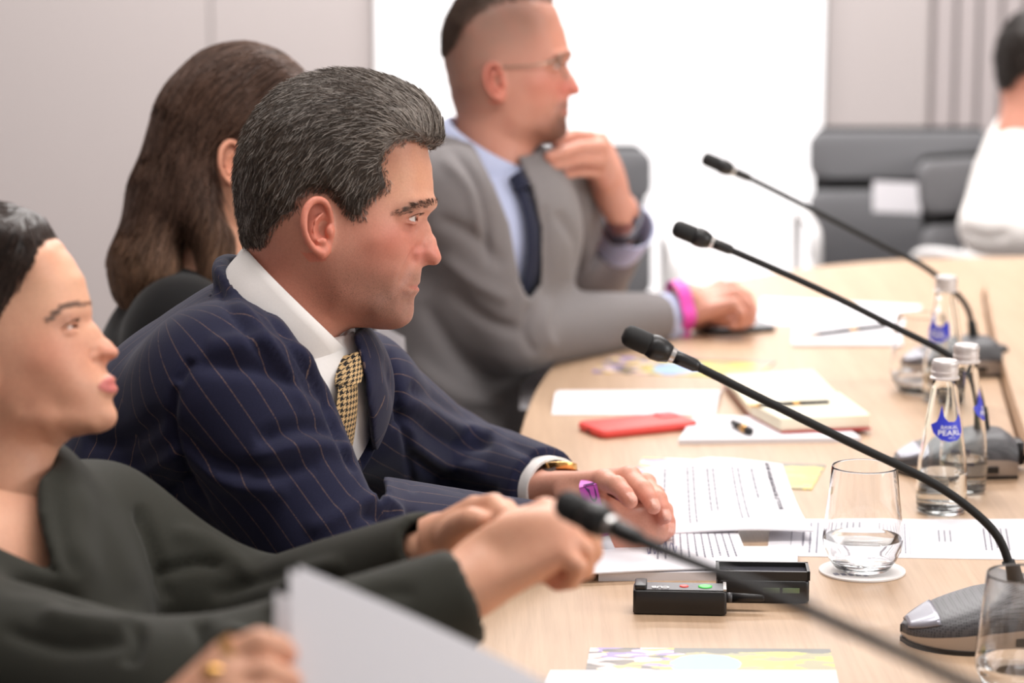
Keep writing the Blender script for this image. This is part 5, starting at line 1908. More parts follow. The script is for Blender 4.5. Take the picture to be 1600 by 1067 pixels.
    folds = [  # (pixels, width, depth in metres)
        ([(300, 570), (400, 575), (500, 612), (560, 650)], 14, -.006), ([(320, 540), (420, 540), (510, 575), (575, 625)], 16, .006),
        ([(270, 660), (330, 720), (420, 735), (500, 725)], 12, -.005), ([(290, 690), (360, 755), (450, 765)], 14, .005),
        ([(400, 690), (470, 668), (540, 676)], 13, -.006), ([(390, 718), (470, 696), (560, 704)], 13, .005),
        ([(560, 800), (600, 812), (622, 850)], 9, -.006), ([(575, 775), (622, 800), (640, 850)], 9, .006), ([(600, 790), (650, 812), (660, 850)], 8, -.004),
        ([(480, 830), (540, 800), (590, 770)], 14, .004), ([(130, 690), (200, 690), (260, 640)], 14, -.004), ([(150, 740), (220, 740), (290, 700)], 14, .005), ([(160, 770), (240, 780), (300, 745)], 11, -.005),
        ([(275, 600), (268, 660), (285, 730), (330, 800)], 7, -.005), ([(300, 560), (275, 600)], 8, -.004),
        ([(640, 600), (700, 640), (760, 650)], 11, -.005), ([(630, 640), (700, 690), (770, 690)], 11, -.006), ([(650, 620), (720, 668), (790, 672)], 10, .005), ([(640, 690), (690, 725), (760, 735)], 11, .005), ([(790, 690), (840, 720), (835, 770)], 8, -.003),
        ([(607, 545), (622, 620), (640, 700), (645, 770)], 7, -.006), ([(640, 705), (700, 755), (780, 770)], 10, -.005),
        ([(352, 398), (400, 460), (460, 545), (505, 625)], 6, -.004), ([(330, 410), (372, 470), (430, 550), (480, 640)], 8, .004), ([(318, 420), (358, 480), (420, 570)], 6, -.003),
        ([(505, 620), (525, 670), (556, 740)], 6, -.005), ([(600, 560), (622, 650), (612, 662)], 5, -.004)]
    for p, w_, d_ in folds:
        V = stroke(V, N, p, w_, d_ * 1.5)
    dS = np.minimum(eval_prim(armR, V), eval_prim(armL, V)); dT = np.minimum(eval_prim(torso, V), eval_prim(prim_cap(PY(425, 548, 2.58), shR + (-.03, .05, .0), .06, .082), V) + .004)
    refR = nrm(np.cross(elR - shR, wrR - elR)); refL = nrm(np.cross(elL - shL, wrL - elL))
    sl, bd, mk = stripes_attr(V, [(shR, elR, refR, .085), (elR, wrR, refR, .085), (shL, elL, refL, .08), (elL, wrL, refL, .08)], S[0][0], S[4][0], ft, dS, dT)
    part_mesh('jacket', V, Q, M_PIN, me, {'s_arm': sl, 's_body': bd, 'sleeve': mk})
    # ---- shirt: front, collar leaves, cuffs
    H = Field((-.35, 2.35, .70), (.06, 2.9, 1.20), .005)
    H.add(loft([(c_, a - .014, b - .014) for c_, a, b in S[2:]], sd, .04))
    H.add(prim_ell(PY(436, 666, 2.56), [nrm(ft + (0, 0, -.35)), sd, nrm(np.cross(ft, sd))], (.086, .125, .112)), .05)
    H.add(prim_ecap(nk_c - nax * .02, nk_c - nax * .07, (.066, .066), (.070, .070), sy), .02)
    H.sub(prim_ecap(nk_c + nax * .10, nk_c - nax * .02, (.065, .067), (.062, .062), sy), .003)
    clip_inside(H, solid, .006)
    V, Q = H.mesh()
    part_mesh('shirt', V, Q, M_SHIRT, me)
    for q in (-1, 1):
        Vc, Fc = [], []
        n, m = 34, 6
        for i in range(n + 1):
            a = i / n
            th_ = a * 2.78
            rr = .066 + .008 * math.sin(th_) + .006 * a
            dirv = bk * math.cos(th_) + sy * math.sin(th_) * q
            drop = .013 + .041 * a + .040 * max(0, (a - .72) / .28) ** 1.5
            for j in range(m + 1):
                tq = j / m
                flare = .002 + (.012 * tq + .004 * math.sin(tq * 3.14)) * min(1, a * 3.5)
                slide = (bk * -math.sin(th_) + sy * math.cos(th_) * q) * (-.022 * tq * max(0, (a - .6) / .4))
                Vc.append(ck_c + nax * (.006 - .016 * a + .022 * math.sin(th_) * (1 - tq) - drop * tq) + dirv * (rr + flare) + slide)
        for i in range(n):
            for j in range(m):
                k = i * (m + 1) + j
                Fc.append((k, k + 1, k + m + 2, k + m + 1))
        o = mesh_np('collar', np.array(Vc), Fc, M_SHIRT)
        sm = o.modifiers.new('s', 'SOLIDIFY'); sm.thickness = .0022; sm.offset = 0
        child(o, me)
    for w_, e_ in ((wrR, elR), (wrL, elL)):
        ax = nrm(w_ - e_)
        ring_band('cuff', w_ + ax * .004, ax, .0355, .030, M_SHIRT, me, .003, 1.0)
    # ---- tie
    k0, k1 = PY(546, 553, 2.515), PY(541, 604, 2.49)
    blade = catmull([PY(541, 598, 2.488), PY(553, 650, 2.478), PY(567, 705, 2.470), PY(580, 770, 2.468), PY(590, 840, 2.48)], 6)
    def strip(name, C, hw, bulge, parent, v0=0.0, back=.006):
        n, m = len(C) - 1, 10
        Vt, Ft, uv = [], [], []
        L = 0
        for i, c_ in enumerate(C):
            if i: L += np.linalg.norm(C[i] - C[i - 1])
            tan_ = nrm(C[min(i + 1, n)] - C[max(i - 1, 0)])
            nn = nrm(np.cross(sd, tan_)); nn = nn if nn @ ft > 0 else -nn
            for j in range(m + 1):
                x = 2 * j / m - 1
                Vt.append(c_ + sd * hw[i] * x + nn * bulge * (1 - abs(x) ** 3))
                uv.append((hw[i] * x, v0 + L, 0))
            for j in range(m + 1):
                x = 2 * j / m - 1
                Vt.append(c_ + sd * hw[i] * x - nn * back * (1 - x * x))
                uv.append((hw[i] * x, v0 + L, 0))
        w2 = 2 * (m + 1)
        for i in range(n):
            for j in range(m):
                a = i * w2 + j
                Ft.append((a, a + 1, a + w2 + 1, a + w2))
                b = a + m + 1
                Ft.append((b + w2, b + w2 + 1, b + 1, b))
        o = mesh_np(name, np.array(Vt), Ft, M_TIE)
        at = o.data.attributes.new('uvp', 'FLOAT_VECTOR', 'POINT'); at.data.foreach_set('vector', np.array(uv, np.float32).ravel())
        child(o, parent)
        return o
    for arr in (blade,):
        for i in range(len(arr)):
            for _ in range(4):
                dd = H.sample(arr[i][None])[0]
                if abs(dd) < .1:
                    arr[i] = arr[i] - H.grad(arr[i][None])[0] * (dd - .004)
    t1 = strip('tie', blade, list(np.interp(np.linspace(0, 1, len(blade)), [0, .15, 1], [.017, .020, .037])), .007, me)
    kc = [k0 + (k1 - k0) * t for t in np.linspace(0, 1, 9)]
    strip('tie_knot', kc, [.013, .0165, .019, .0215, .0235, .024, .0235, .021, .015], .015, me, .3, .010)
    # ---- watch (left wrist), paper bracelet (right wrist)
    M_STRAP = plain('brown_strap', srgb(58, 40, 32), 0.5, bump=(600, .4, .001))
    wc = PY(876, 764, 2.79); wax = nrm(PY(930, 758, 2.75) - PY(862, 766, 2.80))
    o = ring_band('watch_strap', wc, wax, .0255, .018, M_STRAP, me, .003, 1.0)
    wt = nrm(np.array((0, 0, 1.0)) - wax * wax[2]); ws = np.cross(wax, wt)
    wt = nrm(wt - ws * .25); ws = np.cross(wax, wt)
    def disc(name, c0_, r, h_, mat, n=32, bev=.001):
        m = MB(); V = []
        prof = [(r * .96, 0), (r, bev), (r, h_ - bev), (r * .93, h_)]
        for rr, z in prof:
            for j in range(n):
                g = 2 * math.pi * j / n
                V.append(c0_ + wt * z + (wax * math.cos(g) + ws * math.sin(g)) * rr)
        Fs = [(i * n + j, i * n + (j + 1) % n, (i + 1) * n + (j + 1) % n, (i + 1) * n + j) for i in range(3) for j in range(n)] + [tuple(range(n - 1, -1, -1)), tuple(range(3 * n, 4 * n))]
        m.add(V, Fs)
        return child(m.build(name, mat, None, auto=40), me)
    disc('watch_case', wc + wt * .021, .0185, .008, M_GOLD)
    disc('watch_dial', wc + wt * .0288, .0155, .001, plain('dial_cream', srgb(236, 226, 206), 0.25, coat=.8), bev=.0002)
    M_PINK = plain('pink_bracelet', srgb(206, 92, 196), 0.45)
    bc = PY(950, 828, 2.712); bax = nrm(PY(1020, 822, 2.70) - PY(900, 846, 2.715))
    o, onb_, e2b = conform_band('paper_bracelet', F, bc, bax, .020, M_PINK, me, skew=-.006)
    o['label'] = 'magenta paper bracelet'
    sg = -1 if e2b[1] > 0 else 1            # the way round that faces the camera
    Vb, Fb = [], []
    for i in range(9):
        g = sg * math.radians(66 + 40 * i / 8) % (2 * math.pi)
        for t in (-.0102, .0102):
            Vb.append(onb_(g, t))
    for i in range(8):
        Fb.append((2 * i, 2 * i + 1, 2 * i + 3, 2 * i + 2))
    o2 = mesh_np('white_tag', np.array(Vb), Fb, M_PAPER); sm = o2.modifiers.new('s', 'SOLIDIFY'); sm.thickness = .0005; sm.offset = 0
    child(o2, o)
    cu = bpy.data.curves.new('t', 'FONT'); cu.body = 'Рос'; cu.size = .017; cu.align_x = 'CENTER'
    to = bpy.data.objects.new('t', cu); COL.objects.link(to)
    mt = bpy.data.meshes.new_from_object(to.evaluated_get(bpy.context.evaluated_depsgraph_get())); bpy.data.objects.remove(to)
    Vp = [onb_((sg * (math.radians(20) + v.co.x / .034)) % (2 * math.pi), (v.co.y - .005), .0004) for v in mt.vertices]
    child(mesh_np('lettering', np.array(Vp), [tuple(p.vertices) for p in mt.polygons], plain('violet_ink', srgb(70, 30, 90), .6)), o)
    rc = kr[1] * .3 + fr_[1][0] * .7
    ring_band('ring', rc, fr_[1][0] - kr[1], .0118, .005, M_CHROME, me, .0015)
    # ---- hair
    poly = [(752, 332), (720, 312), (680, 306), (640, 316), (606, 345), (596, 395), (612, 450), (606, 478), (560, 505), (528, 540), (522, 582), (474, 578), (444, 556), (420, 516), (385, 484), (335, 482), (298, 508), (286, 560), (240, 578), (205, 618), (186, 664), (150, 690), (60, 705), (0, 500), (0, 100), (300, -100), (700, 0), (860, 200), (840, 325)]
    th_pts = [(745, 300, .0155), (715, 235, .0185), (670, 175, .018), (600, 120, .014), (500, 90, .0125), (400, 88, .0115), (300, 112, .0115), (200, 190, .012), (125, 290, .011), (90, 400, .0095), (92, 520, .0075), (105, 620, .005), (130, 680, .002),
              (640, 260, .014), (560, 250, .013), (450, 300, .012), (300, 350, .012), (250, 500, .010), (400, 450, .009), (560, 400, .009), (600, 460, .004), (500, 560, .004), (330, 470, .006), (200, 600, .005)]
    gl = flow_fn([(740, 300, (-.3, 0, 1)), (700, 250, (-.75, 0, .75)), (620, 150, (-1, 0, .25)), (480, 80, (-1, 0, -.1)), (300, 110, (-.9, 0, -.5)), (150, 230, (-.55, 0, -.9)), (90, 420, (-.15, 0, -1)), (100, 620, (.1, 0, -1)),
                  (620, 360, (-.85, 0, .35)), (540, 330, (-.9, 0, .1)), (450, 260, (-.9, 0, -.2)), (590, 440, (-.6, 0, -.6)), (500, 450, (-.6, 0, -.8)), (400, 400, (-.6, 0, -.8)), (300, 350, (-.6, 0, -.8)), (250, 480, (-.5, 0, -.9)), (500, 540, (-.1, 0, -1)), (200, 600, (-.3, 0, -1)), (330, 460, (-.6, 0, -.8))])
    def grey(L):
        p = mc(640, 300); q = mc(720, 220)
        d1 = np.exp(-(((L[:, 0] - p[0]) / .032) ** 2 + ((L[:, 2] - p[1]) / .028) ** 2)); d2 = np.exp(-(((L[:, 0] - q[0]) / .03) ** 2 + ((L[:, 2] - q[1]) / .03) ** 2))
        return np.clip(.20 + .50 * d1 + .36 * d2, 0, .8)
    def colfn(R, rg):
        g = rg.random(len(R)) < grey(R)
        t_ = rg.random((len(R), 1))
        return np.where(g[:, None], np.array(srgb(172, 163, 155)[:3]) * (.5 + .7 * t_), np.array(srgb(82, 70, 61)[:3]) * (.45 + .95 * t_))
    def capfn(R):
        g = grey(R)[:, None]
        return np.array(srgb(58, 49, 43)[:3]) * (1 - g) + np.array(srgb(98, 90, 84)[:3]) * g
    pcs, _ = make_hair(hd, fr, poly, th_pts, gl, colfn, capfn, 21000, rng, (.0030, .0015), .00025, .0022, .0034, .2, frontlong=.0036, steps=4)
    pcs.append(brow_lash(hd, fr, rng, ((764, 512, 50), (745, 514, 80), (720, 518, 85), (695, 525, 80), (672, 535, 60), (650, 544, 35), (632, 552, 15)), srgb(84, 64, 54), .0015, .0022, .00017, .75))
    hair_part(pcs, me)
    seated_legs(me, PY(235, 1190, TY) + (0, 0, -.01), ft, 'trousers', M_NAVY, M_SHOE)
    return me
import time as _t
_t0 = _t.time()
man = make_man()
print('man', _t.time() - _t0)
# ------------------------------------------------------------------ the man in the grey suit, chin on hand
M_GREY = cloth_mat('grey_suit', srgb(142, 137, 137), 1100, 0.85, srgb(104, 100, 101), 0.35, 0.1, 700)
M_BLUESHIRT = cloth_mat('pale_blue_shirt', srgb(196, 204, 232), 1500, 0.8, srgb(184, 194, 226), 0.1)
M_NAVYTIE = cloth_mat('navy_tie', srgb(34, 38, 60))
def half_space(p, n_, r=.085):
    p, n_ = np.asarray(p, float), nrm(n_)
    return p - r, p + r, (lambda X, Y, Z: np.maximum(-((X - p[0]) * n_[0] + (Y - p[1]) * n_[1] + (Z - p[2]) * n_[2]), np.sqrt((X - p[0]) ** 2 + (Y - p[1]) ** 2 + (Z - p[2]) ** 2) - r).astype(np.float32))
def open_cuff(J, w_, e_, r):
    ax = nrm(w_ - e_)
    J.sub(half_space(w_ + ax * .002, ax), .003)
    J.sub(prim_cap(w_ - ax * .03, w_ + ax * .05, r - .010, r - .008), .003)
def make_grey():
    rng = np.random.default_rng(8)
    fr = head_frame(786, 129, 3.88, yaw=2, pitch=9)
    tone = tones('pink')
    br = srgb(64, 44, 36); sh = srgb(142, 112, 98)
    tone['blots'] = [(620, 660, .03, .025, srgb(206, 112, 96), .45), (715, 700, .014, .014, srgb(214, 112, 100), .6), (780, 700, .012, .012, srgb(220, 110, 100), .5), (690, 430, .035, .03, srgb(222, 150, 124), .5),
                     (675, 905, .022, .020, br, .9), (640, 925, .026, .016, br, .85), (610, 930, .03, .014, br, .6), (705, 782, .013, .007, br, .55), (670, 850, .010, .020, br, .4), (540, 890, .04, .025, srgb(156, 104, 84), .5),
                     (420, 170, .075, .045, srgb(104, 82, 70), .75), (150, 300, .04, .06, srgb(108, 84, 72), .6), (380, 260, .06, .05, sh, .75), (230, 400, .05, .06, sh, .8), (160, 600, .04, .05, sh, .6), (540, 340, .04, .045, sh, .45)]
    nl = lambda cx, cy: np.array((mc(cx, cy)[0], 0, mc(cx, cy)[1]))
    hd = build_head('male', .0022, [(prim_ecap(nl(330, 760), nl(250, 1090), (.058, .058), (.062, .062), (0, 1, 0)), .022)], tone)
    parts = [(fr.to(hd['V']), hd['Q'], hd['col'], hd['wet'])]
    sd, ft = np.array((.44, .90, 0)), np.array((.90, -.44, 0))
    TY = 3.92
    S = [(PY(690, 760, TY), .175, .135), (PY(684, 610, TY), .165, .120), (PY(726, 450, TY), .190, .125), (PY(752, 350, TY), .190, .115), (PY(762, 285, TY), .140, .085), (PY(768, 245, 3.90), .08, .065)]
    shR, elR, wrR = PY(706, 318, 3.745), PY(800, 520, 3.80), PY(1026, 497, 4.06)
    shL, elL, wrL = PY(858, 318, 4.09), PY(922, 438, 4.32), PY(966, 376, 4.215)
    # hands
    F = Field(PY(1040, 540, 3.95) + (0, -.08, 0), PY(1200, 400, 4.25) + (0, .08, .02), .0025)
    d = .155
    W_ = PY(1062, 492, 3.93 + d)
    kn = [PY(1126, 448, 3.97 + d), PY(1142, 450, 3.94 + d), PY(1150, 460, 3.91 + d), PY(1148, 475, 3.88 + d)]
    fg = [[PY(1154, 456, 3.98 + d), PY(1170, 480, 3.98 + d), PY(1170, 500, 3.97 + d)], [PY(1166, 464, 3.94 + d), PY(1176, 486, 3.94 + d), PY(1172, 503, 3.94 + d)],
          [PY(1168, 477, 3.90 + d), PY(1171, 495, 3.91 + d), PY(1160, 506, 3.91 + d)], [PY(1160, 490, 3.87 + d), PY(1158, 503, 3.88 + d), PY(1146, 509, 3.88 + d)]]
    hand(F, W_, kn, fg, [PY(1085, 500, 3.95 + d), PY(1110, 504, 3.98 + d), PY(1130, 506, 4.0 + d), PY(1142, 506, 4.0 + d)], 1.1)
    F.add(prim_ell(PY(1104, 476, 3.93 + d), [nrm(PY(1140, 460, 4.08) - PY(1070, 490, 4.08)), (0, 1, 0), (.4, 0, .9)], (.042, .034, .022)), .015)
    F.add(prim_cap(W_, PY(1010, 496, 4.06), .028, .030), .012)
    F2 = Field(PY(835, 380, 3.85) + (0, -.06, 0), PY(1010, 180, 4.3) + (.02, .06, .03), .0025)
    W2_ = PY(970, 330, 4.17)
    k2 = [PY(922, 216, 3.985), PY(938, 230, 3.975), PY(940, 250, 3.975), PY(932, 268, 3.985)]
    f2 = [[PY(896, 212, 3.93), PY(880, 217, 3.90), PY(868, 223, 3.885)], [PY(905, 230, 3.905), PY(878, 238, 3.868), PY(858, 245, 3.855)],
          [PY(904, 249, 3.905), PY(872, 256, 3.872), PY(850, 262, 3.860)], [PY(903, 268, 3.925), PY(882, 272, 3.90), PY(866, 275, 3.89)]]
    hand(F2, W2_, k2, f2, [PY(955, 280, 4.08), PY(925, 240, 4.03), PY(900, 222, 3.99), PY(884, 212, 3.96)], 1.1)
    F2.add(prim_ell(PY(948, 278, 4.06), [nrm(k2[1] - W2_), nrm(np.cross(nrm(k2[1] - W2_), (0, 1, 0))), (0, 1, 0)], (.045, .030, .030)), .015)
    F2.add(prim_cap(W2_, wrL, .030, .030), .012)
    parts += [skin_patch(F, tone), skin_patch(F2, tone)]
    core = Field(PY(560, 800, 3.6) + (-.05, 0, -.1), (.45, 4.5, 1.45), .014)
    core.add(loft([(c_, a - .03, b - .03) for c_, a, b in S], sd, .03))
    core.add(chain([shR, elR, wrR, W_], [.045, .04, .026, .022]), .03); core.add(chain([shL, elL, wrL, W2_], [.045, .04, .028, .024]), .03)
    core.add(prim_cap(PY(768, 200, 3.88), PY(766, 280, 3.9), .05, .06), .03)
    parts.append(skin_patch(core, tone))
    me = person(parts, 'bespectacled man in a grey suit resting his chin on his hand', PY(690, 760, TY) * (1, 1, 0))
    torso = loft(S, sd, .04)
    armR = prim_join([chain([shR, elR], [.080, .062]), chain([elR, elR + (wrR - elR) * .5, wrR], [.060, .052, .042])], .02)
    armL = prim_join([chain([shL, elL], [.075, .060]), chain([elL, elL + (wrL - elL) * .5, wrL], [.058, .055, .046])], .02)
    J = Field((PY(560, 700, 3.9)[0] - .03, 3.60, .48), (.36, 4.48, 1.30), .0055)
    J.add(torso)
    J.add(prim_cap(PY(756, 290, 3.88), shR + (0, 0, .01), .050, .070), .05); J.add(prim_cap(PY(775, 290, 3.94), shL + (0, 0, .008), .045, .068), .05)
    J.add(prim_ell(PY(790, 400, 3.88), [nrm(ft + (0, 0, -.2)), sd, (0, 0, 1)], (.10, .15, .15)), .05)
    J.add(armR, .03); J.add(armL, .03)
    nk, nax = PY(762, 228, 3.885), nrm((.42, -.08, .90)); bk = nrm(np.array((-.90, 0, .42))); sy = np.cross(nax, bk)
    col = [nk - nax * (.012 + .016 * (1 - math.cos(a)) / 2) + (bk * math.cos(a) * .078 + sy * math.sin(a) * .078) for a in np.linspace(-2, 2, 22)]
    J.add(chain(col, [.011] * len(col)), .024)
    solid = Field(J.lo, J.lo + .01, J.h); solid.ax, solid.d = J.ax, J.d.copy()
    J.sub(prim_ecap(nk + nax * .12, nk - nax * .03, (.088, .074), (.078, .066), sy), .006)
    view_cut(J, [(712, 160), (722, 188), (745, 236), (772, 290), (796, 350), (812, 440), (826, 470), (846, 440), (845, 360), (832, 300), (815, 262), (790, 190)], 3.5, 3.90, .004, 1030)
    open_cuff(J, wrR, elR, .042); open_cuff(J, wrL, elL, .046)
    V, Q = big_parts(*J.mesh()); V = relax(V, Q, 2); N = vnormals(V, Q)
    for p, w_, d_ in [([(700, 225), (740, 280), (760, 350), (765, 420)], 6, -.007), ([(690, 245), (735, 300), (748, 370)], 8, .005), ([(680, 340), (740, 370), (790, 420)], 12, -.006), ([(690, 400), (740, 440), (800, 470)], 11, .006),
                      ([(700, 450), (760, 500), (820, 520)], 11, -.007), ([(830, 470), (820, 520), (838, 556)], 8, -.006), ([(860, 465), (850, 510), (866, 548)], 9, .005), ([(660, 470), (720, 560), (790, 590)], 14, -.007), ([(640, 560), (720, 620), (800, 630)], 12, .005),
                      ([(870, 330), (900, 380), (900, 430)], 9, -.006), ([(930, 370), (950, 410), (990, 420)], 9, -.006), ([(850, 320), (856, 400), (850, 470)], 8, -.006)]:
        V = stroke(V, N, p, w_, d_)
    part_mesh('jacket', V, Q, M_GREY, me)
    H = Field((PY(600, 500, 3.9)[0], 3.66, .75), (.16, 4.15, 1.30), .006)
    H.add(loft([(c_, a - .014, b - .014) for c_, a, b in S[2:]], sd, .04)); H.add(prim_ell(PY(784, 398, 3.885), [nrm(ft + (0, 0, -.2)), sd, (0, 0, 1)], (.09, .14, .14)), .05)
    H.add(prim_ecap(nk - nax * .012, nk - nax * .07, (.070, .070), (.075, .075), sy), .02)
    H.sub(prim_ecap(nk + nax * .10, nk - nax * .02, (.065, .067), (.062, .062), sy), .003)
    clip_inside(H, solid, .006)
    V, Q = H.mesh(); part_mesh('shirt', V, Q, M_BLUESHIRT, me)
    collar_leaves(me, nk + nax * .010, nax, bk, sy, M_BLUESHIRT)
    for w_, e_, r, l_ in ((wrR, elR, .0365, .045), (wrL, elL, .042, .066)):
        ax = nrm(w_ - e_); ring_band('cuff', w_ + ax * (l_ / 2 - .01), ax, r, l_, M_BLUESHIRT, me, .003)
    tie_strip(me, H, [PY(806, 272, 3.80), PY(812, 300, 3.80)], [.016, .024], M_NAVYTIE, sd, ft, 'tie_knot', .014)
    tie_strip(me, H, [PY(811, 300, 3.80), PY(818, 350, 3.80), PY(826, 410, 3.80), PY(832, 470, 3.80)], [.018, .026, .034, .038], M_NAVYTIE, sd, ft, 'tie', .007)
    bc = PY(1064, 494, 4.075); conform_band('wrist_band', F, bc, nrm(PY(1100, 485, 4.09) - PY(1020, 496, 4.06)), .022, plain('pink_band', srgb(226, 72, 178), .5), me)
    conform_band('wristwatch', F2, W2_ + nrm(wrL - W2_) * .004, nrm(wrL - W2_), .020, plain('watch_navy', srgb(44, 44, 62), .35), me, .001, .004)
    poly = [(716, 236), (660, 222), (600, 212), (520, 205), (430, 208), (340, 232), (260, 290), (190, 380), (120, 420), (0, 430), (0, 100), (300, -100), (700, 0), (800, 150)]
    th = [(700, 220, .010), (620, 140, .013), (500, 95, .012), (380, 95, .010), (250, 150, .006), (150, 260, .004), (110, 380, .002), (560, 200, .006), (400, 200, .004), (250, 290, .002)]
    gl = flow_fn([(740, 290, (.2, 0, 1)), (650, 160, (-.3, 0, 1)), (480, 90, (-.8, 0, .4)), (300, 110, (-1, 0, -.4)), (120, 330, (-.2, 0, -1)), (560, 250, (-.4, 0, .9)), (350, 250, (-.5, 0, -.7))])
    cf = lambda R, rg: np.array(srgb(84, 66, 56)[:3]) * (.5 + .8 * rg.random((len(R), 1)))
    def cap_(R):
        f = np.clip(poly_sd(np.stack([R[:, 0], R[:, 2]], 1), [mc(x, y) for x, y in poly]) / .025, 0, 1)[:, None]
        return np.array(srgb(128, 100, 86)[:3]) * (1 - f) + np.array(srgb(72, 56, 48)[:3]) * f
    pcs, _ = make_hair(hd, fr, poly, th, gl, cf, cap_, 4500, rng, (.0045, .0015), .00045, .002, .004, .2, feather=.03, steps=3)
    pcs.append(brow_lash(hd, fr, rng, ((755, 514, 30), (725, 518, 40), (695, 525, 40), (665, 537, 25)), srgb(96, 70, 56), .0017, .002, .0003))
    hair_part(pcs, me)
    # glasses
    g = MB()
    for s_ in (-1, 1):
        c0_ = np.array((.099, s_ * .033, .010))
        loop = []
        for a in np.linspace(0, 2 * math.pi, 29):
            ca, sa = math.cos(a), math.sin(a)
            yy, zz = .026 * np.sign(ca) * abs(ca) ** .7, .0185 * np.sign(sa) * abs(sa) ** .7
            loop.append(fr.to(c0_ + (-(abs(yy * s_ + .033) - .01) * .25 if False else -.20 * max(0, s_ * yy + .012), yy, zz)))
        g.tube(loop, .0011, 6, False)
        g.tube([fr.to((.092, s_ * .060, .018)), fr.to((.05, s_ * .0735, .018)), fr.to((0.005, s_ * .077, .022)), fr.to((-.012, s_ * .077, .005))], .0013, 6)
    g.tube([fr.to((.1015, -.0075, .016)), fr.to((.106, 0, .018)), fr.to((.1015, .0075, .016))], .0012, 6)
    child(g.build('spectacles', plain('thin_metal_frame', srgb(150, 132, 116), .3, .7), None, smooth=True), me)
    seated_legs(me, PY(690, 760, TY), ft, 'trousers', M_NAVY, M_SHOE)
    return me
def collar_leaves(me, c, nax, bk, sy, mat, r0=.066, end=2.62):
    for q in (-1, 1):
        Vc, Fc = [], []
        n, m = 30, 5
        for i in range(n + 1):
            a = i / n; th_ = a * end
            rr = r0 + .008 * math.sin(th_) + .006 * a
            dirv = bk * math.cos(th_) + sy * math.sin(th_) * q
            drop = .024 + .030 * a + .026 * max(0, (a - .72) / .28) ** 1.5
            for j in range(m + 1):
                tq = j / m
                flare = .002 + .012 * tq + .004 * math.sin(tq * 3.14)
                slide = (bk * -math.sin(th_) + sy * math.cos(th_) * q) * (-.022 * tq * max(0, (a - .6) / .4))
                Vc.append(c + nax * (.006 - .016 * a - drop * tq) + dirv * (rr + flare) + slide)
        for i in range(n):
            for j in range(m):
                k = i * (m + 1) + j
                Fc.append((k, k + 1, k + m + 2, k + m + 1))
        o = mesh_np('collar', np.array(Vc), Fc, mat)
        sm = o.modifiers.new('s', 'SOLIDIFY'); sm.thickness = .0022; sm.offset = 0
        child(o, me)
def tie_strip(me, H, C, hw, mat, sd, ft, name, bulge):
    C = catmull(C, 6); hw = np.interp(np.linspace(0, 1, len(C)), np.linspace(0, 1, len(hw)), hw)
    for i in range(len(C)):
        for _ in range(5):
            dd = H.sample(C[i][None])[0]
            C[i] = C[i] - H.grad(C[i][None])[0] * np.clip(dd - .003, -.03, .03)
    n, m = len(C) - 1, 8
    V, Fs = [], []
    for i, c in enumerate(C):
        tn = nrm(C[min(i + 1, n)] - C[max(i - 1, 0)]); nn = nrm(np.cross(sd, tn)); nn = nn if nn @ ft > 0 else -nn
        for sgn in (1, -.6):
            for j in range(m + 1):
                x = 2 * j / m - 1
                V.append(c + sd * hw[i] * x + nn * sgn * bulge * (1 - abs(x) ** 3))
    w2 = 2 * (m + 1)
    for i in range(n):
        for j in range(m):
            a = i * w2 + j; b = a + m + 1
            Fs += [(a, a + 1, a + w2 + 1, a + w2), (b + w2, b + w2 + 1, b + 1, b)]
    child(mesh_np(name, np.array(V), Fs, mat), me)

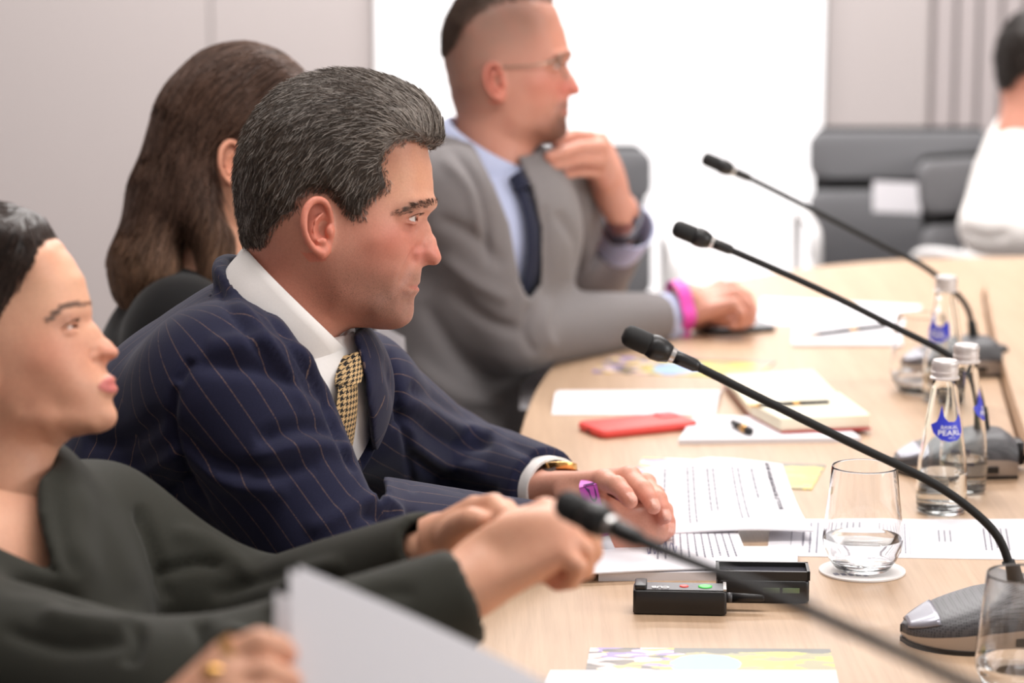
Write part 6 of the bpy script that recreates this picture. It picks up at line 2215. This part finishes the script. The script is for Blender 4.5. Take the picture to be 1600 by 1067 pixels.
# ------------------------------------------------------------------ the woman in the dark olive blouse
M_OLIVE = cloth_mat('dark_olive_crepe', srgb(50, 50, 43), 900, 0.8, srgb(40, 40, 34), 0.2, 0.08)
def make_olive():
    rng = np.random.default_rng(11)
    fr = W1_FRAME
    tone = tones('fair')
    tone['blots'] = [(600, 640, .035, .03, srgb(222, 142, 116), .5), (520, 800, .045, .04, srgb(200, 134, 104), .45), (770, 690, .012, .012, srgb(226, 140, 118), .5), (700, 545, .014, .006, srgb(190, 128, 108), .5), (690, 430, .04, .03, srgb(232, 182, 150), .5)]
    nl = lambda cx, cy: np.array((mc(cx, cy)[0], 0, mc(cx, cy)[1]))
    hd = build_head('female', .0018, [(prim_ecap(nl(345, 740), fr.inv(PY(0, 905, 2.12)) * (1, 0, 1), (.052, .052), (.058, .056), (0, 1, 0)), .025)], tone, lid=.0012, gaze=0.1)
    parts = [(fr.to(hd['V']), hd['Q'], hd['col'], hd['wet'])]
    sd, ft = nrm((.42, .90, 0)), nrm((.90, -.42, 0))
    TY = 2.12
    S = [(PY(-90, 1590, TY), .18, .14), (PY(-75, 1330, TY), .155, .12), (PY(-35, 1080, TY), .165, .115), (PY(0, 930, TY), .165, .09), (PY(0, 850, TY), .12, .07), (PY(0, 800, TY), .06, .055)]
    shL, elL, wrL = PY(150, 850, 2.27), PY(395, 985, 2.25), PY(672, 858, 2.07)
    shR, elR, wrR = PY(-140, 1010, 1.93), PY(262, 1110, 1.80), PY(728, 930, 1.86)
    F = Field((PY(640, 900, 1.9)[0], 1.80, .80), (PY(960, 900, 1.9)[0], 2.15, 1.02), .0022)
    W_ = PY(742, 905, 1.875)
    kn = [PY(852, 800, 1.905), PY(872, 818, 1.888), PY(880, 842, 1.873), PY(876, 866, 1.862)]
    fg = [[PY(900, 806, 1.915), PY(926, 836, 1.93), PY(922, 862, 1.935)], [PY(912, 832, 1.893), PY(926, 862, 1.91), PY(910, 884, 1.92)],
          [PY(912, 860, 1.873), PY(914, 890, 1.89), PY(893, 900, 1.90)], [PY(903, 885, 1.857), PY(893, 907, 1.872), PY(872, 912, 1.88)]]
    hand(F, W_, kn, fg, [PY(765, 858, 1.905), PY(800, 820, 1.935), PY(838, 806, 1.95), PY(866, 806, 1.955)], .98)
    F.add(prim_ell(PY(808, 862, 1.885), [nrm(kn[1] - W_), nrm(np.cross(nrm(kn[1] - W_), (0, 1, .2))), (0, 1, .2)], (.042, .030, .018)), .015)
    F.add(prim_cap(W_, PY(690, 935, 1.86), .024, .027), .012)
    W2_ = PY(690, 848, 2.06)
    k2 = [PY(742, 796, 2.015), PY(760, 800, 2.03), PY(774, 812, 2.045), PY(780, 828, 2.055)]
    f2 = [[PY(772, 788, 1.985), PY(790, 806, 1.965), PY(788, 826, 1.955)], [PY(790, 796, 2.0), PY(806, 816, 1.985), PY(802, 836, 1.97)], [PY(802, 812, 2.02), PY(815, 830, 2.0), PY(810, 848, 1.99)], [PY(802, 832, 2.035), PY(812, 848, 2.02), PY(808, 860, 2.01)]]
    hand(F, W2_, k2, f2, [PY(705, 838, 2.03), PY(722, 820, 1.995), PY(738, 812, 1.975), PY(752, 814, 1.965)], .96)
    F.add(prim_cap(W2_, PY(640, 868, 2.08), .024, .027), .012)
    V, Q, c, w = skin_patch(F, tone, [(kn[i], .014, srgb(222, 150, 128), .4) for i in range(4)] + [(f[2], .010, srgb(196, 96, 92), .5) for f in fg])
    parts.append((V, Q, c, w))
    core = Field(PY(-230, 1650, 1.9) + (-.12, -.35, 0), (.02, 2.48, 1.18), .014)
    core.add(loft([(c_, a - .025, b - .025) for c_, a, b in S], sd, .03))
    core.add(chain([shR, elR, wrR], [.036, .032, .022]), .03); core.add(chain([shL, elL, wrL], [.036, .032, .022]), .03)
    parts.append(skin_patch(core, tone))
    # bare skin of the chest inside the V neck
    C2 = Field(PY(-120, 1000, 2.0) + (0, -.12, 0), PY(160, 740, 2.2) + (0, .15, .05), .004)
    C2.add(loft([(c_, a - .010, b - .010) for c_, a, b in S[2:5]], sd, .04)); C2.add(prim_cap(PY(-2, 880, 2.13), PY(5, 930, 2.12), .044, .055), .04)
    parts.append(skin_patch(C2, tone))
    me = person(parts, 'dark-haired woman in a dark olive blouse, hands clasped, cut off at left', PY(-90, 1590, TY) * (1, 1, 0))
    torso = loft(S, sd, .04)
    armR = prim_join([chain([shR, elR], [.072, .060]), chain([elR, elR + (wrR - elR) * .5, wrR], [.060, .048, .038])], .03)
    armL = prim_join([chain([shL, elL], [.070, .060]), chain([elL, elL + (wrL - elL) * .5, wrL], [.060, .048, .034])], .03)
    J = Field((-.74, 1.60, .48), (.02, 2.46, 1.16), .0048)
    J.add(torso); J.add(prim_cap(PY(-10, 880, 2.1), shR, .05, .066), .06); J.add(prim_cap(PY(18, 830, 2.17), shL, .046, .062), .06)
    J.add(prim_ell(PY(40, 1060, 2.08), [ft, sd, (0, 0, 1)], (.085, .135, .11)), .05)
    J.add(armR, .04); J.add(armL, .04)
    J.sub(prim_cap(PY(5, 740, 2.13), PY(0, 830, 2.13), .052, .052), .008)
    J.add(chain([PY(92, 880, 2.06), PY(82, 810, 2.10), PY(84, 755, 2.14), PY(78, 722, 2.19), PY(20, 705, 2.24), PY(-50, 715, 2.22)], [.02, .018, .016, .014, .014, .014]), .03)
    view_cut(J, [(-140, 690), (-140, 800), (-40, 838), (20, 866), (86, 896), (70, 850), (57, 795), (60, 745), (74, 700), (60, 660)], 1.6, 2.14, .004, 2000)
    open_cuff(J, wrR, elR, .038); open_cuff(J, wrL, elL, .034)
    V, Q = big_parts(*J.mesh()); V = relax(V, Q, 3); N = vnormals(V, Q)
    for p, w_, d_ in [([(215, 790), (240, 850), (262, 940)], 10, -.010), ([(120, 760), (180, 840), (215, 920)], 18, .004), ([(265, 830), (330, 850), (400, 900)], 14, .006), ([(240, 900), (300, 880), (350, 880)], 10, -.008), ([(330, 930), (400, 905), (470, 890)], 12, -.006),
                      ([(420, 960), (470, 900), (540, 880)], 14, .006), ([(0, 910), (80, 920), (130, 950)], 12, -.008), ([(60, 960), (140, 975), (230, 965)], 14, .008), ([(0, 980), (100, 1010), (200, 1000)], 12, -.006), ([(205, 965), (215, 1000), (200, 1040)], 10, -.009),
                      ([(310, 965), (320, 1010), (300, 1060)], 9, -.012), ([(345, 985), (420, 1000), (470, 960)], 12, .008), ([(500, 960), (580, 930), (650, 925)], 12, -.004), ([(88, 740), (96, 820), (120, 900)], 12, -.005)]:
        V = stroke(V, N, p, w_, d_)
    part_mesh('blouse', V, Q, M_OLIVE, me)
    # hair: centre parting, smooth over the ear, gathered low behind
    poly = [(712, 245), (690, 262), (640, 330), (575, 395), (500, 450), (450, 500), (425, 560), (415, 640), (395, 700), (330, 760), (200, 790), (60, 740), (0, 500), (0, 100), (300, -100), (700, 0), (800, 150)]
    th = [(700, 240, .006), (650, 180, .011), (560, 120, .013), (450, 90, .014), (330, 105, .014), (200, 190, .015), (110, 330, .016), (90, 500, .018), (120, 650, .016), (600, 330, .008), (480, 420, .012), (370, 600, .028), (340, 540, .027), (330, 650, .026), (300, 500, .020), (300, 700, .010), (400, 680, .010)]
    gl = flow_fn([(690, 250, (-.6, 0, -.7)), (600, 300, (-.7, 0, -.7)), (560, 130, (-.6, 0, -.6)), (450, 90, (-.6, 0, -.7)), (500, 450, (-.75, 0, -.65)), (400, 600, (-.9, 0, -.4)), (200, 600, (-.9, 0, -.4)), (150, 300, (-.4, 0, -.9)), (300, 300, (-.6, 0, -.8))])
    cf = lambda R, rg: np.array(srgb(58, 44, 38)[:3]) * (.5 + .8 * rg.random((len(R), 1)))
    pcs, _ = make_hair(hd, fr, poly, th, gl, cf, lambda R: np.tile(np.array(srgb(46, 36, 32)[:3]), (len(R), 1)), 6000, rng, (.012, .0045), .0005, .001, .002, .05, feather=.016, steps=4, tmax=.03)
    bun = Field((-.20, -.06, -.08), (-.06, .06, .08), .004); bun.add(prim_ell((-.125, 0, -.02), np.eye(3), (.038, .042, .042)))
    Vb, Qb = bun.mesh(); pcs.append((fr.to(Vb), Qb, np.tile(np.array(srgb(50, 38, 33)[:3]), (len(Vb), 1))))
    pcs.append(brow_lash(hd, fr, rng, ((742, 505, 50), (720, 500, 60), (695, 500, 60), (668, 508, 50), (645, 522, 30)), srgb(150, 120, 105), .0014, .0028, .00026, 1.2, 1.2))
    hair_part(pcs, me)
    seated_legs(me, PY(-90, 1590, TY), ft, 'trousers', plain('black_trousers', srgb(30, 30, 30), .85), M_SHOE)
    return me
W1_FRAME = head_frame(2, 572, 2.15, yaw=12, pitch=19).scaled(.88)

# ------------------------------------------------------------------ the long-haired woman in black
M_BLACKTOP = cloth_mat('black_knit', srgb(23, 22, 23), 900, 0.85)
def make_black():
    rng = np.random.default_rng(21)
    fr = head_frame(364, 258, 3.28, yaw=-4, pitch=-2)
    tone = tones('fair')
    nl = lambda cx, cy: np.array((mc(cx, cy)[0], 0, mc(cx, cy)[1]))
    hd = build_head('female', .0024, [(prim_ecap(nl(340, 740), nl(280, 1120), (.050, .050), (.054, .052), (0, 1, 0)), .025)], tone)
    parts = [(fr.to(hd['V']), hd['Q'], hd['col'], hd['wet'])]
    sd, ft = nrm((.15, 1, 0)), nrm((1, -.15, 0))
    TY = 3.32
    S = [(PY(262, 940, TY), .175, .135), (PY(262, 780, TY), .155, .115), (PY(275, 620, TY), .165, .115), (PY(300, 520, TY), .165, .09), (PY(318, 455, TY), .11, .065), (PY(328, 420, TY), .06, .055)]
    shR, elR, wrR = PY(285, 520, 3.15), PY(420, 700, 3.12), PY(640, 690, 3.28)
    shL, elL, wrL = PY(340, 510, 3.49), PY(450, 660, 3.55), PY(602, 630, 3.44)
    F = Field(PY(570, 740, 3.2) + (0, -.1, 0), PY(740, 520, 3.5) + (0, .15, .03), .003)
    hand(F, PY(655, 688, 3.285), [PY(690, 680, 3.30), PY(694, 686, 3.285), PY(694, 692, 3.27), PY(690, 698, 3.255)], [[PY(708, 684, 3.31), PY(718, 694, 3.31), PY(722, 702, 3.31)], [PY(714, 690, 3.29), PY(724, 698, 3.29), PY(728, 706, 3.29)], [PY(712, 697, 3.27), PY(722, 704, 3.27), PY(726, 710, 3.27)], [PY(706, 703, 3.25), PY(714, 709, 3.25), PY(718, 713, 3.25)]], [PY(664, 688, 3.31), PY(678, 692, 3.33), PY(690, 698, 3.335), PY(698, 702, 3.335)], .95)
    hand(F, PY(607, 624, 3.435), [PY(628, 595, 3.450), PY(634, 602, 3.435), PY(636, 610, 3.420), PY(632, 618, 3.410)], [[PY(624, 576, 3.450), PY(610, 575, 3.440), PY(602, 579, 3.435)], [PY(624, 586, 3.425), PY(608, 586, 3.420), PY(600, 588, 3.420)], [PY(626, 598, 3.410), PY(610, 598, 3.405), PY(602, 599, 3.405)], [PY(626, 610, 3.400), PY(612, 610, 3.395), PY(605, 610, 3.395)]], [PY(607, 610, 3.450), PY(604, 592, 3.460), PY(600, 580, 3.460), PY(598, 572, 3.460)], .92)
    parts.append(skin_patch(F, tone))
    core = Field(PY(100, 980, 3.1) + (0, -.1, 0), (.02, 3.72, 1.35), .014)
    core.add(loft([(c_, a - .025, b - .025) for c_, a, b in S], sd, .03)); core.add(chain([shR, elR, wrR], [.036, .032, .022]), .03); core.add(chain([shL, elL, wrL], [.036, .032, .022]), .03)
    parts.append(skin_patch(core, tone))
    me = person(parts, 'woman with long brown hair in black, mostly hidden behind the pinstripe man', PY(262, 940, TY) * (1, 1, 0))
    J = Field(PY(90, 1000, 3.1) + (0, -.1, 0), (.0, 3.72, 1.30), .007)
    J.add(loft(S, sd, .04)); J.add(prim_cap(PY(318, 470, 3.3), shR, .045, .062), .05); J.add(prim_cap(PY(318, 470, 3.35), shL, .045, .062), .05)
    J.add(chain([shR, elR, wrR], [.066, .055, .036]), .03); J.add(chain([shL, elL, wrL], [.066, .055, .036]), .03)
    J.sub(prim_ecap(fr.to(nl(340, 800)), fr.to(nl(310, 985)), (.060, .058), (.058, .056), sd), .008)
    open_cuff(J, wrR, elR, .036); open_cuff(J, wrL, elL, .036)
    V, Q = big_parts(*J.mesh()); V = relax(V, Q, 2)
    part_mesh('black_top', V, Q, M_BLACKTOP, me)
    # hair: smooth over the crown, tucked behind the ear, falling to the shoulder blades
    G = Field((-.20, -.115, -.19), (.11, .115, .165), .0036)
    Hd = hd['F']
    P = np.stack(np.meshgrid(*G.ax, indexing='ij'), -1).reshape(-1, 3).astype(float)
    base = Hd.sample(P).reshape(G.d.shape)
    uv = np.stack([P[:, 0], P[:, 2]], 1)
    m = poly_sd(uv, [mc(x, y) for x, y in [(720, 300), (650, 400), (570, 500), (470, 520), (420, 500), (360, 490), (310, 530), (290, 620), (320, 720), (300, 800), (60, 800), (0, 500), (0, 100), (300, -100), (700, 0), (820, 200)]]).reshape(G.d.shape)
    t = .013 * np.clip(m / .02, 0, 1) ** .6
    inside = ((P[:, 0] > -.134) & (np.abs(P[:, 1]) < .104) & (P[:, 2] > -.164)).reshape(G.d.shape)
    G.d = np.where(inside & (m > 0), base - t, .2).astype(np.float32)
    G.add(prim_join([prim_ecap((-.062, 0, .05), (-.088, 0, -.04), (.066, .042), (.072, .040), (0, 1, 0)), prim_ecap((-.088, 0, -.04), (-.108, 0, -.135), (.072, .040), (.080, .044), (0, 1, 0)), prim_ecap((-.108, 0, -.135), (-.116, 0, -.160), (.080, .044), (.070, .030), (0, 1, 0))], .02), .03)
    for s_ in (-1, 1):
        G.add(chain([(-.066, s_ * .060, -.010), (-.050, s_ * .066, -.055), (-.026, s_ * .066, -.095), (-.018, s_ * .062, -.145)], [.014, .022, .024, .022]), .03)
    V, Q = G.mesh(); V = relax(V, Q, 2); N = vnormals(V, Q)
    ang = np.arctan2(V[:, 1], -(V[:, 0] + .02))
    low = np.clip((.05 - V[:, 2]) / .08, 0, 1)
    V = V + N * (low * (.0008 * np.sin(ang * 23 + V[:, 2] * 18) + .001 * np.sin(ang * 11 - V[:, 2] * 30 + 1)))[:, None]
    def flow(R):
        f = np.clip((R[:, 2] - .02) / .10, 0, 1)[:, None]
        top = np.stack([-.75 + 0 * R[:, 0], np.sign(R[:, 1]) * .35, -.45 + 0 * R[:, 0]], 1)
        dn = np.stack([-.25 + 0 * R[:, 0], .06 * np.sin(R[:, 2] * 60 + R[:, 1] * 90), -1 + 0 * R[:, 0]], 1)
        return top * f + dn * (1 - f)
    roots = surf_points(V, Q, 8000, rng, (V[Q].mean(1)[:, 2] > -.16).astype(float))
    st = comb(G, roots, flow, 4, .0135 + .006 * rng.random(len(roots)), .0030, rng, .10)
    hcol = lambda z, r: np.array(srgb(92, 68, 56)[:3]) * (1 - np.clip((-z - .02) / .12, 0, 1))[:, None] * r + np.array(srgb(146, 112, 88)[:3]) * np.clip((-z - .02) / .12, 0, 1)[:, None] * r
    Vs, Qs, Cs = tri_tubes(fr.to(st.reshape(-1, 3)).reshape(st.shape), np.array([1, 1, 1, .9, .3]) * .0008, hcol(roots[:, 2], .5 + .9 * rng.random((len(roots), 1))))
    bl = brow_lash(hd, fr, rng, ((742, 505, 25), (720, 500, 30), (695, 500, 30), (668, 508, 25), (645, 522, 15)), srgb(110, 84, 70), .0016, .0028, .0003)
    hair_part([(fr.to(V), Q, hcol(V[:, 2], np.full((len(V), 1), .75))), (Vs, Qs, Cs), bl], me)
    seated_legs(me, PY(262, 940, TY), ft, 'trousers', plain('black_trousers', srgb(30, 30, 30), .85), M_SHOE)
    sheet('paper', 'white sheet held up by the woman in black, beside the man\'s chin', 'paper', [PY(586, 503, 3.37), PY(632, 528, 3.36), PY(642, 650, 3.36), PY(592, 650, 3.37)], .001, n=4)
    return me

# ------------------------------------------------------------------ the person in the white shirt at the far right
def make_white():
    rng = np.random.default_rng(31)
    fr = head_frame(1622, 128, 5.55, yaw=-8)
    tone = tones('pink')
    nl = lambda cx, cy: np.array((mc(cx, cy)[0], 0, mc(cx, cy)[1]))
    hd = build_head('male', .003, [(prim_ecap(nl(330, 760), nl(280, 1120), (.058, .058), (.062, .062), (0, 1, 0)), .022)], tone)
    parts = [(fr.to(hd['V']), hd['Q'], hd['col'], hd['wet'])]
    sd, ft = nrm((.25, 1, 0)), nrm((1, -.25, 0))
    TY = 5.62
    S = [(PY(1608, 480, TY), .18, .14), (PY(1606, 400, TY), .175, .13), (PY(1604, 320, TY), .19, .125), (PY(1604, 262, TY), .175, .10), (PY(1606, 225, TY), .12, .075), (PY(1610, 205, TY), .07, .065)]
    shR, elR, wrR = PY(1585, 262, 5.44), PY(1546, 352, 5.34), PY(1668, 372, 5.25)
    shL, elL, wrL = PY(1640, 262, 5.80), PY(1690, 360, 5.75), PY(1730, 372, 5.45)
    core = Field((PY(1480, 400, 5.6)[0], 5.1, .45), (PY(1770, 400, 5.6)[0], 6.0, 1.4), .014)
    core.add(loft([(c_, a - .025, b - .025) for c_, a, b in S], sd, .03)); core.add(chain([shR, elR, wrR, wrR + nrm(wrR - elR) * .06], [.04, .036, .026, .024]), .03); core.add(chain([shL, elL, wrL], [.04, .036, .026]), .03)
    parts.append(skin_patch(core, tone))
    G = Field(wrR + (-.05, -.15, -.08), wrR + (.25, .12, .08), .004)
    hx, hy = nrm(wrR - elR), nrm(np.cross((0, 0, 1), nrm(wrR - elR)))
    kk = [wrR + hx * .13 + hy * (.03 - .02 * i) for i in range(4)]
    hand(G, wrR + hx * .045, kk, [[k_ + hx * .04 + (0, 0, -.006), k_ + hx * .065 + (0, 0, -.016), k_ + hx * .082 + (0, 0, -.026)] for k_ in kk], [wrR + hx * .06 + hy * .02, wrR + hx * .09 + hy * .045, wrR + hx * .12 + hy * .055, wrR + hx * .14 + hy * .058])
    parts.append(skin_patch(G, tone))
    me = person(parts, 'dark-haired person in a white shirt cut off by the right edge', PY(1608, 480, TY) * (1, 1, 0))
    J = Field((PY(1460, 400, 5.6)[0], 5.1, .45), (PY(1790, 400, 5.6)[0], 6.0, 1.4), .008)
    J.add(loft(S, sd, .04)); J.add(prim_cap(PY(1606, 232, 5.58), shR, .05, .07), .05); J.add(prim_cap(PY(1610, 232, 5.66), shL, .05, .07), .05)
    J.add(chain([shR, elR, wrR], [.075, .066, .040]), .03); J.add(chain([shL, elL, wrL], [.072, .062, .040]), .03)
    J.sub(prim_ecap(fr.to(nl(330, 800)), fr.to(nl(310, 960)), (.066, .064), (.064, .062), sd), .008)
    open_cuff(J, wrR, elR, .040); open_cuff(J, wrL, elL, .040)
    V, Q = big_parts(*J.mesh()); V = relax(V, Q, 2); N = vnormals(V, Q)
    for p, w_, d_ in [([(1530, 270), (1560, 300), (1590, 300)], 7, -.010), ([(1510, 320), (1550, 330), (1590, 320)], 8, -.010), ([(1500, 360), (1540, 372), (1580, 365)], 7, -.008)]:
        V = stroke(V, N, p, w_, d_)
    part_mesh('shirt', V, Q, M_SHIRT, me)
    poly = [(752, 332), (720, 312), (680, 306), (640, 316), (606, 345), (596, 395), (606, 478), (560, 505), (522, 582), (474, 578), (444, 556), (420, 516), (385, 484), (335, 482), (298, 508), (286, 560), (240, 578), (205, 618), (186, 664), (150, 690), (60, 705), (0, 500), (0, 100), (300, -100), (700, 0), (860, 200), (840, 325)]
    th = [(740, 300, .015), (620, 140, .02), (480, 90, .02), (300, 115, .016), (120, 300, .012), (95, 520, .007), (130, 680, .002), (450, 300, .013), (300, 400, .011), (500, 540, .004)]
    gl = flow_fn([(700, 250, (.3, 0, .8)), (450, 90, (.4, 0, .6)), (150, 250, (-.5, 0, -.8)), (100, 600, (0, 0, -1)), (400, 400, (-.3, 0, -.9))])
    pcs, _ = make_hair(hd, fr, poly, th, gl, lambda R, rg: np.array(srgb(48, 40, 36)[:3]) * (.5 + .8 * rg.random((len(R), 1))), lambda R: np.tile(np.array(srgb(38, 32, 29)[:3]), (len(R), 1)), 1800, rng, (.006, .003), .0009, .003, .005, .25, steps=3)
    hair_part(pcs, me)
    seated_legs(me, PY(1608, 480, TY), ft, 'trousers', M_NAVY, M_SHOE)
    return me

# ------------------------------------------------------------------ the nearest person: only a ringed hand and the papers it holds come into view
def make_near():
    rng = np.random.default_rng(41)
    tone = tones('fair')
    fr = Frame(np.array((-.78, 1.36, 1.18)), nrm((1, -.1, 0)), nrm((.1, 1, 0)), np.array((0, 0, 1.0)))
    nl = lambda cx, cy: np.array((mc(cx, cy)[0], 0, mc(cx, cy)[1]))
    hd = build_head('female', .004, [(prim_ecap(nl(340, 740), nl(330, 1120), (.050, .050), (.054, .052), (0, 1, 0)), .025)], tone)
    parts = [(fr.to(hd['V']), hd['Q'], hd['col'], hd['wet'])]
    hY = 1.46
    F = Field((PY(250, 1100, hY)[0], 1.33, .88), (PY(520, 1000, hY)[0], 1.60, 1.06), .0022)
    W_ = PY(262, 1165, 1.44)
    kn = [PY(352, 1030, 1.462), PY(360, 1064, 1.450), PY(362, 1098, 1.440), PY(356, 1130, 1.432)]
    fg = [[PY(405, 1004, 1.462), PY(438, 1014, 1.468), PY(452, 1030, 1.472)], [PY(415, 1050, 1.450), PY(448, 1062, 1.456), PY(462, 1078, 1.462)],
          [PY(415, 1092, 1.438), PY(446, 1104, 1.446), PY(458, 1118, 1.452)], [PY(402, 1130, 1.430), PY(430, 1142, 1.438), PY(440, 1154, 1.444)]]
    hand(F, W_, kn, fg, [PY(310, 1085, 1.475), PY(380, 1050, 1.515), PY(430, 1035, 1.525), PY(462, 1040, 1.528)], .95)
    el, sh = np.array((-.50, 1.42, .80)), np.array((-.72, 1.54, 1.0))
    wr = W_ + nrm(el - W_) * .05
    F.add(prim_cap(W_, wr, .024, .027), .012)
    parts.append(skin_patch(F, tone, [(f[2], .010, srgb(214, 130, 112), .4) for f in fg]))
    sd, ft = nrm((.1, 1, 0)), nrm((1, -.1, 0))
    B = lambda x, z: np.array((x, 1.36, z))
    S = [(B(-.86, .57), .175, .13), (B(-.86, .72), .155, .115), (B(-.84, .88), .165, .115), (B(-.82, .98), .16, .09), (B(-.81, 1.05), .11, .06), (B(-.80, 1.09), .06, .05)]
    sR, eR, wR = np.array((-.80, 1.18, 1.0)), np.array((-.62, 1.14, .84)), np.array((-.42, 1.24, .82))
    core = Field((-1.1, 1.0, .45), (-.1, 1.7, 1.2), .014)
    core.add(loft([(c_, a - .025, b - .025) for c_, a, b in S], sd, .03)); core.add(chain([sh, el, wr], [.036, .032, .024]), .03); core.add(chain([sR, eR, wR], [.036, .032, .024]), .03)
    parts.append(skin_patch(core, tone))
    G = Field(wR + (-.05, -.1, -.08), wR + (.25, .15, .08), .004)
    hx, hy = nrm(wR - eR), nrm(np.cross((0, 0, 1), nrm(wR - eR)))
    kk = [wR + hx * .12 + hy * (.03 - .02 * i) for i in range(4)]
    hand(G, wR + hx * .035, kk, [[k_ + hx * .035 + (0, 0, -.008), k_ + hx * .055 + (0, 0, -.02), k_ + hx * .065 + (0, 0, -.032)] for k_ in kk], [wR + hx * .05 + hy * .02, wR + hx * .08 + hy * .04, wR + hx * .10 + hy * .048, wR + hx * .12 + hy * .05], .95)
    parts.append(skin_patch(G, tone))
    me = person(parts, 'person at the bottom edge whose ringed hand grips white papers', (-.86, 1.36, 0))
    J = Field((-1.12, 1.0, .45), (-.1, 1.75, 1.2), .008)
    J.add(loft(S, sd, .04)); J.add(prim_cap(B(-.81, 1.02), sh, .045, .062), .05); J.add(prim_cap(B(-.81, 1.02), sR, .045, .062), .05)
    J.add(chain([sh, el, wr], [.066, .052, .034]), .03); J.add(chain([sR, eR, wR], [.066, .052, .034]), .03)
    open_cuff(J, wr, el, .034); open_cuff(J, wR, eR, .034)
    V, Q = big_parts(*J.mesh()); V = relax(V, Q, 2)
    part_mesh('dark_jacket', V, Q, M_BLACKTOP, me)
    ring_band('ring', kn[0] * .45 + fg[0][0] * .55, fg[0][0] - kn[0], .0112, .008, M_GOLD, me, .002) if False else None
    wc_ = PY(336, 1052, 1.448)
    g = MB().lathe([(.004, -.002), (.0075, -.001), (.0085, .002), (.006, .005), (.002, .006)], 20)
    o = g.build('ring_stone', M_GOLD, None, smooth=True); o.location = wc_; child(o, me)
    ring_band('ring', kn[0] * .75 + fg[0][0] * .25, fg[0][0] - kn[0], .0108, .006, M_GOLD, me, .0018)
    poly = [(712, 245), (655, 330), (585, 470), (540, 600), (430, 730), (200, 790), (60, 740), (0, 500), (0, 100), (300, -100), (700, 0), (800, 150)]
    th = [(700, 240, .006), (560, 120, .013), (330, 105, .014), (110, 330, .016), (120, 650, .016), (500, 500, .012), (300, 500, .014)]
    gl = flow_fn([(600, 300, (-.7, 0, -.7)), (200, 400, (-.5, 0, -.8))])
    pcs, _ = make_hair(hd, fr, poly, th, gl, lambda R, rg: np.array(srgb(70, 54, 44)[:3]) * (.5 + .8 * rg.random((len(R), 1))), lambda R: np.tile(np.array(srgb(60, 46, 38)[:3]), (len(R), 1)), 800, rng, (.008, .003), .0008, .001, .002, .05)
    hair_part(pcs, me)
    seated_legs(me, (-.86, 1.36, .57), ft, 'trousers', plain('black_trousers', srgb(30, 30, 30), .85), M_SHOE)
    # the papers in the hand
    for i, (dx, dy, dY) in enumerate(((0, 0, 0), (-22, 34, -.004), (14, -6, .004))):
        sheet('paper', ('front white sheet of the papers gripped in the near hand', 'lowest-cornered white sheet of the papers gripped in the near hand', 'rear white sheet of the papers gripped in the near hand')[i], 'paper',
              [PY(452 + dx, 892 + dy, 1.505 + dY), PY(1010 + dx, 1172 + dy, 1.45 + dY), PY(1000 + dx, 1560 + dy, 1.34 + dY), PY(455 + dx, 1330 + dy, 1.39 + dY)], .0008, n=8,
              bend=lambda u, v: .006 * math.sin(3 * u), group='papers in the near hand')
    return me
place_chair(-.84, 1.36, -.1, 'grey chair under the nearest person, outside the left edge')
_t0 = _t.time()
for f in (make_grey, make_olive, make_black, make_white, make_near):
    f(); print(f.__name__, _t.time() - _t0)
